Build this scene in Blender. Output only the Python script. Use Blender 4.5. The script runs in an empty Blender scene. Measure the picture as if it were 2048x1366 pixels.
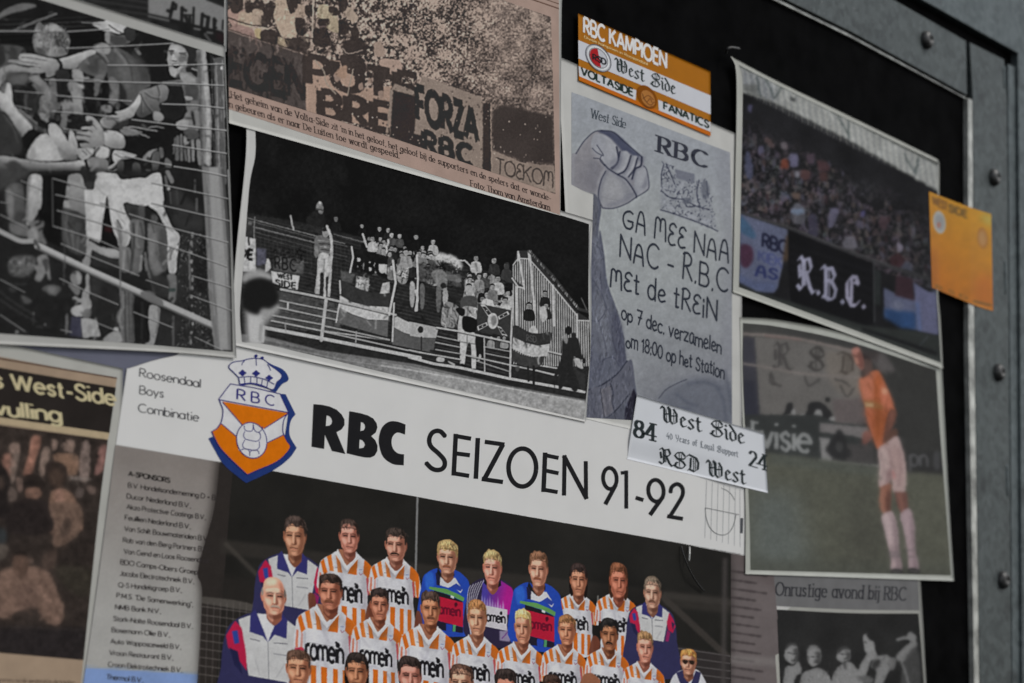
import bpy, math
import numpy as np
from mathutils import Matrix
from mathutils.geometry import delaunay_2d_cdt

S = bpy.context.scene
C = S.collection
# ---------------------------------------------------------------- camera
FPX = 3500.                                    # focal length in units of the 2048-wide layout frame
RX = np.array([3076., 553., FPX])              # direction of the board's horizontals (camera space, y down)
_b = -(FPX ** 2 + RX[0] * (916 - .0126 * 87)) / (RX[0] * .0126 + RX[1])
UP = np.array([916 + .0126 * (_b - 87), _b, FPX])
RX /= np.linalg.norm(RX)
UP = UP - (UP @ RX) * RX
UP /= np.linalg.norm(UP)
NY = np.cross(UP, RX)                          # into the board
DIST = .98                                     # camera to board plane, metres
_c = np.array([.0, .0, 1.])
_c = _c * DIST / (_c @ NY)                     # where the optical axis meets the board
CAM = np.array([-(_c @ RX), -DIST, 1.55 - (_c @ UP)])
cam = bpy.data.cameras.new('camera')
camo = bpy.data.objects.new('camera', cam)
C.objects.link(camo)
M = Matrix.Identity(4)
for i in range(3):
    ax = (RX, NY, UP)[i]
    M[i][0], M[i][1], M[i][2], M[i][3] = ax[0], -ax[1], -ax[2], CAM[i]
camo.matrix_world = M
cam.sensor_width = 36
cam.lens = 36 * FPX / 2048
cam.clip_start, cam.clip_end = .02, 200
S.camera = camo
cam.dof.use_dof = True
_f = np.array([(960 - 1024) / FPX, (900 - 683) / FPX, 1.])   # sharp on the poster title
cam.dof.focus_distance = float(DIST / (_f @ NY))
cam.dof.aperture_fstop = 7.
# ---------------------------------------------------------------- light: open shade, soft sun from the upper right
SUN_EL, SUN_AZ = 46, 32                        # azimuth: degrees right of the board's normal
w = bpy.data.worlds.new('World'); S.world = w; w.use_nodes = True
nt = w.node_tree; nt.nodes.clear()
sky = nt.nodes.new('ShaderNodeTexSky'); sky.sky_type = 'NISHITA'; sky.sun_disc = False
sky.sun_elevation = math.radians(SUN_EL); sky.sun_rotation = math.radians(180 - SUN_AZ)
bg = nt.nodes.new('ShaderNodeBackground'); bg.inputs[1].default_value = .1
out = nt.nodes.new('ShaderNodeOutputWorld')
hs = nt.nodes.new('ShaderNodeHueSaturation'); hs.inputs['Saturation'].default_value = .25
nt.links.new(sky.outputs[0], hs.inputs['Color']); nt.links.new(hs.outputs[0], bg.inputs[0]); nt.links.new(bg.outputs[0], out.inputs[0])
sl = bpy.data.lights.new('sun', 'SUN'); sl.energy = 1.2; sl.angle = math.radians(16); sl.color = (1, .96, .9)
so = bpy.data.objects.new('sun', sl); C.objects.link(so)
so.rotation_euler = (math.radians(90 - SUN_EL), 0, math.radians(SUN_AZ))
S.view_settings.view_transform = 'Standard'; S.view_settings.look = 'None'
S.view_settings.exposure = .1; S.view_settings.gamma = 1; S.view_settings.use_curve_mapping = False
KEY = .6                                       # how bright a perfect white sheet comes out in linear light

# ---------------------------------------------------------------- drawing kit (plain numpy)
def pts(s):
    """'x y x y ...' -> (n,2) array of layout points"""
    if isinstance(s, str):
        v = np.array([float(t) for t in s.replace(',', ' ').split()])
        return v.reshape(-1, 2)
    return np.asarray(s, float).reshape(-1, 2)

def smooth(p, closed=True, n=5):
    """Catmull-Rom through the points"""
    p = pts(p)
    if len(p) < 3:
        return p
    if closed:
        q = np.vstack([p[-1:], p, p[:2]])
    else:
        q = np.vstack([2 * p[:1] - p[1:2], p, 2 * p[-1:] - p[-2:-1]])
    t = (np.arange(n) / n)[:, None]
    out = []
    for i in range(1, len(q) - 2):
        a, b, c, d = q[i - 1], q[i], q[i + 1], q[i + 2]
        out.append(.5 * ((2 * b) + (c - a) * t + (2 * a - 5 * b + 4 * c - d) * t ** 2 + (3 * b - a - 3 * c + d) * t ** 3))
    if not closed:
        out.append(q[-2:-1])
    return np.vstack(out)

def gauss(a, s):
    if s <= 0.05:
        return a
    r = max(1, int(math.ceil(s * 2.6)))
    k = np.exp(-.5 * (np.arange(-r, r + 1) / s) ** 2)
    k /= k.sum()
    for ax in (0, 1):
        pad = [(0, 0)] * a.ndim
        pad[ax] = (r, r)
        b = np.pad(a, pad, mode='edge')
        n = a.shape[ax]
        o = np.zeros_like(a)
        for i, w in enumerate(k):
            sl = [slice(None)] * a.ndim
            sl[ax] = slice(i, i + n)
            o += w * b[tuple(sl)]
        a = o
    return a

def vnoise(h, w, sc, rng, oct=1):
    """smooth value noise in -1..1"""
    out = np.zeros((h, w))
    amp, tot = 1., 0.
    for _ in range(oct):
        gh, gw = int(h / sc) + 3, int(w / sc) + 3
        g = rng.uniform(-1, 1, (gh, gw))
        y = np.arange(h) / sc
        x = np.arange(w) / sc
        yi, xi = y.astype(int), x.astype(int)
        fy, fx = (y - yi)[:, None], (x - xi)[None]
        fy, fx = fy * fy * (3 - 2 * fy), fx * fx * (3 - 2 * fx)
        a = g[yi][:, xi]; b = g[yi][:, xi + 1]; c = g[yi + 1][:, xi]; d = g[yi + 1][:, xi + 1]
        out += amp * ((a * (1 - fx) + b * fx) * (1 - fy) + (c * (1 - fx) + d * fx) * fy)
        tot += amp
        amp *= .5
        sc = max(1., sc / 2)
    return out / tot

def col(c):
    if isinstance(c, (int, float)):
        return np.array([c, c, c], float)
    return np.array(c, float)

class Print:
    """a printed picture: ink values as they look on the sheet, x0..x1, y0..y1 in layout units"""
    def __init__(s, x0, y0, x1, y1, c, seed=1):
        s.x0, s.y0, s.w, s.h = x0, y0, int(x1 - x0), int(y1 - y0)
        s.a = np.empty((s.h, s.w, 3))
        s.a[:] = col(c)
        s.rng = np.random.default_rng(seed)

    def _box(s, p, pad):
        x0 = max(0, int(math.floor(p[:, 0].min() - s.x0 - pad)))
        x1 = min(s.w, int(math.ceil(p[:, 0].max() - s.x0 + pad)) + 1)
        y0 = max(0, int(math.floor(p[:, 1].min() - s.y0 - pad)))
        y1 = min(s.h, int(math.ceil(p[:, 1].max() - s.y0 + pad)) + 1)
        return (x0, x1, y0, y1) if x1 > x0 and y1 > y0 else None

    def _mask(s, p, b, ss=3):
        x0, x1, y0, y1 = b
        X = s.x0 + x0 + (np.arange((x1 - x0) * ss) + .5) / ss
        Y = s.y0 + y0 + (np.arange((y1 - y0) * ss) + .5) / ss
        m = np.zeros((len(Y), len(X)), bool)
        q = np.roll(p, -1, 0)
        for (ax, ay), (bx, by) in zip(p, q):
            if ay == by:
                continue
            lo, hi = (ay, by) if ay < by else (by, ay)
            i0, i1 = np.searchsorted(Y, lo), np.searchsorted(Y, hi)
            if i1 <= i0:
                continue
            xc = ax + (Y[i0:i1] - ay) * (bx - ax) / (by - ay)
            m[i0:i1] ^= X[None] < xc[:, None]
        return m.reshape(y1 - y0, ss, x1 - x0, ss).mean((1, 3))

    def _put(s, b, m, c, a):
        x0, x1, y0, y1 = b
        m = (m * a)[..., None]
        v = s.a[y0:y1, x0:x1]
        cc = c if isinstance(c, np.ndarray) and c.ndim == 3 else col(c)
        v += m * (cc - v)

    def poly(s, p, c, a=1., f=0., sm=0):
        p = smooth(p) if sm else pts(p)
        b = s._box(p, 1 + 3 * f)
        if b is None:
            return
        m = s._mask(p, b)
        if f:
            m = gauss(m, f)
        s._put(b, m, c, a)

    def sp(s, p, c, a=1., f=0.):
        s.poly(p, c, a, f, 1)

    def polys(s, ps, c, a=1., f=0.):
        """union of polygons"""
        ps = [pts(p) for p in ps]
        if not ps:
            return
        b = s._box(np.vstack(ps), 1 + 3 * f)
        if b is None:
            return
        m = np.zeros((b[3] - b[2], b[1] - b[0]))
        for p in ps:
            c_ = s._box(p, 1)
            if c_ is None:
                continue
            k = s._mask(p, c_)
            v = m[c_[2] - b[2]:c_[3] - b[2], c_[0] - b[0]:c_[1] - b[0]]
            np.maximum(v, k, out=v)
        if f:
            m = gauss(m, f)
        s._put(b, m, c, a)

    def grad(s, p, c0, c1, p0, p1, a=1., f=0., sm=0):
        p = smooth(p) if sm else pts(p)
        b = s._box(p, 1 + 3 * f)
        if b is None:
            return
        m = s._mask(p, b)
        if f:
            m = gauss(m, f)
        x0, x1, y0, y1 = b
        X, Y = np.meshgrid(s.x0 + np.arange(x0, x1) + .5, s.y0 + np.arange(y0, y1) + .5)
        d = np.subtract(p1, p0).astype(float)
        t = np.clip(((X - p0[0]) * d[0] + (Y - p0[1]) * d[1]) / (d @ d), 0, 1)[..., None]
        s._put(b, m, col(c0) * (1 - t) + col(c1) * t, a)

    def line(s, p, w, c, a=1., f=0., sm=0):
        """w: width, or (start, end)"""
        p = smooth(p, False) if sm else pts(p)
        w0, w1 = (w, w) if isinstance(w, (int, float)) else w
        b = s._box(p, max(w0, w1) / 2 + 1 + 3 * f)
        if b is None:
            return
        x0, x1, y0, y1 = b
        X, Y = np.meshgrid(s.x0 + np.arange(x0, x1) + .5, s.y0 + np.arange(y0, y1) + .5)
        n = len(p) - 1
        m = np.zeros(X.shape)
        for i in range(n):
            (ax, ay), (bx, by) = p[i], p[i + 1]
            dx, dy = bx - ax, by - ay
            L = dx * dx + dy * dy + 1e-9
            t = np.clip(((X - ax) * dx + (Y - ay) * dy) / L, 0, 1)
            d = np.hypot(X - ax - t * dx, Y - ay - t * dy)
            ww = w0 + (w1 - w0) * (i + t) / n
            np.maximum(m, np.clip(ww / 2 - d + .5, 0, 1) * np.minimum(1, ww), out=m)
        if f:
            m = gauss(m, f)
        s._put(b, m, c, a)

    def ell(s, x, y, rx, ry, c, a=1., f=0., rot=0.):
        t = np.linspace(0, 2 * np.pi, max(10, int(6 + (rx + ry))), endpoint=False)
        r = math.radians(rot)
        u, v = rx * np.cos(t), ry * np.sin(t)
        s.poly(np.c_[x + u * math.cos(r) - v * math.sin(r), y + u * math.sin(r) + v * math.cos(r)], c, a, f)

    def tex(s, amp, sc, oct=2, region=None, tint=(1, 1, 1), mul=True):
        """mottle the picture: multiplies by 1 + amp*noise"""
        n = vnoise(s.h, s.w, sc, s.rng, oct)[..., None] * np.array(tint)
        m = 1.
        if region is not None:
            p = pts(region)
            m = np.zeros((s.h, s.w))
            b = s._box(p, 2)
            if b is None:
                return
            m[b[2]:b[3], b[0]:b[1]] = s._mask(p, b, 1)
            m = m[..., None]
        s.a = s.a * (1 + amp * n * m) if mul else s.a + 255 * amp * n * m

    def warp(s, amp, sc):
        """ragged, organic outlines"""
        Y, X = np.mgrid[0:s.h, 0:s.w].astype(float)
        X = np.clip(X + amp * vnoise(s.h, s.w, sc, s.rng, 2), 0, s.w - 1.01)
        Y = np.clip(Y + amp * vnoise(s.h, s.w, sc, s.rng, 2), 0, s.h - 1.01)
        s.a = s.at(np.c_[X.ravel() + s.x0 + .5, Y.ravel() + s.y0 + .5]).reshape(s.h, s.w, 3)

    def folds(s, n, ln, w, amp=.3, box=None, f=.8, ang=None):
        """creases and small forms: short strokes a little lighter or darker than what lies below"""
        x0, y0, x1, y1 = box or (s.x0, s.y0, s.x0 + s.w, s.y0 + s.h)
        for _ in range(n):
            x, y = s.rng.uniform(x0, x1), s.rng.uniform(y0, y1)
            ix, iy = int(x - s.x0), int(y - s.y0)
            if not (0 <= ix < s.w and 0 <= iy < s.h):
                continue
            t = s.rng.uniform(0, 2 * np.pi) if ang is None else math.radians(s.rng.normal(ang, 25))
            L = ln * s.rng.uniform(.4, 1.3)
            k = 1 + amp * s.rng.choice([-1.3, -1, -.6, .7, 1])
            c = np.minimum(s.a[iy, ix] * k, 205)
            b = s.rng.uniform(-.3, .3) * L
            s.line([(x, y), (x + .5 * L * math.cos(t) - b * math.sin(t), y + .5 * L * math.sin(t) + b * math.cos(t)), (x + L * math.cos(t), y + L * math.sin(t))], w * s.rng.uniform(.6, 1.5), c, .65, f, 1)

    def model(s, sg=4, k=.6, lo=.5):
        """flat patches of tone gain the soft turn of a form towards their outline"""
        g = gauss(s.a, sg)
        s.a = s.a * np.clip(1 - k + k * (g + 6) / (s.a + 6), lo, 1.12)

    def sharp(s, sg=1.5, k=.8):
        s.a = s.a + k * (s.a - gauss(s.a, sg))

    def blur(s, sg):
        s.a = gauss(s.a, sg)

    def at(s, P):
        """bilinear sample, P (n,2) layout points"""
        x = np.clip(P[:, 0] - s.x0 - .5, 0, s.w - 1.001)
        y = np.clip(P[:, 1] - s.y0 - .5, 0, s.h - 1.001)
        xi, yi = x.astype(int), y.astype(int)
        fx, fy = (x - xi)[:, None], (y - yi)[:, None]
        A = s.a
        return np.clip((A[yi, xi] * (1 - fx) + A[yi, xi + 1] * fx) * (1 - fy) + (A[yi + 1, xi] * (1 - fx) + A[yi + 1, xi + 1] * fx) * fy, 0, 255)

# ---------------------------------------------------------------- pen lettering: skeletons swept with a nib
def arc(cx, cy, rx, ry, a0, a1, n=10):
    t = np.radians(np.linspace(a0, a1, n))
    return [(cx + rx * math.cos(v), cy + ry * math.sin(v)) for v in t]

def _sk():
    g = {}
    X = .66
    def A(ch, w, *st):
        g[ch] = (w, [list(s) for s in st])
    A('A', .72, [(0, 0), (.36, 1)], [(.36, 1), (.72, 0)], [(.13, .34), (.59, .34)])
    A('B', .56, [(0, 0), (0, 1)], [(0, 1), (.26, 1)] + arc(.28, .76, .22, .24, 90, -90) + [(0, .52)], [(0, .52), (.3, .52)] + arc(.3, .26, .26, .26, 90, -90) + [(0, 0)])
    A('C', .68, arc(.4, .5, .4, .5, 48, 312, 18))
    A('D', .64, [(0, 0), (0, 1)], [(0, 1), (.2, 1)] + arc(.22, .5, .42, .5, 90, -90, 14) + [(0, 0)])
    A('E', .48, [(0, 0), (0, 1)], [(0, 1), (.48, 1)], [(0, .52), (.43, .52)], [(0, 0), (.48, 0)])
    A('F', .46, [(0, 0), (0, 1)], [(0, 1), (.46, 1)], [(0, .52), (.4, .52)])
    A('G', .76, arc(.4, .5, .4, .5, 46, 345, 18) + [(.78, .42)], [(.46, .44), (.78, .44)])
    A('H', .62, [(0, 0), (0, 1)], [(.62, 0), (.62, 1)], [(0, .52), (.62, .52)])
    A('I', .06, [(.03, 0), (.03, 1)])
    A('J', .4, [(.4, 1)] + arc(.2, .22, .2, .22, 0, -160))
    A('K', .58, [(0, 0), (0, 1)], [(.55, 1), (.02, .45)], [(.18, .6), (.6, 0)])
    A('L', .44, [(0, 0), (0, 1)], [(0, 0), (.44, 0)])
    A('M', .78, [(0, 0), (.06, 1)], [(.06, 1), (.39, .12)], [(.39, .12), (.72, 1)], [(.72, 1), (.78, 0)])
    A('N', .64, [(0, 0), (0, 1)], [(0, 1), (.64, 0)], [(.64, 0), (.64, 1)])
    A('O', .82, arc(.41, .5, .41, .5, 90, 450, 24))
    A('P', .5, [(0, 0), (0, 1)], [(0, 1), (.24, 1)] + arc(.26, .73, .24, .27, 90, -90) + [(0, .46)])
    A('Q', .82, arc(.41, .5, .41, .5, 90, 450, 24), [(.5, .25), (.78, -.06)])
    A('R', .54, [(0, 0), (0, 1)], [(0, 1), (.24, 1)] + arc(.26, .74, .24, .26, 90, -90) + [(0, .48)], [(.22, .48), (.54, 0)])
    A('S', .5, smooth([(.48, .84), (.36, .98), (.2, .99), (.06, .86), (.08, .66), (.28, .52), (.46, .38), (.5, .2), (.38, .03), (.18, .01), (.02, .16)], False).tolist())
    A('T', .56, [(.28, 0), (.28, 1)], [(0, 1), (.56, 1)])
    A('U', .6, [(0, 1)] + arc(.3, .3, .3, .3, 180, 360) + [(.6, 1)])
    A('V', .68, [(0, 1), (.34, 0)], [(.34, 0), (.68, 1)])
    A('W', 1., [(0, 1), (.26, 0)], [(.26, 0), (.5, .95)], [(.5, .95), (.74, 0)], [(.74, 0), (1, 1)])
    A('X', .62, [(0, 0), (.6, 1)], [(.02, 1), (.62, 0)])
    A('Y', .62, [(0, 1), (.31, .48)], [(.62, 1), (.31, .48)], [(.31, .48), (.31, 0)])
    A('Z', .56, [(.02, 1), (.56, 1)], [(.56, 1), (0, 0)], [(0, 0), (.56, 0)])
    bowl = arc(.24, X / 2, .24, X / 2, 90, 450, 18)
    A('a', .48, bowl, [(.48, 0), (.48, X)])
    A('b', .48, arc(.24, X / 2, .24, X / 2, 90, 450, 18), [(0, 0), (0, 1.02)])
    A('c', .42, arc(.26, X / 2, .26, X / 2, 50, 310, 14))
    A('d', .48, bowl, [(.48, 0), (.48, 1.02)])
    A('e', .5, [(.02, .36), (.49, .36)] + arc(.25, X / 2, .25, X / 2, 5, 318, 16))
    A('f', .3, arc(.26, .86, .15, .16, 80, 180, 6) + [(.11, 0)], [(0, X - .04), (.27, X - .04)])
    A('g', .48, bowl, [(.48, X), (.48, -.06)] + arc(.25, -.08, .23, .2, 0, -150, 8))
    A('h', .44, [(0, 0), (0, 1.02)], [(0, X - .24)] + arc(.22, X - .23, .22, .22, 180, 0, 8) + [(.44, 0)])
    A('i', .06, [(.03, 0), (.03, X)], [(.03, .9), (.03, 1.0)])
    A('j', .1, [(.08, X), (.08, -.12)] + arc(-.06, -.12, .14, .14, 0, -90, 5), [(.08, .9), (.08, 1.0)])
    A('k', .44, [(0, 0), (0, 1.02)], [(.42, X), (.02, .28)], [(.15, .4), (.46, 0)])
    A('l', .06, [(.03, 0), (.03, 1.02)])
    A('m', .76, [(0, 0), (0, X)], [(0, X - .22)] + arc(.19, X - .19, .19, .19, 180, 0, 8) + [(.38, 0)], [(.38, X - .22)] + arc(.57, X - .19, .19, .19, 180, 0, 8) + [(.76, 0)])
    A('n', .44, [(0, 0), (0, X)], [(0, X - .24)] + arc(.22, X - .22, .22, .22, 180, 0, 8) + [(.44, 0)])
    A('o', .52, arc(.26, X / 2, .26, X / 2, 90, 450, 18))
    A('p', .48, bowl, [(0, -.28), (0, X)])
    A('q', .48, bowl, [(.48, -.28), (.48, X)])
    A('r', .28, [(0, 0), (0, X)], [(0, X - .22)] + arc(.2, X - .2, .2, .2, 180, 60, 7))
    A('s', .36, smooth([(.34, .54), (.2, .66), (.04, .54), (.1, .38), (.28, .28), (.34, .13), (.2, 0), (.01, .12)], False).tolist())
    A('t', .3, [(.13, 0), (.13, .9)], [(0, X - .03), (.28, X - .03)], [(.13, .08), (.2, 0), (.28, .02)])
    A('u', .44, [(0, X)] + arc(.22, .22, .22, .22, 180, 360, 8) + [(.44, .22)], [(.44, X), (.44, 0)])
    A('v', .46, [(0, X), (.23, 0)], [(.23, 0), (.46, X)])
    A('w', .72, [(0, X), (.18, 0)], [(.18, 0), (.36, .62)], [(.36, .62), (.54, 0)], [(.54, 0), (.72, X)])
    A('x', .44, [(0, X), (.44, 0)], [(0, 0), (.44, X)])
    A('y', .46, [(0, X), (.23, 0)], [(.46, X), (.14, -.26)])
    A('z', .42, [(0, X), (.42, X)], [(.42, X), (0, 0)], [(0, 0), (.42, 0)])
    A('0', .54, arc(.27, .5, .27, .5, 90, 450, 20))
    A('1', .26, [(.2, 0), (.2, 1)], [(.2, 1), (.02, .82)])
    A('2', .52, arc(.25, .74, .23, .26, 165, -25, 10) + [(0, 0)], [(0, 0), (.52, 0)])
    A('3', .5, arc(.22, .75, .21, .25, 150, -90, 10), arc(.22, .26, .26, .26, 90, -150, 10))
    A('4', .56, [(.42, 0), (.42, 1)], [(.42, 1), (0, .28)], [(0, .28), (.56, .28)])
    A('7', .5, [(0, 1), (.5, 1)], [(.5, 1), (.16, 0)], [(.14, .5), (.46, .5)])
    A('8', .52, arc(.26, .76, .21, .24, 90, 450, 16), arc(.26, .26, .26, .27, 90, 450, 16))
    A('9', .54, arc(.27, .7, .27, .3, 90, 450, 18), [(.5, .56), (.16, 0)])
    A('.', .08, [(.03, 0), (.05, .06)])
    A(',', .08, [(.06, .06), (0, -.14)])
    A(':', .08, [(.03, 0), (.05, .06)], [(.03, .5), (.05, .56)])
    A('-', .3, [(0, .36), (.3, .36)])
    A('+', .4, [(0, .36), (.4, .36)], [(.2, .16), (.2, .56)])
    A("'", .06, [(.05, 1.02), (.02, .82)])
    A('"', .18, [(.04, 1.02), (.02, .82)], [(.16, 1.02), (.14, .82)])
    A('_', .18, [(.04, .06), (.0, -.14)], [(.16, .06), (.12, -.14)])   # low opening quotes
    A(' ', .2)
    return g

def _bl():
    """blackletter skeletons"""
    g = {}
    def A(ch, w, *st):
        g[ch] = (w, [list(s) for s in st])
    def minim(x, y=.62, b=0):
        return [(x - .04, y), (x + .03, y - .07), (x + .03, b + .09), (x + .1, b + .02)]
    A('W', .86, [(-.06, .78), (.0, .94), (.12, .84), (.1, .3), (.13, .12), (.26, .02), (.4, .14), (.37, .8), (.3, .98)],
      [(.3, .98), (.43, .86), (.42, .16), (.54, .02), (.74, .18), (.76, .66), (.6, .94)], [(.22, .1), (.22, .8)], [(.6, .14), (.6, .74)], [(.12, .5), (.36, .58)], [(.44, .48), (.7, .56)])
    A('e', .32, [(.13, .62), (.04, .5), (.04, .14), (.14, .02), (.3, .12)], [(.12, .62), (.27, .5), (.06, .3)])
    A('s', .34, [(.3, .56), (.18, .64), (.05, .52), (.1, .4), (.24, .26), (.28, .12), (.16, .01), (.0, .1)])
    A('t', .3, [(.1, .84), (.1, .12), (.18, .02), (.28, .1)], [(0, .62), (.24, .6)])
    A('S', .66, [(.62, .82), (.46, 1.), (.2, .92), (.06, .72), (.2, .56), (.5, .44), (.62, .26), (.46, .04), (.22, .0), (-.02, .12)],
      [(.3, .9), (.3, .1)], [(.42, .86), (.42, .5)], [(.1, .14), (.1, .3), (.2, .3)], [(.2, .56), (.56, .62), (.62, .74)])
    A('i', .16, minim(.05), [(.04, .86), (.1, .8)])
    A('d', .38, [(.2, .62), (.05, .5), (.05, .14), (.16, .02), (.33, .14), (.33, .48), (.18, .74), (.02, .94)])
    A('R', .66, [(.0, .86), (.1, .98), (.2, .86), (.2, .14), (.08, .0), (-.06, .1)], [(.22, .88), (.46, .98), (.56, .74), (.44, .56), (.22, .52)], [(.34, .52), (.5, .14), (.62, .0), (.72, .08)], [(.3, .86), (.3, .16)], [(.02, .7), (.06, .36)])
    A('D', .66, [(-.04, .82), (.1, .98), (.5, .86), (.6, .6), (.56, .2), (.36, .02), (.1, .1), (.02, .02)], [(.2, .8), (.16, .2), (.08, .1)], [(.34, .84), (.34, .1)], [(.44, .8), (.44, .14)])
    A('B', .6, [(-.04, .86), (.06, .98), (.14, .88), (.14, .1), (.02, .02)], [(.14, .9), (.38, .98), (.5, .78), (.38, .58), (.16, .54)], [(.38, .56), (.54, .36), (.46, .08), (.26, .0), (.04, .08)], [(.28, .9), (.28, .1)])
    A('C', .56, [(.54, .74), (.44, .96), (.22, .94), (.04, .72), (.04, .26), (.22, .02), (.42, .04), (.56, .2)], [(.24, .9), (.22, .1)], [(.36, .78), (.5, .8)])
    A('Y', .5, [(-.02, .84), (.08, .96), (.1, .5), (.22, .36)], [(.4, .98), (.46, .8), (.38, .4), (.3, .1), (.1, -.12)], [(.22, .36), (.42, .46)])
    A('a', .34, [(.04, .56), (.16, .64), (.26, .52), (.26, .1), (.34, .02)], [(.26, .36), (.08, .26), (.06, .1), (.14, .02), (.26, .12)])
    A('r', .26, minim(.04), [(.08, .5), (.2, .64), (.26, .54)])
    A('o', .34, [(.16, .64), (.04, .5), (.04, .14), (.16, .02), (.29, .14), (.29, .5), (.16, .64)])
    A('f', .26, [(.26, .9), (.16, .98), (.09, .86), (.09, .02)], [(0, .62), (.24, .62)])
    A('L', .54, [(.34, .94), (.2, .98), (.1, .84), (.14, .2), (.04, .04), (.3, .1), (.44, .02), (.56, .14)], [(.24, .86), (.24, .16)])
    A('y', .34, minim(.02), [(.26, .62), (.3, .54), (.3, .06), (.12, -.22)], [(.12, .02), (.28, .12)])
    A('l', .16, [(.04, .98), (.09, .9), (.09, .1), (.17, .02)])
    A('u', .38, minim(.03), [(.24, .62), (.3, .55), (.3, .08), (.37, .02)], [(.12, .02), (.28, .14)])
    A('p', .38, [(.0, .68), (.08, .58), (.08, -.22)], [(.08, .5), (.22, .64), (.34, .5), (.34, .14), (.22, .02), (.08, .1)])
    A('4', .44, [(.3, .94), (.02, .34), (.42, .34)], [(.32, .6), (.3, .0)])
    A('0', .4, [(.18, .9), (.04, .7), (.04, .2), (.18, .02), (.34, .2), (.34, .7), (.18, .9)])
    A('.', .12, [(.02, .1), (.08, .03)])
    A(' ', .3)
    return g

SKEL, BLACK = _sk(), _bl()
HAND = dict(SKEL)
HAND['E'] = (.44, [smooth([(.46, .88), (.3, 1.0), (.1, .9), (.06, .68), (.3, .55), (.08, .45), (.0, .2), (.16, .0), (.44, .06)], False).tolist()])
HAND['M'] = (.7, [[(0, 0), (.04, .9)] + smooth([(.04, .9), (.12, 1.), (.24, .97), (.34, .8), (.35, .4)], False).tolist() + smooth([(.35, .7), (.4, .95), (.54, 1.), (.66, .85), (.72, .0)], False).tolist()])
HAND['A'] = (.6, [smooth([(0, 0), (.08, .6), (.2, .98), (.38, .96), (.5, .6), (.58, 0)], False).tolist(), [(.08, .42), (.54, .4)]])
HAND['a'] = (.46, [smooth([(.4, .6), (.2, .66), (.02, .45), (.04, .12), (.2, .0), (.36, .16), (.42, .5), (.42, .15), (.5, .02)], False).tolist()])
HAND['e'] = (.44, [smooth([(.04, .32), (.3, .36), (.42, .48), (.26, .66), (.06, .52), (.02, .2), (.18, .0), (.44, .1)], False).tolist()])
HAND['R'] = (.54, [[(.02, 0), (.06, 1)], smooth([(.0, .94), (.24, 1.02), (.48, .86), (.42, .6), (.12, .5)], False).tolist(), [(.18, .52), (.56, .02)]])
HAND['G'] = (.68, [smooth([(.62, .92), (.4, 1.), (.1, .8), (.02, .4), (.2, .04), (.48, .02), (.64, .2), (.64, .42)], False).tolist(), [(.34, .44), (.66, .44)]])

def hull(p):
    p = sorted(map(tuple, p))
    def half(q):
        o = []
        for v in q:
            while len(o) > 1 and (o[-1][0] - o[-2][0]) * (v[1] - o[-2][1]) - (o[-1][1] - o[-2][1]) * (v[0] - o[-2][0]) <= 0:
                o.pop()
            o.append(v)
        return o
    a, b = half(p), half(p[::-1])
    return np.array(a[:-1] + b[:-1])

def sweep(p, nib):
    """polygons covered by a nib polygon dragged along a polyline"""
    p = pts(p)
    return [hull(np.vstack([nib + a, nib + b])) for a, b in zip(p[:-1], p[1:]) if np.hypot(*(b - a)) > 1e-6]

def round_nib(w, n=10):
    t = np.linspace(0, 2 * np.pi, n, endpoint=False) + .1
    return np.c_[np.cos(t), np.sin(t)] * w / 2

def flat_nib(w, t, ang):
    r = math.radians(ang)
    u, v = np.array([math.cos(r), math.sin(r)]) * w / 2, np.array([-math.sin(r), math.cos(r)]) * t / 2
    return np.array([u + v, u - v, -u - v, -u + v])

def butt(p, w):
    """a stroke with square ends"""
    p = pts(p)
    out = []
    for i, (a, b) in enumerate(zip(p[:-1], p[1:])):
        d = b - a
        L = np.hypot(*d)
        if L < 1e-6:
            continue
        n = np.array([-d[1], d[0]]) / L * w / 2
        out.append(np.array([a + n, b + n, b - n, a - n]))
        if i:
            out.append(round_nib(w, 12) + a)
    return out

def text(s, p0, p1, up, style='sans', w=.12, gap=.16, jit=0., seed=0, glyphs=False):
    """polygons of a line of writing: baseline p0 -> p1 (fits the width), up = the cap height vector"""
    G = BLACK if style == 'black' else HAND if style == 'round' else SKEL
    rng = np.random.default_rng(seed + len(s))
    x, out, cut = 0., [], []
    for ch in s:
        mark = len(out)
        wd, st = G.get(ch, SKEL.get(ch, (.3, [])))
        dy, sc = rng.normal(0, jit) * .6, 1 + rng.normal(0, jit)
        for q in st:
            q = np.array(q) * [1, sc] + [x, dy]
            if style == 'black':
                hair = len(q) == 2 and q[0, 0] == q[1, 0]
                out += sweep(q, flat_nib(w * (.24 if hair else 1), .035, 42))
            elif style == 'serif':
                out += sweep(q, flat_nib(w, w * .42, 0))
                for e, o in ((0, 1), (-1, -2)):
                    d = q[e] - q[o]
                    if abs(d[1]) > 1.5 * abs(d[0]) and abs(d[1]) > .3:
                        out.append(flat_nib(w * 2.3, w * .45, 0) + q[e])
            elif style == 'round':
                out += sweep(q, round_nib(w))
            else:
                out += butt(q, w)
        x += wd + gap
        cut.append((mark, len(out)))
    W = max(x - gap, .01)
    ex, up, p0 = (np.subtract(p1, p0) / W), np.asarray(up, float), np.asarray(p0, float)
    out = [p0 + q[:, :1] * ex + q[:, 1:] * up for q in out]
    return [out[a:b] for a, b in cut if b > a] if glyphs else out

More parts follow.
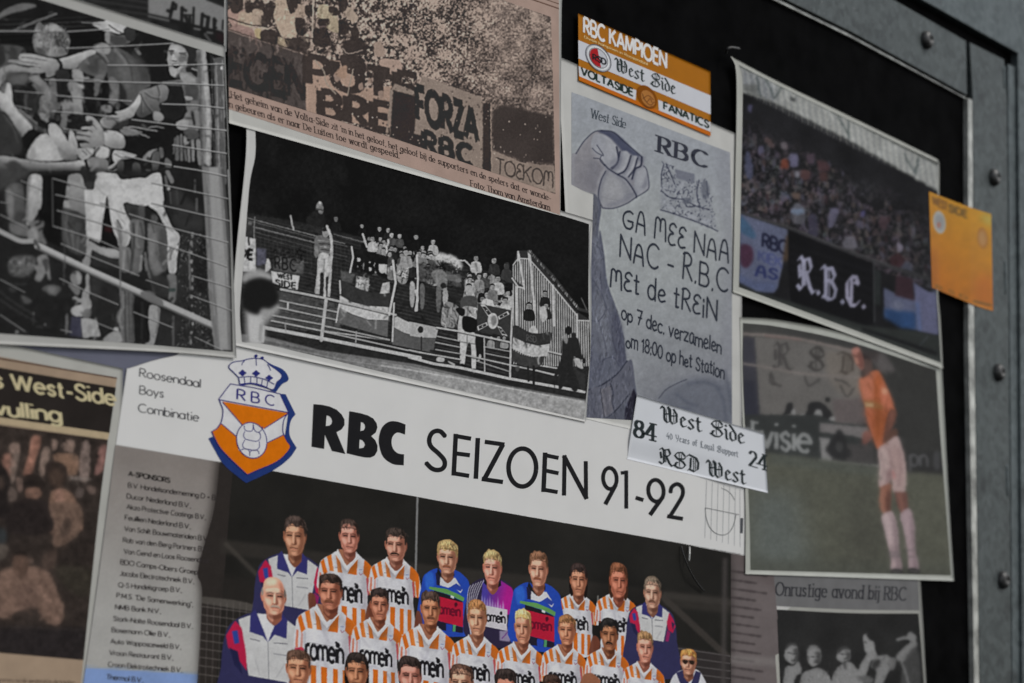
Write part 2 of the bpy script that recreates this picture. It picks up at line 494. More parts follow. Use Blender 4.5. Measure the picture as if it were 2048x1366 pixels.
# ---------------------------------------------------------------- the printed pictures
def head(P, x, y0, y1, hw, hair, skin=(178, 128, 98), style='short', tilt=0., must=None, glass=False, turn=None, jaw=None):
    """a small printed face: x centre, y0 hair top, y1 chin, hw half width; turn -1..1, jaw 0 narrow .. 1 square"""
    H = y1 - y0
    rg = np.random.default_rng(int(x * 7 + y0))
    turn = rg.uniform(-.9, .9) if turn is None else turn
    jaw = rg.uniform(0, 1) if jaw is None else jaw
    hw = hw * rg.uniform(.95, 1.06)
    e = rg.uniform(-.018, .018, 6)
    def T(q, dx=0., dy=0.):
        q = pts(q)
        u, v = q[:, 0] + dx, q[:, 1] + dy
        return np.c_[x + u * hw + tilt * (1 - v) * hw, y0 + v * H + .1 * u * hw]
    sk = np.minimum(col(skin) * rg.uniform(.95, 1.08) * [1.02, rg.uniform(.98, 1.06), rg.uniform(1., 1.12)], 205)
    sh, dk, hl = sk * [.62, .53, .5], sk * [.36, .28, .27], np.minimum(sk * [1.2, 1.24, 1.28] + 10, 222)
    hr = col(hair)
    if style == 'long':
        P.sp(T('-1.05 .2 -1.25 .55 -1.2 .9 -.9 1.06 -.5 .95 .5 .95 .85 1.08 1.15 .95 1.2 .55 1.05 .2 0 .1'), hr * .55)
    P.sp(T('-.66 .7 -.68 1.06 -.62 1.16 0 1.32 .62 1.16 .68 1.06 .66 .7'), sh)
    P.sp(T('-.6 .9 -.58 1.1 -.2 1.22 -.05 1.16 -.2 1.02'), sk * .95, .8, .8)
    P.sp(T('-.96 .46 -1.13 .42 -1.17 .55 -1.08 .66 -.98 .68'), sk * [.9, .8, .76])
    P.sp(T('.96 .46 1.12 .42 1.15 .55 1.06 .66 .98 .68'), sh * 1.1)
    P.sp(T('-1.1 .47 -1.04 .5 -1.06 .6'), sh, .8, .3)
    jw = .68 + .14 * jaw
    face = [(-.93, .3), (-1, .5), (-.95, .7), (-jw - .04, .87), (-.4, .985), (0, 1.02 + .5 * e[0]), (.4, .985), (jw + .04, .87), (.95, .7), (1, .5), (.93, .3), (.5, .14), (-.5, .14)]
    P.sp(T(face), sk)
    t = .16 * turn
    # lit and shaded planes
    P.sp(T([(.52 + t, .26), (.93, .3), (1, .5), (.93, .72), (.66, .92), (.3, 1.01), (.34 + t, .86), (.56 + t, .7), (.5 + t, .5)]), sh, .8, .09 * hw + .3)
    P.sp(T('-1 .44 -.95 .7 -.72 .88 -.4 .985 -.52 .84 -.8 .66'), sh, .5, .06 * hw + .2)
    P.sp(T([(-.7, .27), (.34 + t, .25), (.42 + t, .38), (0, .41), (-.7, .4)]), hl, .75, .09 * hw)
    for s in (-1, 1):
        P.sp(T([(s * .43 - .34, .455), (s * .43 + .34, .455), (s * .43 + .28, .555 + e[1]), (s * .43 - .28, .555 + e[1])], t), dk, rg.uniform(.3, .48), .08 * hw + .25)
        P.line(T([(s * .44 - s * .3, .45 + e[2]), (s * .44, .432 + e[2]), (s * .44 + s * .3, .46 + e[2])], t), .1 * hw + .25, hr * .4 + dk * .55, rg.uniform(.45, .8), .3)
        P.line(T([(s * .42 - .19, .508), (s * .42 + .19, .508)], t), .1 * hw + .25, (26, 20, 18), .9, .15)
        P.line(T([(s * .42 - .16, .553), (s * .42 + .16, .553)], t), .07 * hw, sk, .5, .3)
    P.sp(T('-.82 .58 -.42 .6 -.3 .7 -.5 .78 -.78 .7', t * .6), hl, .7, .08 * hw)
    P.sp(T('.28 .6 .56 .58 .6 .68 .4 .74', t), hl, .35, .07 * hw)
    P.sp(T('.04 .5 .16 .52 .3 .69 .2 .73 .02 .72', t), sh * .92, .85, .03 * hw + .15)
    P.sp(T('-.1 .46 .04 .46 .06 .66 .0 .7 -.14 .68', t), hl, .8, .03 * hw + .2)
    P.line(T('-.22 .722 0 .74 .24 .72', t), .07 * hw + .1, dk, .55, .2)
    P.sp(T('-.34 .75 -.1 .76 -.16 .82 -.42 .84', t), sh, .35, .05 * hw)
    P.line(T([(-.36, .838 + e[3]), (-.05, .828 + e[3]), (.34, .838 + e[3])], t), .08 * hw + .2, dk, .75, .15)
    P.line(T([(-.26, .868 + e[3]), (.24, .868 + e[3])], t), .085 * hw, (158, 92, 80), .6, .25)
    P.line(T('-.22 .908 .2 .906', t), .07 * hw, dk, .45, .4)
    P.sp(T('-.24 .925 .16 .92 .14 .985 -.2 .985', t * .6), hl, .4, .06 * hw)
    P.sp(T('-.5 1.01 0 1.05 .6 .98 .64 1.08 0 1.15 -.5 1.08'), dk, .5, .06 * hw)
    if must is not None:
        P.sp(T('-.48 .835 -.3 .765 0 .755 .3 .765 .48 .835 .2 .814 -.2 .814', t), must, .95, .2)
    if glass:
        for s in (-1, 1):
            P.sp(T([(s * .45 - .34, .46), (s * .45 + .34, .46), (s * .45 + .24, .6), (s * .45 - .22, .6)]), (34, 24, 18), .95, .2)
        P.line(T('-.9 .47 .9 .47'), .8, (40, 30, 25))
    # hair
    j = lambda q: T(pts(q) + rg.uniform(-.035, .035, pts(q).shape) * [1.3, .6])
    cap = None
    if style == 'bald':
        P.sp(T('-.95 .36 -.82 .12 -.4 .01 .3 .0 .78 .12 .95 .36 .6 .3 0 .28 -.6 .32'), sk * 1.04)
        P.sp(T('-.6 .08 .1 .03 .3 .14 -.2 .22 -.6 .2'), hl, .85, .1 * hw)
        P.sp(T('.5 .1 .92 .26 .95 .4 .6 .3'), sh, .6, .1 * hw)
        for s in (-1, 1):
            P.sp(T([(s * .96, .3), (s * 1.1, .36), (s * 1.08, .52), (s * .93, .48)]), hr * (.9 if s < 0 else .6), .9, .3)
    elif style == 'recede':
        cap = '-1 .5 -1.08 .3 -.88 .1 -.4 .0 .3 -.01 .85 .09 1.08 .3 1 .5 .9 .4 .84 .27 .6 .14 .3 .18 .05 .13 -.5 .14 -.8 .26 -.88 .4'
    elif style == 'spiky':
        cap = '-.98 .48 -1.06 .24 -.98 .09 -.72 .04 -.5 -.02 -.2 .01 .1 -.04 .4 .01 .7 .03 .96 .11 1.06 .26 .98 .48 .88 .36 .74 .24 .4 .27 0 .23 -.4 .26 -.76 .25 -.88 .36'
    elif style == 'curly':
        cap = '-1.02 .5 -1.16 .36 -1.12 .16 -.84 .03 -.3 -.02 .3 -.02 .8 .03 1.1 .15 1.16 .36 1.02 .5 .92 .36 .72 .29 .4 .33 .1 .27 -.3 .32 -.7 .27 -.9 .36'
    else:
        cap = '-1 .52 -1.09 .32 -1 .12 -.6 .02 .1 -.015 .75 .05 1.07 .22 1.03 .5 .93 .42 .86 .28 .55 .23 .15 .28 -.3 .22 -.65 .25 -.86 .32 -.92 .43'
    if cap:
        P.sp(j(cap), hr, 1, .35)
        P.sp(T('.4 .08 .9 .12 1.08 .26 1.04 .5 .92 .42 .84 .26 .5 .2'), hr * .6, .7, .07 * hw)
        P.sp(T('-.9 .2 -.7 .06 -.2 .0 .4 .02 .5 .1 .1 .13 -.5 .16 -.8 .28'), np.clip(hr * 1.45 + 22, 0, 215), .6, .09 * hw)
        P.line(T('-.86 .29 -.4 .25 .4 .26 .86 .29'), .1 * hw, hr * .5, .6, .4)
        for _ in range(int(26 + 1.4 * hw)):
            u, v = rg.uniform(-1.05, 1.05), rg.uniform(-.01, .24)
            if u * u + ((v - .24) / .27) ** 2 > 1.15:
                continue
            k = rg.choice([.5, .65, 1.4, 1.8])
            du = rg.uniform(-.2, .3)
            P.line(T([(u, v), (u + du * .5, v + .04), (u + du, v + .1)]), .05 * hw + .25, np.clip(hr * k + (10 if k > 1 else 0), 8, 218), .5, .35)

WHT, ORG = (182, 182, 186), (182, 92, 24)
def shirt(P, x, y, b, low=2.2, slope=.16, word=True, cut=0.):
    """striped football shirt: x, y the collar's V, b half the shoulder width"""
    def T(q):
        q = pts(q)
        return np.c_[x + q[:, 0] * b, y + q[:, 1] * b + q[:, 0] * b * slope]
    P.sp(T([(-.3, -.46), (-.62, -.3), (-.95, -.04), (-1.05, .3), (-1.1, 1.0), (-.74, 1.06), (-.74, low), (.74, low), (.76, 1.), (1.1, .95), (1.04, .28), (.92, -.08), (.6, -.34), (.3, -.5), (0, 0)]), WHT)
    P.poly(T([(-.78, .4), (-.6, .5), (-.62, low), (-.74, low)]), (150, 150, 158), .6, 1.2)
    for q in ('-.74 -.22 -.58 -.32 -.48 .3 -.64 .3', '-.42 -.36 -.28 -.28 -.17 .3 -.34 .3', '-.98 .02 -.86 -.12 -.72 .36 -.86 .5',
              '.02 .3 .3 -.34 .4 -.38 .36 .3', '.64 -.3 .82 -.2 .98 .0 1.02 .3 .98 .98 .84 .96 .72 .3 .6 .2'):
        P.poly(T(q), ORG, 1, .3)
    P.poly(T('.7 .35 .8 .36 .82 .98 .76 .98'), (170, 60, 70), .8, .3)
    P.poly(T('.8 .3 .84 .3 .9 .96 .86 .96'), WHT, .9, .3)
    P.poly(T('-1.02 .4 -.95 .42 -.97 1.02 -1.06 1.0'), (178, 90, 60), .8, .4)
    P.poly(T('-.86 .48 -.8 .5 -.82 1.05 -.9 1.05'), (176, 80, 60), .5, .4)
    for q in ((-.54, -.36), (-.2, .0), (.2, .36), (.52, .68)):
        P.poly(T([(q[0], 1.52), (q[1], 1.52), (q[1], low), (q[0], low)]), ORG, 1, .3)
    P.poly(T('-.7 .34 .68 .34 .7 1.48 -.72 1.48'), WHT, .95, .5)
    for k in range(9):
        u = P.rng.uniform(-.75, .6); v = P.rng.uniform(-.1, 1.7)
        P.line(T([(u, v), (u + .16, v + P.rng.uniform(-.1, .3)), (u + .3, v + P.rng.uniform(-.1, .6))]), .09 * b, (112, 108, 122), .28, .04 * b, 1)
    P.poly(T([(.5, -.2), (.8, .0), (.78, low), (.56, low)]), (70, 60, 70), .22, .08 * b)
    P.poly(T('-.6 -.3 -.3 -.34 -.3 .9 -.6 .9'), (225, 222, 218), .2, .1 * b)
    P.sp(T('-.5 -.3 0 -.1 .5 -.3 .3 .12 0 .3 -.3 .1'), (60, 50, 50), .3, .08 * b)
    # throat, collar
    P.poly(T('-.32 -.56 .32 -.58 .1 -.06 0 .06 -.12 -.08'), (140, 92, 70))
    P.poly(T('-.34 -.56 -.44 -.36 -.1 .1 0 .2 .06 .06 -.08 -.08'), (192, 192, 194))
    P.poly(T('.34 -.58 .46 -.38 .1 .1 0 .2 -.04 .04 .1 -.1'), (186, 186, 190))
    P.line(T('-.36 -.36 -.02 .16'), .7, (120, 110, 108), .6)
    P.line(T('.4 -.38 .02 .16'), .7, (120, 110, 108), .6)
    # badge, make mark
    P.sp(T('.44 .06 .58 .04 .58 .2 .51 .3 .44 .2'), (165, 168, 178))
    P.line(T('.45 .2 .51 .28 .57 .2'), .9, (120, 40, 60))
    P.line(T('.46 .08 .56 .07'), .9, (70, 80, 120))
    P.line(T('-.44 .14 -.36 .14'), .8, (60, 55, 55))
    if word:
        k = (24, 23, 26)
        P.polys(text('romein', T([(-.7, 1.32)])[0], T([(.54, 1.32)])[0], (0, -.72 * b), 'sans', .18, .09), k, 1, .2)
        P.ell(*T([(.36, .72)])[0], .075 * b, .095 * b, k)
        P.line(T('-.6 .78 .26 .78'), .7, (60, 60, 62), .8)

NAVY, PINK = (43, 42, 74), (160, 28, 62)
def jacket(P, x, y, b, low=2., slope=.14):
    def T(q):
        q = pts(q)
        return np.c_[x + q[:, 0] * b, y + q[:, 1] * b + q[:, 0] * b * slope]
    P.sp(T([(-.3, -.42), (-.8, -.16), (-1.02, .2), (-1.12, 1.), (-1.1, low), (1.1, low), (1.08, 1.), (1., .2), (.8, -.2), (.3, -.44), (0, -.1)]), NAVY)
    P.poly(T([(-.3, -.4), (-.7, -.2), (-.6, .3), (-.46, 1.1), (.5, 1.14), (.62, .5), (.76, -.16), (.3, -.44)]), (172, 172, 172))
    for q, c in (('-.78 -.16 -.62 .0 -.52 .6 -.5 1. -.66 .8 -.95 .5 -1. .22', PINK), ('-.86 .1 -.72 .06 -.68 .36 -.8 .4', (40, 60, 130)), ('-.92 .5 -.72 .56 -.6 1.1 -.8 .9', (30, 30, 60)),
                 ('.74 -.16 .9 .06 1.02 .4 .9 .7 .7 .6 .64 .3', PINK), ('.84 .2 .98 .3 .9 .56', (30, 30, 62)), ('.66 .6 .8 .7 .72 1.1 .58 1.1', (120, 30, 80))):
        P.poly(T(q), c, 1, .5)
    P.poly(T('-.26 -.4 .24 -.44 .1 .1 0 .22 -.1 .1'), (188, 188, 190))
    P.poly(T('-.3 -.5 -.42 -.34 -.44 .06 -.12 .12 0 .24 -.12 -.06 -.26 -.4'), (46, 45, 96))
    P.poly(T('.3 -.52 .46 -.34 .44 .1 .16 .04 0 .24 .1 -.04 .26 -.42'), (46, 45, 96))
    P.line(T('0 .24 .02 1.12'), 1.1, (90, 90, 96))
    P.line(T('-.42 .22 -.2 .24'), 1.6, (60, 60, 70), .8, .3)
    P.line(T('.14 .24 .46 .22'), 1.6, (60, 60, 70), .8, .3)
    P.line(T('.14 .5 .46 .5'), 2., (110, 110, 116), .8, .5)
    P.line(T('-.3 .7 -.2 1.05'), 2, (140, 140, 142), .7, 1)
    P.line(T('.4 .7 .2 1.05'), 2, (140, 140, 142), .7, 1)

def keeper(P, x, y, b, low=2.2):
    def T(q):
        q = pts(q)
        return np.c_[x + q[:, 0] * b, y + q[:, 1] * b + q[:, 0] * b * .14]
    P.sp(T([(-.3, -.4), (-.8, -.16), (-1.02, .3), (-1.08, low), (1.08, low), (1.02, .3), (.82, -.2), (.3, -.44), (0, 0)]), (32, 62, 150))
    P.sp(T('-.9 .0 -.6 -.2 -.5 .3 -.8 .6'), (44, 92, 178), .8, 1.5)
    P.poly(T('-.3 -.1 -.28 .3 .1 .36 .3 .26 .62 .52 .7 .36 .4 -.1'), (180, 180, 184))
    P.poly(T('-.44 -.2 -.24 -.1 -.26 .32 -.4 .3'), (30, 28, 50))
    P.poly(T('.2 .3 .44 .12 .7 .3 .62 .44'), (40, 60, 140))
    P.poly(T('-.7 .42 .0 .42 .6 .6 .78 .7 .74 .86 .2 .66 -.72 .52'), (84, 132, 74))
    P.poly(T('-.5 .56 .1 .66 .7 .86 .7 .98 -.5 .78'), (26, 26, 30))
    P.poly(T('-.5 .76 .72 .9 .72 1.95 -.56 1.8'), (158, 24, 48))
    P.polys(text('romein', T([(-.42, 1.5)])[0], T([(.6, 1.52)])[0], (0, -.42 * b), 'sans', .2, .1), (84, 12, 34), .9, .4)
    P.ell(*T([(.42, 1.02)])[0], .07 * b, .09 * b, (70, 14, 32))
    P.poly(T([(.2, .66), (.34, .7), (.34, .8), (.2, .76)]), (190, 200, 200))
    P.poly(T([(-.56, 1.8), (.72, 1.96), (.72, low), (-.56, low)]), (28, 26, 40))
    P.poly(T([(.3, 1.9), (.42, 1.9), (.4, low), (.28, low)]), (70, 130, 90))
    P.poly(T([(.0, 1.9), (.28, 1.92), (.26, low), (.0, low)]), (34, 60, 150))
    P.poly(T('-.34 -.44 -.4 -.2 -.02 .12 .36 -.2 .32 -.46 .2 -.2 0 -.06 -.2 -.2'), (22, 22, 28))

def keeper_violet(P, x, y, b, low=2.2):
    def T(q):
        q = pts(q)
        return np.c_[x + q[:, 0] * b, y + q[:, 1] * b + q[:, 0] * b * .14]
    P.sp(T([(-.3, -.4), (-.8, -.16), (-1.02, .3), (-1.08, low), (1.08, low), (1.02, .3), (.82, -.2), (.3, -.44), (0, 0)]), (40, 34, 56))
    P.grad(T('-.4 -.3 .35 -.4 .8 -.16 .98 .3 .9 1. -.5 .9'), (62, 52, 130), (150, 26, 120), T([(-.2, 0)])[0], T([(.6, .1)])[0])
    for k in range(6):
        P.line(T([(-.36 - .11 * k, -.32 + .06 * k), (-.62 - .08 * k, .3), (-.8 - .05 * k, 1.2), (-.9, 2)]), 1.5, (172, 170, 180), .9, .2, 1)
    for k in range(9):
        u = -.5 + k * .11
        P.poly(T([(u, .9), (u + .06, .3 + P.rng.uniform(-.1, .25)), (u + .13, .9)]), (168, 160, 190), .7, .8)
    P.poly(T('-.36 .72 .62 .78 .6 1.66 -.4 1.6'), (176, 172, 178))
    P.polys(text('romein', T([(-.36, 1.36)])[0], T([(.52, 1.36)])[0], (0, -.4 * b), 'sans', .2, .1), (24, 22, 26), 1, .2)
    P.ell(*T([(.36, .96)])[0], .06 * b, .08 * b, (24, 22, 26))
    P.poly(T('.3 1.7 .56 1.66 .9 1.2 .96 1.6 .7 2.1 .3 2.1'), (150, 140, 165), .8, 1)
    P.line(T('.4 2 .8 1.5'), 2, (90, 40, 110), .8, .5)
    P.poly(T('-.34 -.46 -.36 -.2 0 .1 .36 -.2 .34 -.48 .2 -.2 0 -.1 -.2 -.2'), (20, 20, 26))

def art_team():
    P = Print(150, 870, 1620, 1400, (29, 28, 26), 11)
    P.tex(.22, 90, 3)
    # dark stand behind the team
    P.poly('150 870 470 900 460 1000 430 1400 150 1400', (40, 36, 34))
    P.poly('440 1078 700 1112 1200 1166 1460 1196 1460 1226 1200 1200 700 1142 440 1106', (44, 41, 38), .9, 3)
    P.poly('440 1150 560 1170 560 1300 440 1300', (36, 33, 31), .8, 6)
    P.line('452 1088 520 1156', 9, (60, 56, 52), .8, 2)
    P.poly('398 1192 470 1200 520 1212 520 1226 400 1206', (72, 68, 64), .9, 1)
    for k in range(9):
        P.line([(398, 1212 + 17 * k), (520, 1228 + 17 * k)], 1.6, (104, 98, 94), .7, .5)
    for k in range(10):
        P.line([(402 + 13 * k, 1205), (398 + 13 * k, 1366)], 1.3, (92, 86, 84), .6, .5)
    P.poly('1180 1160 1330 1172 1330 1400 1180 1400', (18, 17, 16), .6, 14)
    P.line('835 990 831 1160', 4.2, (112, 112, 112), .95, .5)
    P.line('1328 1196 1460 1318', 13, (52, 48, 45), .95, 1.6)
    P.line('1330 1190 1462 1206', 12, (50, 47, 44), .9, 2)
    P.line('1196 1192 1194 1240', 3, (120, 118, 114), .8, .5)
    P.poly('1352 1292 1460 1310 1460 1400 1352 1400', (44, 40, 40), .9, 2)
    for k in range(6):
        P.line([(1352, 1296 + 16 * k), (1460, 1312 + 15 * k)], 2, (96, 92, 92), .7, .6)
    P.line('1450 1120 1446 1400', 9, (62, 58, 57), .9, 3)
    # back row
    def neckfix(x, y, w):
        P.sp([(x - w, y - w), (x + w, y - w), (x + w, y + w * .4), (x, y + w * 1.2), (x - w, y + w * .4)], (128, 82, 62))
    jacket(P, 584, 1138, 68, 2.4)
    head(P, 590, 1032, 1110, 21, (52, 42, 38), (176, 122, 94), 'short')
    for a in ((694, 1131, 54, 2.6), (790, 1142, 48, 2.6), (1155, 1208, 38, 2.6), (1234, 1209, 40, 2.6)):
        shirt(P, *a)
    head(P, 699, 1039, 1104, 18, (46, 36, 32), (172, 120, 92), 'recede', -.1)
    head(P, 792, 1056, 1121, 18.5, (44, 36, 32), (180, 132, 104), 'short', 0, (26, 18, 16))
    keeper(P, 892, 1158, 47); head(P, 895, 1081, 1146, 18.5, (150, 122, 82), (182, 130, 102), 'curly', 0, (120, 70, 50))
    keeper_violet(P, 985, 1178, 48); head(P, 985, 1101, 1168, 17.5, (150, 124, 84), (184, 128, 100), 'spiky')
    keeper(P, 1074, 1186, 48); head(P, 1077, 1103, 1171, 16.5, (98, 68, 50), (184, 132, 104), 'spiky', 0, (118, 70, 50))
    head(P, 1157, 1127, 1190, 15, (40, 30, 28), (172, 118, 88), 'long')
    head(P, 1237, 1126, 1194, 15, (92, 56, 38), (168, 106, 76), 'long')
    jacket(P, 1304, 1228, 46, 2.6); head(P, 1305, 1154, 1215, 15.5, (92, 80, 68), (180, 138, 112), 'recede', 0, (88, 58, 44))
    # arms of the back row
    for q in ('738 1206 752 1208 756 1250 740 1262 730 1240', '832 1226 842 1228 846 1270 828 1280', '1186 1272 1200 1282 1196 1306 1178 1310', '616 1190 630 1192 634 1240 622 1240'):
        P.sp(q, (98, 54, 40), .95, .6)
    # middle row
    jacket(P, 536, 1264, 84, 2.); head(P, 548, 1155, 1228, 22, (150, 142, 134), (190, 138, 114), 'bald', -.05, (158, 140, 126), False, .7, .8)
    for a in ((654, 1244, 60, 2.4), (756, 1264, 50, 2.4), (857, 1280, 54, 2.2), (953, 1297, 47, 2.2), (1043, 1311, 47, 2.), (1129, 1314, 43, 2.), (1216, 1320, 42, 2.), (1288, 1346, 40, 1.6)):
        shirt(P, *a)
    head(P, 661, 1147, 1217, 20.5, (44, 34, 30), (168, 112, 84), 'short', 0, (104, 64, 46))
    head(P, 759, 1177, 1239, 17, (38, 30, 28), (166, 112, 84), 'short')
    head(P, 861, 1183, 1249, 18, (60, 46, 40), (170, 112, 84), 'spiky', 0, (96, 60, 44))
    head(P, 955, 1200, 1269, 17, (140, 94, 58), (182, 130, 100), 'short', -.05)
    head(P, 1046, 1219, 1286, 16, (196, 164, 104), (184, 132, 100), 'spiky')
    head(P, 1134, 1230, 1288, 15.5, (112, 78, 50), (176, 122, 92), 'short', 0, None, False, -.7)
    head(P, 1219, 1237, 1299, 15, (26, 24, 24), (140, 90, 64), 'short', 0, (18, 14, 14))
    head(P, 1290, 1263, 1324, 14.5, (122, 92, 62), (176, 124, 94), 'spiky')
    P.sp('1340 1366 1352 1346 1376 1338 1402 1346 1416 1400 1336 1400', (178, 178, 182))
    P.poly('1352 1346 1366 1340 1380 1372 1366 1380', NAVY); P.poly('1402 1346 1392 1341 1380 1372 1394 1380', NAVY)
    head(P, 1377, 1298, 1348, 15, (164, 108, 58), (178, 130, 106), 'short', 0, None, True)
    # front row: only the heads come into the sheet
    shirt(P, 596, 1400, 60, 1)
    head(P, 597, 1299, 1372, 21, (72, 52, 42), (178, 122, 92), 'short')
    head(P, 714, 1306, 1378, 19, (34, 28, 26), (150, 98, 72), 'long')
    head(P, 820, 1313, 1388, 21.5, (38, 30, 28), (176, 122, 94), 'short')
    head(P, 923, 1329, 1400, 21, (66, 46, 38), (188, 138, 110), 'recede')
    head(P, 1012, 1338, 1410, 19, (40, 32, 30), (150, 100, 74), 'curly')
    head(P, 1104, 1350, 1415, 18, (48, 34, 28), (120, 76, 56), 'short')
    P.sp('1166 1352 1180 1346 1192 1352 1200 1366 1160 1380', (130, 84, 62), 1, .5)
    P.tex(.05, 13, 3); P.warp(.5, 4)
    P.blur(.5); P.sharp(1.3, .7)
    P.tex(.03, 2.2, 1)
    return P
def zt(s, ox, oy, k, k2=None):
    return pts(s) / [k, k2 or k] + [ox, oy]

def art_fence():
    """grey photograph: players reaching arms over to the crowd through a wire fence"""
    P = Print(-10, -10, 480, 725, (26, 26, 26), 21)
    A = lambda s: zt(s, 0, 0, 3.794)
    B = lambda s: zt(s, 0, 340, 3.594)
    T1 = lambda s: zt(s, 0, 30, 4.479)
    T2 = lambda s: zt(s, 230, 70, 4.479)
    T3 = lambda s: zt(s, 0, 160, 4.479)
    T4 = lambda s: zt(s, 140, 200, 4.479)
    T5 = lambda s: zt(s, 300, 240, 4.978)
    r = P.rng
    # dark stand behind
    P.sp(A('-40 130 60 60 180 25 280 40 200 75 60 110 -40 160'), 92, 1, 1.2)
    for k in range(6):
        P.line(T1([(-20, 40 + 46 * k), (400, 36 + 40 * k), (900, 10 + 40 * k)]), 1.8, r.choice([50, 62, 72]), .6, .7)
    P.poly(T1('0 170 300 170 300 270 0 260'), 18, .8, 2); P.poly(T1('620 160 930 150 930 290 700 310 620 290'), 18, .9, 2)
    P.line(T1('130 135 340 50 500 -10'), 5, 96, .9, .5); P.line(T1('140 142 350 58'), 2, 60, .7, .4)
    # murk of small background people
    for _ in range(260):
        x, y = r.uniform(0, 240), r.uniform(120, 330)
        P.ell(x, y, r.uniform(1.5, 5), r.uniform(3, 10), r.choice([24, 34, 48, 64, 84, 104]), .7, .8, r.uniform(-30, 30))
    # neighbours behind, far left
    P.sp(T1('-20 290 60 270 180 280 230 330 180 420 80 440 -20 470'), 70, 1, 1.2); P.sp(T1('-20 300 40 280 60 360 30 440 -20 450'), 42, .9, 1.6); P.sp(T1('90 290 140 300 160 400 100 420'), 48, .8, 2); P.line(T1('40 290 70 420'), 4, 92, .6, 1.4)
    # fair-haired man, turned away
    P.sp(T1('310 300 300 180 330 80 360 60 390 90 470 75 560 120 620 190 625 260 600 340 520 372 420 370 350 330'), 96, 1, .7)
    P.sp(T1('300 190 390 190 420 260 410 340 320 330'), 118, .9, 1.6); P.sp(T1('320 290 380 300 410 350 340 350'), 62, .9, 1.6)
    P.sp(T1('400 110 480 80 560 130 600 190 540 150 470 150'), 146, .9, 1.4); P.sp(T1('490 170 560 150 590 220 580 300 520 290 490 230'), 48, .9, 1.8)
    P.sp(T1('420 290 520 285 590 300 600 350 520 370 430 360'), 122, .95, 1); P.sp(T1('520 300 600 310 590 350 540 360'), 96, .9, 1.2); P.line(T1('585 290 600 330'), 2.4, 24, .9, .5)
    for k in range(170):
        a = r.uniform(0, 6.3); q = r.uniform(.1, 1.08) if r.uniform() < .6 else r.uniform(.9, 1.12)
        x, y = 455 + 150 * q * math.cos(a), 190 + 110 * q * math.sin(a)
        P.line(T1([(x, y), (x + r.uniform(-26, 26), y + r.uniform(-10, 46))]), 1.5, r.choice([44, 60, 78, 128, 150, 160]), .6, .4)
    # capped man: shoulders, T-shirt, arm stretched to the left
    P.sp(T1('700 440 760 330 830 300 850 260 940 250 1000 300 1100 330 1200 480 1280 640 1290 800 1200 840 1080 760 1000 640 960 560 940 500'), 70, 1, .8)
    P.sp(T2('-20 120 60 130 150 180 250 260 300 340 320 430 300 470 200 520 130 560 60 520 0 400'), 74, 1, 1.4); P.sp(T2('150 150 220 190 290 280 310 400 250 420 200 300'), 58, .9, 3)
    P.sp(T2('20 200 90 210 140 320 160 440 100 480 40 380'), 86, .8, 4); P.line(T2('60 160 130 260 160 420'), 3, 50, .7, 1.4, 1); P.line(T2('0 130 60 200 100 260'), 5, 112, .7, 1.6, 1); P.sp(T2('10 430 60 440 110 560 40 580 0 500'), 34, .9, 2)
    P.sp(T2('175 120 210 130 235 170 210 180'), 118, .9, 1)
    P.sp(T1('700 440 770 360 850 350 920 400 960 480 930 560 850 550 760 520'), 78, 1, 1); P.sp(T1('770 380 830 360 880 440 870 520 800 500'), 60, .8, 2); P.line(T1('840 330 900 370 950 430'), 2.4, 44, .8, .7, 1); P.line(T1('860 320 930 360 970 420'), 2.4, 110, .8, .7, 1)
    P.sp(T1('840 300 900 258 960 262 990 310 970 350 900 340'), 128, .95, 1)
    P.sp(A('800 250 850 228 930 240 990 290 980 330 900 345 830 345 800 312'), 84, 1, .8); P.sp(A('830 270 930 280 960 310 940 335 860 338'), 56, .9, 1.4); P.sp(A('800 250 830 250 830 330 806 316'), 122, .9, .8)
    P.sp(A('700 178 790 160 830 130 930 150 960 190 955 245 900 258 830 240 780 232'), 158, 1, .6); P.sp(A('945 215 1000 200 1030 250 1010 312 960 300 940 250'), 46, 1, .8); P.line(A('826 190 880 228 948 262'), 2.2, 54, .95, .4); P.poly(A('830 240 900 258 955 248 950 268 880 270'), 34, .9, .6)
    P.grad(smooth(T1('520 400 620 370 740 330 830 310 860 340 780 380 720 430 680 480 560 480 520 450')), 156, 108, T1('640 380')[0], T1('660 470')[0], 1, .7)
    P.grad(smooth(T1('190 350 300 350 420 380 520 405 530 470 500 530 420 560 400 510 300 500 180 500 180 470 320 470 180 440 80 420 90 405 200 410 170 390')), 146, 112, T1('320 380')[0], T1('340 510')[0], 1, .6)
    for q in ('190 378 300 388 420 408', '90 416 220 420 340 438', '180 455 280 455 360 470'):
        P.line(T1(q), 2.2, 68, .85, .6, 1); P.line(T1(q) + [0, -2.4], 1.4, 164, .6, .5, 1)
    P.line(T1('520 405 545 440 550 490'), 6.5, 26, 1, .4, 1); P.line(T1('512 405 536 440'), 1.5, 120, .6, .4)
    # second hand and forearm below it
    P.sp(T1('-20 500 40 460 120 440 220 470 330 470 400 510 300 520 200 510 80 530 30 600 -20 640'), 122, 1, .9); P.sp(T1('60 510 160 510 260 520 240 600 160 660 90 640 50 570'), 66, .95, 2.4); P.sp(T1('100 560 200 540 260 560 200 640 130 640'), 86, .8, 3)
    P.sp(T1('100 640 220 640 240 760 200 840 130 800'), 32, .95, 2)
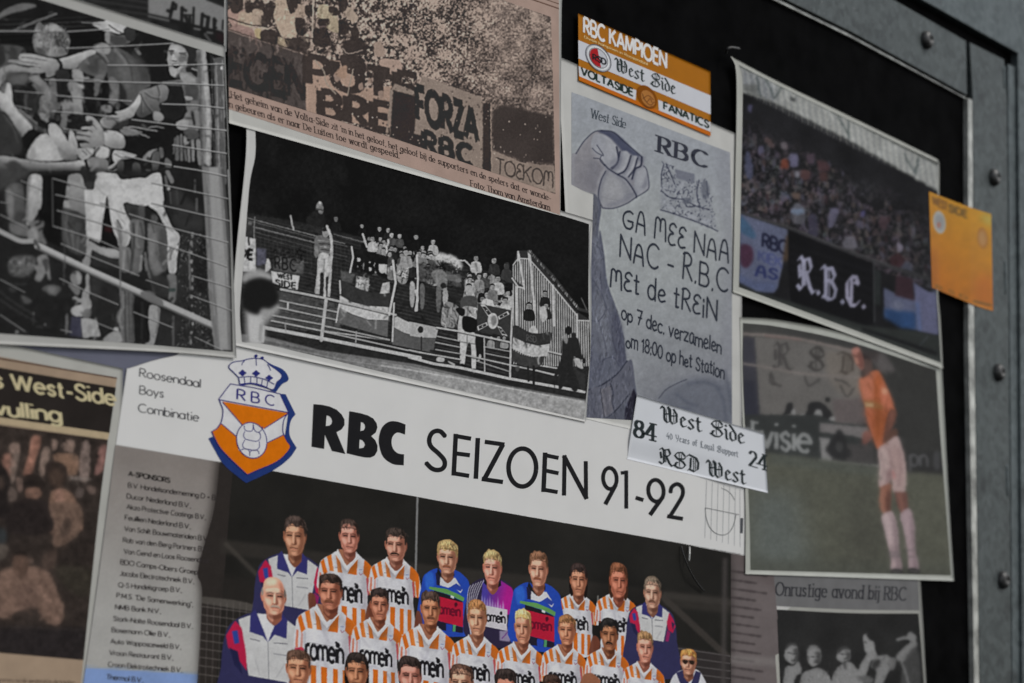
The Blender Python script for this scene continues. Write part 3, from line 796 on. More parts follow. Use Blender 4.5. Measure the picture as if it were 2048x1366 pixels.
    # blurred people in the gap
    for q, g in (('260 560 330 540 380 580 440 640 470 740 440 770 390 700 340 640 280 590', 118), ('440 590 500 580 510 760 480 900 460 760', 96), ('650 490 720 495 750 560 740 600 660 580', 138), ('610 610 690 600 740 680 800 770 740 760 740 900 660 880 650 760', 126), ('700 620 780 640 790 670 730 660', 150),
                 ('840 560 930 540 910 640 870 720 840 720', 98), ('980 560 1060 600 1060 760 1000 800 960 740', 104), ('350 740 420 720 470 800 470 900 380 900', 112), ('560 770 640 770 660 860 580 900', 100), ('220 700 260 720 250 860 220 860', 70), ('300 620 380 640 400 700 330 680', 88)):
        P.sp(T1(q), g, .92, 1.2)
    for q, g in (('760 620 840 600 840 760 800 900 750 780', 24), ('900 620 980 620 970 770 900 800', 22), ('520 620 600 610 600 700 560 760 520 720', 30), ('500 500 600 490 620 570 520 580', 40), ('250 720 340 700 340 860 250 880', 40)):
        P.sp(T1(q), g, .95, 1.4)
    for q, g in (('120 180 200 210 220 290 180 260', 30), ('330 300 400 290 440 380 400 440 350 400', 26), ('650 320 740 320 740 430 650 420', 30), ('350 290 420 310 430 380 370 350', 128), ('550 290 600 300 590 440 550 420', 104), ('420 190 520 200 540 260 440 270', 84), ('560 200 650 200 650 250 580 260', 120), ('910 230 1000 230 990 290 920 280', 118)):
        P.sp(T3(q), g, .9, 1.1)
    P.folds(200, 8, 3, .25, (30, 165, 240, 260), 1.2, 80)
    # forearm reaching up from the left, black cuff
    P.grad(smooth(T3('-20 100 40 120 60 30 90 40 110 120 120 220 200 300 290 420 270 480 200 510 150 440 60 300 -20 260')), 160, 112, T3('140 260')[0], T3('60 360')[0], 1, .8)
    P.sp(T3('30 20 60 30 50 110 20 100'), 90, .8, 1.2); P.sp(T3('60 40 90 60 104 160 70 150'), 156, .8, 1)
    P.sp(T3('200 510 280 440 350 480 330 570 270 620 180 580'), 22, 1, .8); P.line(T3('170 270 300 400 420 480'), 7, 70, .8, 1.2); P.line(T3('180 265 330 390'), 3, 118, .8, .7)
    P.sp(T3('-20 270 30 290 150 450 200 560 180 660 60 680 -20 670'), 48, .95, 2); P.line(T3('40 310 120 430 160 560'), 4, 76, .6, 2, 1)
    # white shirt and the open hand in front
    P.sp(T3('250 640 350 500 440 495 540 600 560 715 280 715'), 150, 1, 1); P.sp(T3('260 660 300 600 320 700 270 715'), 118, .8, 2)
    P.grad(smooth(T3('440 400 500 395 560 460 610 540 620 450 650 460 690 560 690 660 600 700 560 680 500 580 440 490')), 152, 104, T3('560 500')[0], T3('540 690')[0], 1, .7); P.sp(T3('520 600 600 660 690 670 680 715 560 710'), 100, .85, 1.6); P.line(T3('560 460 610 545'), 2.4, 60, .85, .6)
    # smiling man at the right
    P.sp(T2('470 220 480 120 520 70 600 70 680 100 720 180 700 300 640 330 560 380 500 360 480 290'), 132, 1, .6)
    P.sp(T2('520 70 580 62 690 95 730 160 715 270 660 310 640 250 655 180 610 110 540 85'), 36, 1, 1.2)
    P.sp(T2('510 95 590 95 620 150 570 160 520 140'), 158, .85, 2); P.sp(T2('570 195 640 190 640 260 600 250 575 240'), 84, .85, 2); P.sp(T2('600 250 640 240 630 330 580 330'), 142, .9, 1.4)
    P.sp(T2('488 150 520 145 530 175 500 180'), 66, .9, .8); P.sp(T2('580 170 628 166 642 192 600 196'), 66, .85, 1.2); P.line(T2('484 140 526 140'), 2.4, 34, .9, .4); P.line(T2('575 162 635 160'), 2.2, 40, .85, .6); P.line(T2('598 185 630 192'), 2, 150, .6, .4)
    P.sp(T2('520 165 545 200 550 225 520 228 510 215'), 166, .9, .8); P.line(T2('512 230 550 235'), 2, 52, .85, .5)
    P.sp(T2('510 262 580 258 575 290 545 302 518 285'), 28, .95, .5); P.sp(T2('514 265 578 262 560 276 530 276'), 190, 1, .35)
    P.sp(T2('490 300 530 310 560 340 540 370 505 350'), 154, .8, 1.2); P.sp(T2('560 350 620 330 580 390 540 390'), 48, .9, 1.4)
    # the man right behind him, half hidden
    P.sp(T2('590 300 680 280 740 300 770 400 760 560 740 680 660 700 610 560 590 420'), 98, 1, 1.2); P.sp(T2('640 285 720 290 740 380 680 340 640 330'), 30, .95, 1); P.sp(T2('580 340 690 370 720 430 620 440'), 132, .9, 1.2)
    P.sp(T2('620 460 700 440 750 480 740 600 660 620'), 54, .8, 2.4); P.sp(T2('625 550 690 555 690 585 640 580'), 150, .9, .8); P.line(T2('690 300 740 320'), 3, 150, .8, .6); P.sp(T2('660 600 740 590 740 680 660 690'), 100, .9, 1.5)
    P.sp(T2('650 690 760 680 780 800 700 896 640 880 620 740'), 108, 1, 1.6); P.line(T2('690 690 710 800'), 6, 34, .9, 1.2)
    # his dark shirt, rolled sleeve and bare arm
    P.sp(T2('470 440 540 430 600 470 630 600 630 700 560 760 470 740 400 690 400 560'), 30, 1, .8); P.sp(T2('420 420 500 410 590 400 600 450 480 450'), 98, .9, 1)
    P.grad(smooth(T2('220 510 300 480 380 450 440 440 480 490 460 580 400 620 400 690 330 700 250 740 190 710 190 620')), 112, 66, T2('300 480')[0], T2('320 700')[0], 1, .8)
    for q in ('230 530 270 610 330 690', '380 460 400 520 390 590', '270 520 330 560 400 570', '240 610 240 700'):
        P.line(T2(q), 3.4, 50, .75, 1, 1); P.line(T2(q) + [2, -2], 2, 134, .45, .9, 1)
    P.grad(smooth(np.vstack([T2('0 690 100 660 170 600 220 530 230 600 190 680 150 740 80 760'), T4('440 240 380 260 300 240 270 190 310 150 420 130')])), 160, 116, T2('100 640')[0], T2('130 740')[0], 1, .7)
    P.sp(T4('290 170 360 150 420 170 450 230 400 270 330 250'), 104, .9, 1.6); P.line(T4('330 170 400 180 440 230'), 2.4, 56, .8, .8, 1); P.line(T4('300 250 370 275 440 262'), 2.4, 60, .85, .6, 1); P.sp(T4('440 180 520 170 510 240 450 280'), 150, .9, 1)
    P.sp(T2('345 690 400 690 440 740 400 780 345 760'), 128, 1, 1); P.sp(T2('545 790 600 760 640 740 660 790 630 840 560 830'), 132, 1, 1)
    P.sp(T2('0 800 150 750 440 800 520 900 0 900'), 30, .9, 2)
    # black sleeve and hand reaching left
    P.sp(T4('480 300 560 250 680 240 840 230 940 200 950 330 920 480 820 460 720 440 640 500 560 460 490 420'), 24, 1, .8)
    for q, w in (('480 250 560 240 680 262 780 278', 3), ('520 260 620 300 710 334', 3), ('700 250 770 236 840 250', 2.4), ('520 252 640 290', 2.4)):
        P.line(T4(q), w, 136, .85, .6, 1)
    P.sp(T4('450 270 540 250 620 300 540 320 480 310'), 112, .9, 1.4)
    P.grad(smooth(T4('300 285 400 280 470 310 495 370 480 430 400 435 310 400')), 160, 112, T4('390 290')[0], T4('400 430')[0], 1, .7)
    P.grad(smooth(T4('150 140 200 150 260 210 300 280 310 390 270 420 160 430 100 420 90 390 160 385 130 360 60 350 60 320 130 320 70 300 70 280 150 285 160 265 100 265 110 240 200 230 160 200 140 170')), 142, 100, T4('180 230')[0], T4('260 420')[0], 1, .6)
    for q in ('110 268 170 272 200 290', '70 312 140 320 180 330', '60 356 130 366 170 385', '150 195 200 220 240 260'):
        P.line(T4(q), 2.4, 56, .85, .6, 1)
    P.sp(T4('150 190 200 185 200 220 160 225'), 40, .9, 1.2); P.sp(T4('200 260 270 270 290 370 220 380'), 124, .7, 3)
    # white cuffs, the hand behind, forearm from the left
    P.sp(T4('60 440 200 430 210 480 130 540 90 520'), 148, .95, 1); P.line(T4('110 450 150 490'), 2.4, 60, .8, .6); P.line(T4('140 440 190 490'), 2, 70, .7, .6)
    P.sp(T4('230 430 300 415 350 440 350 500 290 530 230 510'), 156, 1, .8); P.line(T4('200 520 240 450 260 430'), 5, 48, .85, 1, 1); P.line(T4('360 450 350 540 330 620'), 4, 52, .85, 1, 1)
    P.sp(T4('400 450 520 470 600 500 520 530 440 540 400 600 350 620 330 600 400 570 380 520'), 150, 1, .8)
    for q in ('400 470 460 500 540 500', '380 590 420 560 450 540', '340 630 380 640 415 625'):
        P.line(T4(q), 3.2, 158, .95, .6, 1); P.line(T4(q) + [0, 2.6], 1.8, 56, .7, .5, 1)
    P.sp(T4('150 540 230 510 330 540 340 600 300 650 180 660'), 108, 1, 1); P.sp(T4('150 600 300 620 300 660 180 670'), 74, .8, 2)
    P.grad(smooth(T3('-20 690 100 690 200 710 380 735 600 735 770 720 780 800 640 815 420 818 200 830 60 800 -20 800')), 146, 66, T3('400 720')[0], T3('390 825')[0], 1, .8)
    P.line(T3('765 722 788 800'), 6, 26, 1, .4); P.sp(T3('-20 740 40 750 130 720 230 800 240 900 -20 900'), 52, .95, 2.4); P.sp(T3('-20 700 40 760 60 800 -20 820'), 96, .7, 2)
    P.poly(T3('230 830 640 822 800 830 820 896 200 896'), 26, .9, 1.6); P.sp(T3('260 860 380 860 370 900 250 900'), 134, .9, 1); P.sp(T3('620 850 740 840 730 900 610 900'), 106, .9, 1.2)
    # dark middle: railings and coats behind
    P.poly(T4('460 530 600 520 920 600 920 720 820 660 700 690 560 710 470 715 420 650'), 26, .95, 1.4)
    for q, g in (('650 520 720 450 790 440 740 470 700 540', 132), ('560 580 620 570 640 690 570 700', 76), ('740 480 800 470 790 620 740 630', 84), ('860 520 910 560 900 620 850 590', 104), ('420 560 480 540 470 690 430 650', 72), ('850 620 910 660 920 740 880 700', 124), ('680 620 720 625 720 640 690 640', 146), ('800 430 830 430 840 500 810 520', 96)):
        P.sp(T4(q), g, .9, 1)
    P.line(T4('700 520 690 600'), 5, 30, .8, .9)
    # coats right of the black sleeve
    P.poly(T5('230 130 520 130 530 420 500 560 520 896 220 896 220 400'), 24, .95, 1.4); P.poly(T5('260 160 450 160 440 420 240 400'), 40, .9, 1)
    for q, w, g in (('275 170 270 390', 7, 92), ('310 150 315 400', 5, 100), ('250 180 235 330', 4, 88), ('350 300 360 400', 4, 96), ('385 290 390 410', 5, 116), ('425 200 430 400', 6, 118), ('480 210 500 430', 9, 120), ('345 170 350 240', 6, 110)):
        P.line(T5(q), w, g, .9, .9)
    P.sp(T5('330 100 440 90 490 140 470 190 380 180'), 66, .95, 1.4); P.sp(T5('340 180 400 190 380 240 345 230'), 132, .9, 1); P.sp(T5('365 185 400 190 390 215 370 210'), 28, .9, .7); P.sp(T5('260 30 330 10 380 40 370 90 290 95'), 134, 1, 1)
    P.line(T5('445 600 450 700'), 4, 84, .7, 1); P.sp(T5('320 780 380 760 400 896 310 896'), 44, .8, 2); P.line(T5('340 760 300 880'), 3, 70, .7, 1.4)
    P.line(T5('150 490 230 640'), 6, 104, .85, 1); P.ell(*T5('190 670')[0], 2.6, 5, 150, .9, .6)
    # fence post wood at right
    P.poly(A('1490 380 1560 370 1610 900 1600 1400 1540 1400 1530 900'), 112, 1, 1)
    P.poly(A('1528 380 1558 370 1598 900 1590 1400 1560 1400 1566 900'), 150, .85, 1.2); P.poly(A('1490 400 1520 400 1540 900 1550 1400 1530 1400 1512 900'), 78, .8, 1.6)
    P.poly(A('1620 440 1700 430 1720 1400 1640 1400'), 84, .9, 1)
    P.line(A('1640 480 1668 1400'), 3, 128, .8, .7); P.line(A('1690 460 1720 1400'), 3, 120, .8, .6); P.line(A('1605 420 1632 1400'), 3, 52, .8, .8); P.line(A('1712 900 1726 1400'), 4, 26, .9, .7)
    for k in range(60):
        y = r.uniform(430, 1400)
        x = r.uniform(1500, 1700)
        P.line(A([(x, y), (x + 4, y + r.uniform(20, 90))]), 1.6, r.choice([60, 80, 134, 150]), .45, .6)
    P.ell(443, 136, 2.4, 3.6, 215, .9, .5)
    # lower half: legs along the fence
    L1 = lambda s: zt(s, 0, 340, 4.479)
    L2 = lambda s: zt(s, 170, 340, 4.479)
    L3 = lambda s: zt(s, 0, 510, 4.479)
    L4 = lambda s: zt(s, 200, 510, 4.37)
    P.poly(B('-40 10 1460 -10 1460 900 1500 1400 -40 1300'), 32, 1, 5)
    P.poly(L1('-20 -20 260 0 250 50 0 180 -20 200'), 58, .95, 4); P.poly(L1('380 40 620 40 570 330 540 700 400 620 350 400'), 20, .95, 2)
    P.sp(L1('50 170 90 130 150 115 200 140 220 280 240 480 140 470 90 420 60 300'), 70, 1, 2); P.sp(L1('60 180 110 190 120 400 90 480 60 330'), 108, .8, 2.4); P.sp(L1('110 130 170 130 180 200 120 210'), 88, .7, 3); P.sp(L1('140 380 230 380 240 480 150 480'), 50, .8, 3)
    P.sp(L1('85 480 160 470 240 500 250 590 130 580 90 540'), 92, .95, 2)
    P.grad(smooth(L1('265 55 370 55 375 200 370 320 330 400 280 480 240 500 232 420 240 250')), 150, 118, L1('300 80')[0], L1('270 480')[0], 1, 1); P.line(L1('270 60 245 260 240 460'), 4, 84, .7, 1.2, 1)
    P.sp(L1('260 470 390 460 380 560 420 660 340 660 300 560'), 92, .95, 1.6); P.sp(L1('250 540 320 520 340 640 260 640'), 128, .8, 2)
    P.sp(L1('380 380 440 400 450 470 390 450 340 400 350 350'), 18, .9, 1.4)
    # second trousers, pale shirt over them
    P.grad(smooth(L1('620 50 720 40 760 140 780 200 770 400 690 370 570 340 585 240 600 130')), 132, 100, L1('640 60')[0], L1('720 380')[0], 1, 1); P.sp(L1('575 280 620 280 620 340 575 335'), 140, .8, 1.4); P.sp(L1('620 50 720 40 710 110 630 90'), 108, .8, 2)
    P.sp(L1('560 350 680 380 770 420 780 560 780 720 700 760 600 700 560 600'), 58, 1, 1.6)
    for q, w, g in (('600 400 590 560 620 680', 7, 84), ('680 440 740 480 720 600', 9, 42), ('640 540 660 700', 7, 92), ('700 600 690 720', 8, 86), ('570 400 575 640', 5, 76), ('740 430 770 600', 5, 34), ('610 470 640 520', 6, 36)):
        P.line(L1(q), w * .8, g, .75, 1.6, 1)
    # bright legs and shirt-tail
    P.poly(smooth(np.vstack([L2('-5 200 20 180 80 165 100 30 190 25 280 35 330 85 480 70 545 70 600 35 670 25 690 100 705 300 640 330 590 310 520 325 430 305 350 295 360 370 400 440 415 520 400 640 350 700 310 700 290 620 240 520 210 300 195 235 180 330 150 520 140 640 60 640 15 600 10 450')]), True, 3), 160, 1, .7)
    P.sp(L2('20 200 60 190 50 400 60 600 20 590'), 150, .7, 3); P.sp(L2('95 40 190 30 200 200 120 170'), 152, .6, 4); P.line(L2('90 130 150 200 205 240'), 3, 128, .6, 1)
    P.sp(L2('280 460 310 500 340 600 330 700 300 640'), 92, .85, 1.6); P.line(L2('290 450 330 520'), 4, 60, .8, .9); P.sp(L2('340 560 390 540 380 660 340 700'), 128, .8, 2); P.line(L2('300 420 360 480'), 2.5, 120, .7, .9)
    P.poly(L2('200 230 210 330 240 500 270 620 305 715 140 690 140 640 160 530 180 420 190 300'), 20, 1, .9); P.poly(L2('180 500 240 510 250 560 170 550'), (56, 24, 26), .55, 2)
    P.line(L1('760 0 830 60 800 100'), 18, 34, .9, 1.4); P.sp(L1('770 110 840 110 830 170 770 160'), 46, .9, 1.4)
    P.sp(L2('15 620 60 640 140 690 300 720 310 790 200 780 100 740 60 720 40 860 -10 840 10 740'), 124, 1, 1.2); P.sp(L2('120 690 300 725 300 770 200 760'), 146, .7, 2); P.poly(L2('80 730 200 790 310 800 310 896 60 860'), 40, 1, 1.6); P.line(L2('40 625 110 650'), 4, 36, .9, .6)
    P.sp(L2('-20 800 30 790 40 850 -20 840'), 118, .9, 1)
    # jeans
    P.poly(smooth(L2('350 300 430 310 470 320 470 430 430 480 400 440 370 380'), True, 3), 46, 1, 1.4); P.sp(L2('480 320 540 330 530 430 480 430'), 72, .95, 2); P.sp(L2('400 460 470 440 530 460 540 560 530 700 500 800 490 920 400 920 420 760 410 600'), 84, 1, 1.4)
    P.sp(L2('310 700 400 700 420 800 410 900 320 900'), 100, .95, 1.6)
    P.sp(L2('540 340 590 330 650 400 680 470 620 480 560 450'), 30, 1, 1.4); P.sp(L2('600 400 650 420 640 470 600 470'), 84, .8, 1.8)
    P.sp(L2('560 480 650 490 720 520 740 660 740 800 720 900 620 900 570 780 560 620'), 84, 1, 1.4); P.sp(L2('570 520 620 530 640 700 600 800 570 700'), 108, .7, 3); P.sp(L2('670 540 730 560 735 880 680 880 650 720'), 60, .8, 3)
    for q, w, g in (('430 480 440 640 420 800 410 900', 6, 44), ('470 460 460 640 480 700', 6, 106), ('540 450 550 620 540 740 580 860', 7, 32), ('500 480 520 600', 5, 54), ('600 480 620 560', 4, 62), ('510 770 495 900', 6, 134), ('540 740 550 900', 4, 110), ('560 800 600 900', 4, 52), ('640 620 660 760', 4, 96), ('350 720 345 880', 5, 128), ('380 720 395 880', 5, 70)):
        P.line(L2(q), w * .85, g, .8, 1.3, 1)
    P.poly(smooth(L2('570 320 600 305 650 330 700 330 740 420 790 520 850 590 845 680 820 800 815 920 755 920 740 760 740 640 725 520 690 460 650 380'), True, 3), 158, 1, .7); P.sp(L2('740 760 820 760 800 900 755 900'), 140, .7, 2); P.line(L2('800 700 770 750 765 800'), 4, 74, .8, 1, 1); P.line(L2('730 520 790 550'), 3, 110, .7, .8)
    # coats and the stone wall at the right
    P.poly(L2('690 -20 1060 -20 1065 580 860 540 790 500 720 320 700 120'), 30, 1, 1.4); P.poly(L2('760 160 860 180 1060 400 1060 560 870 540 790 460'), 46, .95, 4)
    for q, w, g in (('985 90 985 200', 4, 82), ('900 220 860 300', 6, 26), ('1000 260 1000 370', 5, 88), ('820 180 830 300', 5, 56), ('760 200 770 300', 4, 70), ('940 400 900 500', 5, 34), ('740 20 780 100', 9, 128), ('720 60 740 170', 5, 90)):
        P.line(L2(q), w, g, .8, 1.1)
    P.ell(*L2('752 165')[0], 3, 4.5, 156, .9, .7)
    P.poly(np.vstack([L2('860 550 1065 600'), L4('830 0 920 20 960 330 1000 896 640 896 660 400')]), 40, .95, 1.4)
    for _ in range(420):
        x, y = r.uniform(355, 428), r.uniform(462, 706)
        P.line([(x, y), (x + r.uniform(-4, 4), y + r.uniform(-3, 7))], r.uniform(1, 2.4), r.choice([20, 26, 34, 70, 84, 104, 124]), .65, .5)
    for k in range(14):
        P.ell(*L4([(800 + r.uniform(-12, 14), -180 + 78 * k)])[0], r.uniform(2, 3.6), r.uniform(3, 6), r.choice([128, 150, 160]), .75, .8)
    P.line(L4('780 -40 785 200 790 300'), 3, 118, .7, 1); P.poly(L4('820 0 930 60 950 340 820 320'), 26, .7, 4)
    # below the rail
    P.sp(L3('630 190 680 140 720 160 730 230 700 270 650 260'), 112, .95, 1.3); P.sp(L3('690 160 725 190 715 260 690 250'), 136, .8, 1.6); P.sp(L3('610 260 680 270 720 300 700 360 660 340'), 104, .9, 1.4)
    P.sp(L3('770 180 800 180 815 320 800 380 830 430 800 500 760 540 690 550 640 520 650 470 720 440 650 400 670 370 730 390 740 330 765 300'), 128, 1, 1.1); P.sp(L3('640 500 700 450 750 470 740 540 680 548'), 146, .9, 1.4); P.line(L3('660 400 720 435'), 4, 40, .9, .8); P.sp(L3('760 490 820 490 800 560 740 550'), 92, .9, 1.6)
    P.sp(L3('815 180 1040 260 1050 640 870 590 830 480'), 36, 1, 2); P.sp(L3('830 200 900 220 880 400 830 380'), 50, .8, 4)
    P.poly(L3('640 550 730 560 740 740 620 720'), (54, 54, 66), .95, 2); P.poly(smooth(L3('730 565 860 585 880 650 900 730 820 735 750 745 735 680'), True, 2), 138, 1, 1.2); P.sp(L3('790 640 830 640 820 720 790 700'), 110, .8, 2); P.poly(L3('800 730 890 735 890 760 800 760'), 40, .9, 1.2)
    P.sp(L3('590 540 612 550 605 700 585 690'), 96, .9, 1.2); P.line(L3('550 670 640 690'), 3, 110, .9, .7); P.line(L3('575 60 570 260'), 4, 66, .8, 1.2)
    P.sp(L3('110 20 300 10 310 120 230 190 120 190 75 130'), 78, .95, 2.2); P.sp(L3('330 20 420 0 440 120 455 220 430 210 410 160 360 240 310 210 330 150 280 90 340 90'), 112, .95, 1.6); P.sp(L3('380 50 430 40 425 150 400 120'), 52, .9, 1.4)
    for _ in range(60):
        x, y = r.uniform(75, 300), r.uniform(20, 190)
        P.ell(*L3([(x, y)])[0], r.uniform(1.5, 5), r.uniform(1.5, 4), r.choice([50, 60, 96, 112, 120]), .55, 1)
    P.sp(L3('375 300 450 265 540 290 530 330 480 365 410 330'), 88, .9, 2); P.sp(L3('430 290 500 290 500 340 450 340'), 116, .7, 2.4); P.sp(L3('190 360 260 390 280 420 230 440 200 410'), 84, .85, 2); P.sp(L3('80 290 140 290 140 330 90 330'), 54, .8, 2)
    for q in ('0 220 100 260 240 260', '0 330 120 420 280 520', '0 400 180 520 330 600', '0 540 110 610 240 700', '300 520 300 620', '330 640 420 650'):
        P.line(L3(q), 4, 56, .65, 1.6, 1)
    P.ell(*L3('292 526')[0], 3.5, 3.5, 112, .9, 1); P.ell(*L3('150 690')[0], 4, 4, 104, .9, 1); P.ell(*L3('405 622')[0], 3, 3, 92, .8, 1)
    P.poly(smooth(L4('170 300 240 300 300 360 300 560 300 760 160 760 180 640 145 580 150 500 180 460'), True, 2), 84, 1, 1.2)
    for q, w, g in (('215 300 220 560 225 760', 4, 52), ('190 480 170 560 190 640', 5, 112), ('250 330 255 560 260 740', 4, 64), ('285 380 285 740', 5, 60), ('200 320 205 460', 5, 106)):
        P.line(L4(q), w, g, .8, 1.1, 1)
    P.sp(L4('300 380 430 420 430 720 380 740 310 740'), 26, 1, 1.4); P.line(L4('370 420 365 730'), 5, 44, .7, 1.6)
    P.sp(L4('20 750 120 660 150 640 190 760'), 124, 1, 1.2); P.ell(*L4('140 650')[0], 5, 5, 150, .9, 1)
    P.poly(smooth(L4('435 440 520 460 525 540 500 680 470 790 390 775 440 740 425 600'), True, 3), 128, 1, .9); P.line(L4('510 470 515 560 490 680'), 4, 84, .7, 1.2, 1); P.poly(L4('530 480 640 520 640 800 480 790 520 600'), 40, .9, 1.6); P.line(L4('640 540 640 790'), 5, 84, .8, 1.2)
    P.sp(L4('585 180 660 170 670 300 650 420 600 390 600 290'), 96, .95, 1.4); P.poly(L4('590 290 660 290 660 320 590 320'), (44, 54, 52), .8, 1)
    P.line(L4('390 30 440 200 480 330'), 5, 106, .7, 1.2, 1); P.sp(L4('420 20 520 60 540 140 480 190 440 120'), 96, .8, 2.4); P.sp(L4('440 200 590 200 590 360 480 340'), 44, .9, 2)
    P.warp(.9, 6); P.model(6, .3, .7); P.tex(.1, 12, 3)
    P.folds(260, 14, 4, .09, None, 1.6)
    P.sharp(2.5, .6)
    P.a = np.clip(18 + (P.a - 22) * 1.12, 14, 176)
    # rail
    P.line(B('-40 420 60 470 150 510 240 510'), 9.5, 136, 1, .6, 1)
    P.line(B('270 545 640 720 1000 880 1400 1060 1720 1200'), 13, 148, 1, .6)
    P.line(B('270 565 640 742 1000 902 1400 1084 1720 1224'), 4, 76, .9, .8)
    P.line(B('290 535 640 706 1000 866'), 3, 172, .6, .8)
    P.sp(B('1010 880 1080 870 1130 910 1170 940 1160 980 1040 930'), 92, .9, 1)
    P.line(B('250 510 280 560'), 6, 60, .9, 1)
    # right wood, lower
    P.poly(B('1450 -20 1600 -20 1640 600 1690 1300 1540 1290 1500 900 1470 300'), 104, 1, 1)
    for k in range(80):
        y = r.uniform(-20, 1250); x = 1465 + (y / 1300) * 60 + r.uniform(0, 150)
        P.line(B([(x, y), (x + 6, y + r.uniform(40, 160))]), 1.6, r.choice([70, 84, 128, 146]), .5, .7)
    P.poly(B('1500 -20 1570 -20 1610 500 1640 1290 1580 1290 1530 600'), 140, .8, 2)
    P.line(B('1600 0 1650 600 1670 1300'), 6, 70, .9, .8, 1); P.line(B('1640 0 1670 600'), 3.5, 130, .9, .5)
    P.poly(B('1650 560 1690 560 1690 1300 1665 1300'), 40, .8, 1)
    # wires
    for q, w in (('-40 236 300 236', 2.8), ('510 240 700 228 830 216', 2.4), ('500 366 900 350 1310 328', 2.6), ('820 494 1200 496 1700 484', 2.8), ('340 604 900 622 1300 630 1700 648', 2.8),
                 ('430 724 640 742 1000 768', 2.6), ('110 690 330 708', 2), ('1230 788 1480 796 1700 820', 3), ('400 844 640 862 900 890', 2.6), ('110 800 240 830', 2), ('1000 906 1300 944 1720 990', 3),
                 ('480 976 620 994', 2.2), ('1310 1100 1500 1130 1720 1164', 3), ('950 1180 1100 1216 1300 1252', 3), ('1320 1262 1500 1290 1720 1336', 3), ('640 596 760 610', 2), ('620 170 760 178', 2)):
        q = A(q)
        P.line(q + [0, 1.6], w * .7, 26, .6, .4); P.line(q, w * .72, 160, .9, .3)
    for q, w in (('380 60 620 130', 3), ('1090 90 1640 206', 3.4), ('400 176 760 262 900 310', 3), ('1090 236 1650 366', 3.4), ('410 290 700 374 1150 524 1270 566', 3), ('930 316 1250 420 1640 520', 3.2),
                 ('380 402 700 500 860 570', 3), ('930 460 1150 524', 2.6), ('440 530 700 640 1000 760', 3), ('1290 570 1630 692', 3), ('1050 790 1210 846', 2.8), ('1380 760 1680 850', 2.8), ('430 780 640 880 850 968', 3),
                 ('1370 900 1680 1016', 2.8), ('960 1020 1240 1132', 3), ('700 1100 840 1156', 2.6), ('1400 1200 1600 1296', 2.6), ('0 320 200 420', 2.4), ('40 150 200 216', 2.2), ('150 76 300 140', 2.4), ('0 786 180 880', 2.2), ('0 230 60 240', 2.2), ('0 1040 180 1160', 2)):
        q = B(q)
        P.line(q + [0, 1.5], w * .6, 26, .6, .4); P.line(q, w * .62, 150, .85, .3)
    P.line(B('376 60 380 400'), 3, 74, .8, .6); P.line(B('452 300 470 700'), 2.4, 66, .6, .7); P.line(B('862 480 866 900'), 3, 96, .8, .6)
    P.a = gauss(P.a, .7)
    P.sharp(2, .5)
    P.tex(.04, 2.4, 2)
    return P

def art_banner_photo():
    """grey photograph: hand-painted banner on a rail"""
    P = Print(90, -60, 470, 110, (28, 28, 28), 22)
    A = lambda s: zt(s, 280, 0, 10.24)
    P.tex(.3, 20, 3)
    for k in range(7):
        P.line([(100, -40 + 14 * k), (300, -6 + 12 * k)], 3, 62, .7, 1.4)
    P.poly(A('170 -500 170 270 620 370 1750 680 1750 160 1350 0 1200 -500'), 112, 1, 1)
    P.poly(A('160 280 1700 640 1700 700 160 350'), 24, 1, .8)
    P.poly(A('160 300 600 400 600 450 160 350'), 96, .8, .8); P.poly(A('1100 560 1250 590 1230 630 1100 600'), 110, .8, .8); P.poly(A('1370 640 1500 660 1490 700 1350 680'), 104, .8, .8)
    k = 26
    for q, w in (('680 60 620 340', 7), ('680 70 740 100 730 180 640 190', 6), ('570 220 640 240', 7), ('860 160 850 540', 7), ('860 170 940 220', 6), ('1100 160 1090 520', 5), ('860 300 1100 310', 3), ('930 330 1010 520', 8), ('1020 330 1030 500', 6),
                 ('1280 290 1260 520', 7), ('1280 310 1400 360', 6), ('1400 360 1370 590', 8), ('1520 390 1520 590', 7), ('1520 400 1560 430', 5), ('1520 580 1560 570', 5), ('1520 480 1550 490', 4), ('1700 420 1690 600', 4)):
        P.line(A(q), w, k, .95, .6)
    P.line(A('1330 700 1450 860'), 5, 84, .8, 1)
    P.poly(A('1560 660 1750 700 1750 900 1560 800'), (44, 26, 30), .5, 3)
    P.blur(.9); P.tex(.05, 2.4, 2)
    return P
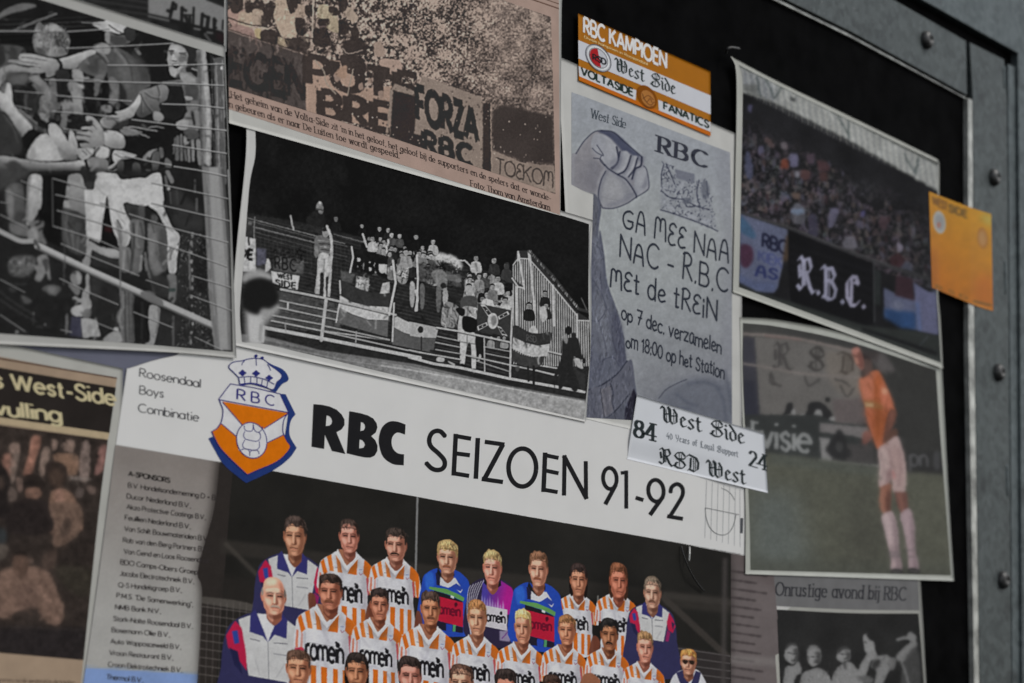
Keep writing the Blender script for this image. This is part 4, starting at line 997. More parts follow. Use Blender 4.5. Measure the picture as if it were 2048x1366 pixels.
def fan(P, x, y, s, top, face=125, hair=26, arms=0):
    """a tiny spectator: head height s"""
    r = P.rng
    P.sp([(x - s * .9, y + s * 2.4), (x - s * .85, y + s * .95), (x - s * .35, y + s * .55), (x + s * .35, y + s * .6), (x + s * .9, y + s * 1.05), (x + s * .95, y + s * 2.5)], top, 1, .3)
    for _ in range(3):
        u = r.uniform(-.7, .6)
        P.line([(x + u * s, y + s * .8), (x + (u + r.uniform(-.3, .3)) * s, y + s * 2.2)], s * .16, np.clip(col(top) * r.choice([.6, 1.3]), 12, 175), .45, .5)
    if arms:
        P.line([(x + s * .7, y + s), (x + s * 1.2, y + s * .2), (x + s * 1., y - s * .5)], s * .4, top, 1, .3)
    P.ell(x, y, s * .42, s * .56, face, 1, .3)
    P.sp([(x - s * .46, y), (x - s * .44, y - s * .5), (x, y - s * .72), (x + s * .44, y - s * .48), (x + s * .46, y - s * .05), (x + s * .3, y - s * .36), (x - s * .3, y - s * .34)], hair, 1, .3)
    P.line([(x - s * .25, y - .06 * s), (x + s * .25, y - .04 * s)], s * .12, 50, .5, .3)
    P.line([(x - s * .12, y + .26 * s), (x + s * .14, y + .27 * s)], s * .1, 60, .5, .3)
    P.poly([(x + .1 * s, y), (x + .4 * s, y), (x + .3 * s, y + .5 * s), (x + .1 * s, y + .5 * s)], 60, .5, s * .1)

def art_newspaper():
    """newsprint photograph: packed terrace behind painted banners"""
    LT, DK = (150, 134, 124), (60, 54, 52)
    P = Print(445, -25, 1130, 440, (84, 76, 72), 31)
    A = lambda s: zt(s, 440, 0, 5.058)
    C = lambda s: zt(s, 780, 0, 3.105)
    r = P.rng
    # packed heads: clumped light and dark, coarser towards the lower left
    yy, xx = np.mgrid[0:P.h, 0:P.w]
    X, Y = xx + P.x0, yy + P.y0
    n1 = vnoise(P.h, P.w, 8.5, r, 3) * 1.5; n2 = vnoise(P.h, P.w, 5.2, r, 3) * 1.4; n3 = .8 * vnoise(P.h, P.w, 3.4, r, 2) + .6 * vnoise(P.h, P.w, 26, r, 2)
    f = np.clip((X - 560) / 300 - (Y - 60) / 420, 0, 1)
    n = np.where(f < .5, n1 * (1 - 2 * f) + n2 * 2 * f, n2 * (2 - 2 * f) + n3 * (2 * f - 1))
    bias = .12 * np.clip((X - 760) / 260, 0, 1) * np.clip(1 - Y / 240, 0, 1) - .12 * np.clip((Y - 150) / 120, 0, 1)
    k = np.clip(.5 + (n + bias) * (2.1 - 1.45 * np.clip((X - 800) / 200, 0, 1)), 0, 1)[..., None]
    P.a = np.array(DK) * (1 - k) + np.array((156, 140, 130)) * k
    for _ in range(1500):
        x, y = r.uniform(560, 1105), r.uniform(-20, 300)
        g = np.clip(1.3 - (x - 560) / 560, .45, 1.2)
        P.ell(x, y, g * r.uniform(1, 2.6), g * r.uniform(1.6, 4), DK if r.uniform() < .5 else (160, 145, 134), .7, .4, r.uniform(-40, 40))
    # near group top left, pale shirts
    for q, c in (('80 100 180 60 260 130 250 240 200 300 120 260 80 180', (146, 124, 116)), ('200 130 280 110 350 160 340 260 200 300 180 220', (156, 140, 126)), ('330 100 430 110 440 250 340 240', (144, 130, 118)),
                 ('560 0 680 0 720 120 760 200 780 330 740 380 620 360 570 240 540 140', (158, 142, 128)), ('700 40 860 60 880 140 800 190 720 150', (152, 136, 124)), ('1000 60 1100 60 1190 190 1200 330 1100 300 990 200', (152, 140, 122)),
                 ('1000 200 1090 200 1080 270 1000 270', (96, 84, 82)), ('1620 600 1820 620 1820 780 1660 720', (146, 128, 118)), ('1560 430 1640 440 1660 560 1580 560', (140, 124, 114)), ('1220 80 1320 80 1400 180 1330 220', (150, 136, 124)),
                 ('80 300 180 250 330 300 340 400 200 360', (132, 112, 106)), ('350 300 410 290 420 400 370 380', (150, 136, 110)), ('580 380 660 390 660 480 590 450', (150, 136, 118)), ('850 340 900 340 890 430 840 420', (148, 136, 124))):
        P.sp(A(q), c, 1, .8)
    for q in ('100 -40 220 -20 230 90 150 140 100 80', '250 40 310 30 320 110 270 130', '680 -30 770 -20 780 80 720 140 680 60', '760 200 800 180 860 200 870 330 820 360 770 320', '860 60 930 60 930 140 870 150', '1190 -20 1290 0 1270 100 1220 110',
              '1210 200 1290 220 1300 330 1230 350 1200 280', '1330 280 1400 290 1400 400 1330 380', '1250 410 1400 400 1490 470 1450 540 1290 520 1240 460', '500 10 560 40 540 130 490 150', '420 160 480 160 480 270 420 260', '940 300 1080 310 1120 440 1040 480 940 430',
              '670 390 860 400 880 500 780 520 680 460', '420 310 560 310 580 440 470 430 410 400', '1100 70 1180 80 1210 150 1120 150', '990 200 1100 190 1100 250 1000 260'):
        P.sp(A(q), DK, .95, .7)
    P.folds(380, 7, 2.4, .2, (446, -20, 700, 110), .8)
    P.line(A('945 -20 930 450'), 3, (150, 138, 128), 1, .3); P.line(A('965 -20 960 400'), 2, DK, .8, .4)
    P.line(A('80 180 300 250 560 290 600 360 700 400 870 380 1100 430'), 2.4, DK, .9, .4, 1)
    P.line(A('360 270 480 290 540 270'), 3.5, (150, 136, 126), .9, .5, 1)
    P.line(A('70 300 400 410 880 560'), 2.5, (116, 104, 98), .9, .5); P.line(A('70 290 400 398 880 545'), 2, DK, .8, .4)
    # grey banner
    P.poly(A('70 310 880 565 880 1140 70 880'), (74, 68, 66), 1, .6)
    P.polys(text('EGEN', A('90 830')[0], A('860 1010')[0], np.array((3, -66.)), 'sans', .24, .1), (50, 45, 44), .95, .7)
    P.folds(260, 16, 3, .2, (455, 70, 612, 225), 1, 80)
    # pale banner with thick letters, people pressed in front of it
    P.poly(A('865 560 1010 600 1300 620 1400 900 1820 860 2000 1400 870 1130'), (146, 126, 114), 1, .8)
    P.polys(text('PUTE', A('885 840')[0], A('1990 1040')[0], np.array((0, -54.)), 'sans', .24, .16), DK, .97, .8)
    P.polys(text('BRE', A('1020 1180')[0], A('1720 1330')[0], np.array((0, -52.)), 'sans', .27, .2), DK, .97, .8)
    for q in ('1220 560 1400 560 1470 640 1480 720 1400 760 1300 740 1240 680', '1560 730 1710 740 1740 800 1580 800', '1080 640 1190 640 1200 700 1100 720', '1760 880 1830 900 1900 1400 1800 1380', '1240 480 1440 470 1480 540 1300 560'):
        P.sp(A(q), DK, .95, .8)
    for q in ('1150 760 1200 720 1230 780 1180 830', '1400 860 1440 840 1450 900 1410 910', '1600 930 1650 920 1650 990 1610 1000', '1500 800 1540 790 1540 840 1500 840'):
        P.sp(A(q), (140, 122, 112), .9, .8)
    P.sp(A('1200 700 1280 660 1270 790 1170 760'), (140, 118, 104), .95, 1)
    P.line(A('960 610 1050 720 1070 830 1170 950'), 2.6, (134, 124, 114), .9, .5, 1); P.line(A('1350 700 1320 820 1290 960'), 2.4, (134, 124, 114), .9, .5, 1)
    P.line(A('1740 950 1690 1340'), 5, (136, 122, 112), .9, .6); P.line(A('1240 490 1300 540 1440 510'), 2.4, (136, 124, 116), .9, .5, 1)
    # right banner
    P.poly(C('0 560 30 520 170 570 200 470 560 600 580 640 575 1060 250 960 0 870'), (128, 116, 108), 1, .8)
    P.poly(C('20 560 170 600 150 830 230 850 200 920 0 850'), (56, 50, 48), 1, 1)
    P.polys(text('FORZA', C('170 740')[0], C('545 880')[0], np.array((-2, -64.)), 'sans', .27, .1), (50, 45, 43), 1, .6)
    P.polys(text('RBC', C('215 935')[0], C('510 1030')[0], np.array((-1, -38.)), 'sans', .3, .3), (50, 45, 43), 1, .6)
    P.poly(C('575 640 625 640 630 1080 575 1060'), (56, 50, 48), .95, 1)
    P.poly(C('635 690 700 650 1010 720 1020 1020 820 1000 640 930'), (62, 56, 54), 1, 2)
    P.poly(C('630 930 820 1010 1020 1030 1030 1200 630 1080'), (124, 112, 104), 1, .6)
    P.polys(text('TOEKOM', C('660 1075')[0], C('1010 1165')[0], np.array((1, -30.)), 'round', .1, .1), (64, 58, 55), .95, .5)
    P.line(C('625 640 632 1080'), 1.8, (140, 126, 116), .9, .4)
    for _ in range(150):
        x, y = r.uniform(640, 1110), r.uniform(120, 330)
        P.ell(x, y, r.uniform(.7, 1.8), r.uniform(.7, 2), (160, 146, 136), .8, .4)
    for _ in range(200):
        x, y = r.uniform(620, 985), r.uniform(130, 320)
        P.ell(x, y, r.uniform(.8, 2.4), r.uniform(1, 3), DK, .55, .6)
    P.warp(1.2, 5); P.blur(.45); P.sharp(1.8, .8)
    P.tex(.08, 2.2, 2); P.tex(.08, 40, 2)
    P.a = np.clip(62 + (P.a - 66) * 1.12, 44, 168)
    return P

def art_stand():
    """grey photograph: small away crowd with flags on a dark terrace"""
    P = Print(465, 230, 1190, 850, (19, 19, 19), 41)
    E = lambda s: zt(s, 440, 240, 4.879)
    F = lambda s: zt(s, 460, 430, 4.71)
    G = lambda s: zt(s, 820, 420, 4.553)
    H = lambda s: zt(s, 820, 600, 5.253)
    r = P.rng
    P.tex(.3, 60, 3)
    for q in ('1090 420 1250 520 1220 640 1120 480', '500 250 540 250 520 420 490 480'):
        P.sp(E(q), 30, .6, 6)
    # terrace
    P.poly('485 424 640 452 760 486 850 520 1010 552 1010 660 1180 700 1180 800 480 700', 34, 1, 1.5)
    for k in range(30):
        y = 430 + 7.2 * k
        P.line([(486, y), (1010, y + 122)], 1.5, r.choice([52, 60, 74]), .45, .6)
        P.line([(486, y + 3), (1010, y + 125)], 2.2, 24, .35, .8)
    P.folds(260, 9, 2, .3, (486, 440, 1000, 690), .8, 14)
    for q, w, g in (('140 20 1080 270', 2, 104), ('160 50 1100 296', 1.6, 84), ('220 110 900 285', 2, 110), ('230 160 1100 395', 1.3, 70), ('240 200 1100 430', 1.2, 64), ('980 180 1500 320', 2, 90)):
        P.line(F(q), w, g, .9, .4)
    for k in range(24):
        x = 200 + 40 * k
        P.line(F([(x, 60 + k * 10), (x + 10, 360 + k * 10)]), 1, 60, .45, .4)
    P.line(F('570 10 598 135'), 4, 136, 1, .4); P.line(F('232 20 226 220'), 2.5, 100, .9, .5)
    P.sp(F('165 60 210 70 215 150 200 200 150 200'), 44, 1, .8); P.ell(*F('188 76')[0], 4, 4, 96, .8, 1)
    P.folds(420, 8, 1.8, .4, (500, 500, 1010, 690), .7, 13)
    # brickwork and boards low on the terrace
    P.poly(F('400 700 1040 840 1040 1130 330 1040'), 62, .9, 1)
    P.folds(160, 12, 1.6, .35, (540, 590, 680, 670), .5, 13)
    P.poly(F('440 380 520 400 700 420 690 560 400 520'), 74, .9, 2)
    P.folds(120, 8, 1.6, .5, (545, 500, 610, 530), .5)
    # lettered cloths
    P.poly(F('130 200 240 225 245 540 120 530'), 150, 1, .6)
    P.polys(text('E', F('170 415')[0], F('215 420')[0], (0, -19), 'sans', .3), 24, 1, .4); P.line(F('140 330 170 390'), 3.4, 24); P.line(F('170 330 140 390'), 3.4, 24); P.line(F('175 215 180 280'), 4, 40)
    P.poly(F('250 310 340 320 340 460 250 480'), (70, 70, 80), 1, 1.5)
    P.sp(F('345 420 370 420 385 500 340 540 330 520'), 140, 1, .6)
    P.polys(text('RBC', F('425 500')[0], F('625 530')[0], (0, -23.5), 'sans', .17, .26), 26, 1, .4)
    P.poly(F('385 525 655 575 635 705 560 695 400 640'), 160, 1, .5)
    P.polys(text('WEST', F('450 590')[0], F('590 612')[0], (0, -9), 'sans', .26, .2, .03), 22, 1, .3); P.polys(text('SIDE', F('430 660')[0], F('620 695')[0], (0, -11.5), 'sans', .22, .26, .03), 22, 1, .3)
    # standing man
    P.sp(F('800 220 850 190 930 220 945 300 935 380 800 385 795 320'), 84, 1, .6)
    for k in range(5):
        P.line(F([(830 + 10 * k, 240 + 28 * k), (935, 250 + 28 * k)]), 2, r.choice([34, 120, 130]), .8, .5)
    P.sp(F('795 300 830 300 830 380 805 400'), 104, .9, .6)
    P.sp(F('840 370 940 385 935 560 900 600 905 770 880 770 885 560 850 560 845 700 805 710 820 540'), 148, 1, .5)
    P.line(F('890 420 885 560'), 2.4, 84, .7, .7); P.sp(F('800 700 840 700 840 745 800 740'), 130, 1, .5)
    P.sp(F('870 130 920 125 935 170 915 205 880 200'), 118, 1, .5); P.sp(F('865 140 900 110 930 120 920 145 880 155'), 30, 1, .4)
    P.line(F('915 105 950 210 958 330 930 760'), 5.5, 142, 1, .4, 1)
    # crowd, back to front
    spec = [(570, 405, 11, 30, 104), (672, 438, 10, 26, 100), (724, 452, 8, 22, 130), (759, 458, 9, 24, 140), (776, 460, 9, 30, 130), (783, 470, 10, 70, 150), (799, 472, 9, 60, 140), (832, 474, 10, 20, 128), (866, 484, 10, 130, 132), (845, 496, 9, 120, 130)]
    P.sp(E('860 940 940 880 1010 900 1010 1040 850 1000'), 30, 1, 1); P.ell(*E('985 890')[0], 5, 6, 96, 1, .6); P.sp(E('940 860 950 810 975 790 1005 830 1005 875'), 104, 1, .6); P.ell(*E('975 805')[0], 2.5, 2.5, 150, 1, .4); P.line(E('940 870 1006 880'), 3, 60)
    for x, y, s, g, f in spec[1:]:
        fan(P, x, y, s, g, f)
    for _ in range(74):
        t = r.uniform(0, 1)
        x = 735 + 130 * t + r.uniform(-10, 10)
        y = 472 + 36 * t + r.uniform(0, 46)
        fan(P, x, y, r.uniform(6.5, 9), r.choice([24, 30, 40, 84, 128, 148]), r.choice([110, 126, 140]), 24, r.uniform() < .15)
    for _ in range(60):
        t = r.uniform(0, 1) ** .8
        x = 738 + 150 * t + r.uniform(-8, 8)
        y = 484 + 34 * t + r.uniform(0, 40)
        fan(P, x, y, r.uniform(8.5, 11), r.choice([22, 26, 34, 60, 96, 140]), r.choice([104, 120, 136]), 22, r.uniform() < .2)
    for _ in range(34):
        x, y = r.uniform(935, 1018), r.uniform(545, 612)
        if x > 990 and y < 560:
            continue
        fan(P, x, y, r.uniform(9, 12), r.choice([24, 40, 84, 110, 140, 156]), r.choice([104, 120, 136]), 22, r.uniform() < .2)
    for x, y, s, g in ((745, 478, 10, 140), (762, 492, 10, 110), (812, 505, 12, 120), (838, 508, 11, 96)):
        fan(P, x, y, s, g, 130)
    # tents of light, far side
    P.sp(G('200 450 260 390 330 400 400 420 470 480 460 540 340 480 220 460'), 150, 1, 2.2); P.line(G('440 460 500 460 560 520'), 3, 140)
    for x, y, s, g in ((952, 517, 11, 140), (988, 521, 11, 40), (1013, 532, 11, 50), (970, 550, 10, 60), (958, 553, 10, 110), (940, 560, 10, 120), (996, 558, 12, 140), (938, 575, 12, 134), (975, 590, 13, 160), (1010, 602, 12, 150), (985, 574, 10, 96), (936, 590, 13, 70)):
        fan(P, x, y, s, g, 126)
    # black banner and the painted sheet
    P.poly(F('1160 310 1490 390 1480 570 1160 510'), 24, 1, .5)
    for q in ('1190 405 1250 400 1240 500 1195 490', '1255 440 1290 440 1290 530 1255 520', '1310 440 1385 450 1380 550 1310 530', '1400 460 1480 465 1475 560 1400 550'):
        P.poly(F(q), 158, 1, .5)
    P.polys(text('RBC', F('1180 520')[0], F('1470 575')[0], (0, -30), 'sans', .26, .2), 22, 1, .4)
    P.poly(F('1040 520 1180 560 1150 640 1050 620'), 66, 1, .8); P.poly(F('1190 570 1315 600 1300 730 1180 700'), 132, 1, .6); P.poly(F('1440 640 1505 630 1500 745 1410 740'), 146, 1, .6); P.folds(40, 8, 2, .5, (712, 555, 740, 585), .5)
    P.poly(G('75 480 470 590 465 700 80 650'), 62, 1, .8); P.folds(140, 8, 1.8, .5, (838, 525, 925, 575), .5)
    P.sp(G('190 570 280 540 340 600 330 690 270 700 220 640'), 96, 1, 1); P.ell(*G('305 690')[0], 6, 6, 34, 1, .6); P.sp(G('340 590 440 600 460 660 350 640'), 90, .9, 1)
    P.poly(G('70 700 460 800 420 830 80 740'), 30, 1, .6)
    for x in (20, 110, 260, 320):
        P.sp(G([(x - 20, 660 + x * .2), (x + 25, 680 + x * .2), (x + 15, 860 + x * .2), (x - 15, 860 + x * .2)]), r.choice([84, 128, 140]), .9, .6)
    P.warp(.9, 5); P.tex(.2, 6, 3)
    # flags
    P.sp(F('1580 470 1680 480 1660 640 1580 620'), 120, 1, .6); P.folds(26, 8, 1.6, .6, (797, 535, 815, 562), .4)
    P.poly(smooth(F('1040 615 1200 690 1400 745 1520 740 1505 865 1300 850 1150 820 1040 750'), True, 3), 44, 1, .5)
    P.poly(F('1035 755 1150 822 1300 855 1500 868 1490 992 1300 985 1150 935 1030 870'), 152, 1, .5)
    P.poly(F('1030 880 1150 940 1300 990 1490 994 1485 1150 1300 1100 1000 1010'), 78, 1, .6)
    P.folds(60, 18, 3, .12, (680, 570, 780, 660), 1.2, 70)
    P.poly(F('1550 940 1640 990 1790 1050 1790 1150 1640 1110 1545 1060'), 142, 1, .5); P.poly(F('1545 1065 1640 1112 1900 1180 1880 1290 1530 1220'), 72, 1, .6)
    P.poly(H('-10 225 300 290 275 400 120 395 0 375'), 134, 1, .5); P.sp(H('80 310 105 275 135 290 135 335 100 345'), 32, 1, .4); P.poly(H('-20 380 120 400 270 400 250 525 0 500'), 70, 1, .6); P.line(H('120 390 118 640'), 3, 40)
    # men in front
    P.sp(H('340 120 380 20 480 50 520 120 470 280 420 290 330 260'), 112, 1, .6); P.folds(40, 12, 2, .4, (882, 605, 912, 655), .6, 80)
    P.sp(G('500 700 560 690 570 770 520 780'), 130, 1, .6); P.sp(G('470 800 600 790 600 900 480 930'), 60, 1, .8)
    P.sp(H('560 70 700 90 690 210 560 170'), 128, 1, .6); P.folds(20, 10, 2, .5, (928, 612, 955, 640), .5, 85)
    # saltire flag with an oval
    P.poly(G('620 850 930 915 930 1165 860 1150 600 1090'), 46, 1, .6)
    for q in ('640 860 680 860 760 960 720 980', '890 920 905 950 810 1000 800 970', '610 1060 700 1020 710 1050 620 1100', '790 1050 830 1070 890 1150 840 1140'):
        P.poly(G(q), 150, 1, .4); c = G(q); m = c.mean(0); P.poly(m + (c - m) * [.72, .66], 40, 1, .4); P.ell(m[0], m[1], 1.4, 1.4, 170, 1, .2)
    P.ell(*G('755 1010')[0], 10.5, 16, 150, 1, .5); P.sp(G('740 980 775 960 790 1010 770 1050 745 1040'), 92, .9, 1)
    P.sp(H('515 170 560 150 570 330 520 430 500 400'), 140, 1, .5); P.sp(H('550 190 600 170 700 210 690 320 640 350 560 330'), 20, 1, .6); P.sp(H('480 100 520 80 575 100 570 160 530 165'), 24, 1, .5)
    P.sp(H('540 310 600 350 690 370 690 730 650 730 640 470 600 480 570 690 530 700 525 500'), 150, 1, .5); P.line(H('600 370 600 480'), 2.4, 92, .8, .6); P.line(H('540 440 690 465'), 2, 84, .8, .5)
    P.sp(H('530 670 575 680 575 720 530 715'), 24, 1, .5); P.sp(H('650 725 690 725 690 750 650 745'), 24, 1, .5)
    P.sp(H('690 390 780 400 780 560 740 640 700 560'), 26, 1, .8); P.sp(H('730 570 750 590 730 640 705 645'), 140, 1, .5)
    for x in (850, 930, 990):
        fan(P, *H([(x, 400)])[0], 8, r.choice([50, 120, 140]), 120)
    # palisade on the right
    P.poly(G('925 540 980 370 1085 370 1530 930 1640 1000 1640 1366 1440 1500 1000 1366 960 1060'), 42, 1, .8)
    for k in range(35):
        x = 940 + 20 * k
        if x < 980:
            yt = 500
        elif x < 1090:
            yt = 450
        elif x < 1530:
            yt = 470 + (x - 1090) * 1.12
        else:
            yt = 1005
        P.line(G([(x, yt), (x + 6, min(1420, yt + 900))]), 2.1, 148, .9, .25)
    for q, w in (('990 400 1040 720', 4), ('1090 400 1140 980', 4.5), ('1300 690 1310 1050', 5), ('1520 950 1525 1300', 4), ('1080 440 1300 690 1520 960', 2.6), ('1000 440 1080 445', 2.4), ('985 380 985 460', 4), ('1080 375 1085 450', 4), ('940 500 985 440', 2.4), ('1530 1005 1640 1010', 2.4), ('970 700 970 1060', 4)):
        P.line(G(q), w, 150, .95, .4)
    P.line(G('1085 375 1300 600 1530 900 1640 930'), 6, 44, 1, .5)
    for k in range(60):
        t = r.uniform(0, 1)
        p = G([(1080 + 450 * t, 375 + 530 * t)])[0]
        P.line([p, p + [r.uniform(-1, 3), -r.uniform(2, 5)]], 1.1, r.choice([90, 140]), .8, .3)
    P.line(G('1560 800 1610 910'), 1.6, 80)
    P.sp(G('860 500 900 480 910 560 960 640 1030 690 1000 710 940 670 860 640'), 46, .9, .8); P.line(G('930 620 985 700 1030 710'), 3, 150)
    for x, y, s, g in ((1058, 612, 10, 28), (1090, 588, 9, 30), (1092, 612, 9, 34)):
        fan(P, x, y, s * 1.15, g, 112)
    P.sp(G('1180 900 1230 880 1250 980 1200 1020'), 140, 1, .6); P.sp(G('1090 1080 1130 1050 1165 1120 1090 1120'), 146, 1, .5)
    # right flag
    P.poly(smooth(G('950 1045 1080 1110 1180 1125 1285 1115 1265 1220 1150 1235 1040 1200 940 1150'), True, 3), 42, 1, .5)
    P.poly(G('940 1155 1040 1205 1160 1235 1275 1218 1255 1330 1150 1345 1050 1320 930 1260'), 146, 1, .5)
    P.poly(H('1075 520 1160 570 1280 600 1420 590 1380 690 1290 720 1180 690 1070 640'), 50, 1, .6)
    P.folds(40, 14, 2.4, .14, (1025, 655, 1100, 735), 1, 80); P.polys(text('RSD', G('1060 1190')[0], G('1150 1205')[0], (0, -12), 'round', .12), 84, .8, .4)
    # ground, rails
    P.poly('480 668 530 672 640 700 830 728 1020 772 1175 800 1175 850 480 760', 92, 1, 1)
    P.grad('525 680 640 704 830 734 1020 776 1175 806 1175 850 480 760', 78, 124, (600, 700), (900, 740))
    P.tex(.16, 7, 3, '480 668 640 700 1020 772 1175 800 1175 850 480 760')
    P.line(H('-300 690 0 735 600 840 1060 930 1830 1070'), 3, 146, .85, .6); P.line('540 690 700 722 830 742', 1.6, 130, .6, .6)
    for q, w, g in (('480 700 910 785 1560 940', 4.6, 140), ('470 805 1010 915', 3, 126), ('450 870 1010 990', 3, 130), ('400 945 860 1030', 3, 126), ('390 995 860 1090 1500 1180', 3, 136), ('900 965 1010 990', 2.6, 120), ('890 1045 1500 1175', 3, 128), ('325 1060 850 1160 1790 1345', 7, 150), ('870 1095 1790 1300', 3, 130)):
        q = F(q); P.line(q + [0, 2.4], w, 34, .6, .5); P.line(q, w, g, .95, .35)
    for q, w, g in (('280 290 500 325 1060 445', 3.6, 144), ('1460 540 1580 570 1760 600', 3.4, 140), ('280 380 520 430', 2.6, 120), ('270 445 520 495', 2.6, 124), ('-10 525 130 555 530 625', 3, 136), ('590 580 1040 680 1550 790', 3, 134), ('700 640 1040 750', 2.6, 116), ('270 520 530 565', 2.6, 120), ('780 490 1050 540', 2.4, 120), ('790 560 1040 610', 2.4, 118),
                    ('-10 600 250 670 530 712 1040 825 1500 905 1830 965', 5.5, 150), ('1330 740 1520 790', 3, 140), ('1380 690 1560 720', 3, 140)):
        q = H(q); P.line(q + [0, 2.2], w, 34, .6, .5); P.line(q, w, g, .95, .35)
    for q, w, g in (('905 800 860 1180', 6.5, 140), ('1035 620 1040 740', 3, 150), ('1145 300 1160 400 1130 540', 3.5, 150), ('1535 430 1560 640 1510 880 1500 940', 4.5, 150), ('1030 840 1000 1010', 3, 150), ('1545 830 1530 1190', 3.5, 146), ('1250 180 1290 300', 4, 146), ('1760 380 1770 600 1760 900', 4, 150), ('520 1030 525 1090', 2.5, 110), ('1190 1100 1185 1200', 2.6, 120), ('545 830 545 880', 3.5, 140), ('320 1050 310 1190', 4.5, 140)):
        P.line(F(q), w, g, 1, .4)
    for q, w, g in (('1080 -20 1060 450 1050 830', 4, 140), ('780 400 785 760', 2.8, 130), ('1300 700 1300 880', 5, 28), ('1380 600 1390 690', 2, 40), ('1240 700 1245 850', 4, 30), ('60 -100 80 -20 60 110', 5, 146)):
        P.line(H(q), w, g, 1, .4)
    # pair at the right edge
    P.sp(H('1600 420 1660 400 1760 400 1800 560 1830 620 1760 620 1720 600 1720 740 1760 940 1700 940 1660 760 1600 920 1560 920 1580 760 1500 860 1520 780 1590 600'), 32, 1, .7)
    P.ell(*H('1665 320')[0], 6.5, 9, 26, 1, .5); P.ell(*H('1720 370')[0], 5, 5.5, 34, 1, .5); P.sp(H('1600 390 1640 360 1660 420 1640 460'), 120, .8, .8); P.sp(H('1720 620 1780 620 1820 720 1760 700'), 140, 1, .6); P.poly(H('1730 720 1840 780 1835 960 1790 930'), 42, 1, .8); P.ell(*H('1830 640')[0], 4, 5, 30, 1, .4); P.poly(H('1500 850 1525 850 1520 930'), 28)
    for q, g in (('290 600 360 610 350 650 280 640', 150), ('400 640 470 670 460 690 410 660', 140), ('1110 700 1150 700 1140 750 1110 740', 60)):
        P.sp(H(q), g, .9, .6)
    P.tex(.1, 4, 2); P.blur(.45); P.sharp(1.6, .6)
    # blurred head close to the camera
    P.sp(F('120 560 250 500 390 560 380 620 130 640'), 128, .95, 3.5)
    P.sp(F('100 800 140 900 170 1200 310 1200 330 1030 460 900 440 830'), 128, .95, 4)
    P.sp(F('180 940 290 930 310 1190 180 1190'), 150, .9, 4)
    P.sp(F('130 700 170 620 280 590 380 620 450 720 450 820 380 880 300 880 260 940 150 900 100 840'), 24, 1, 3.2)
    P.line(F('150 960 170 1180'), 3, 70, .7, 2); P.line(F('290 1030 280 1180'), 3, 70, .6, 2); P.line(F('280 560 380 590'), 3, 150, .5, 2)
    P.tex(.05, 2.2, 2)
    P.a = np.clip(14 + (P.a - 16) * 1.16, 14, 184)
    return P
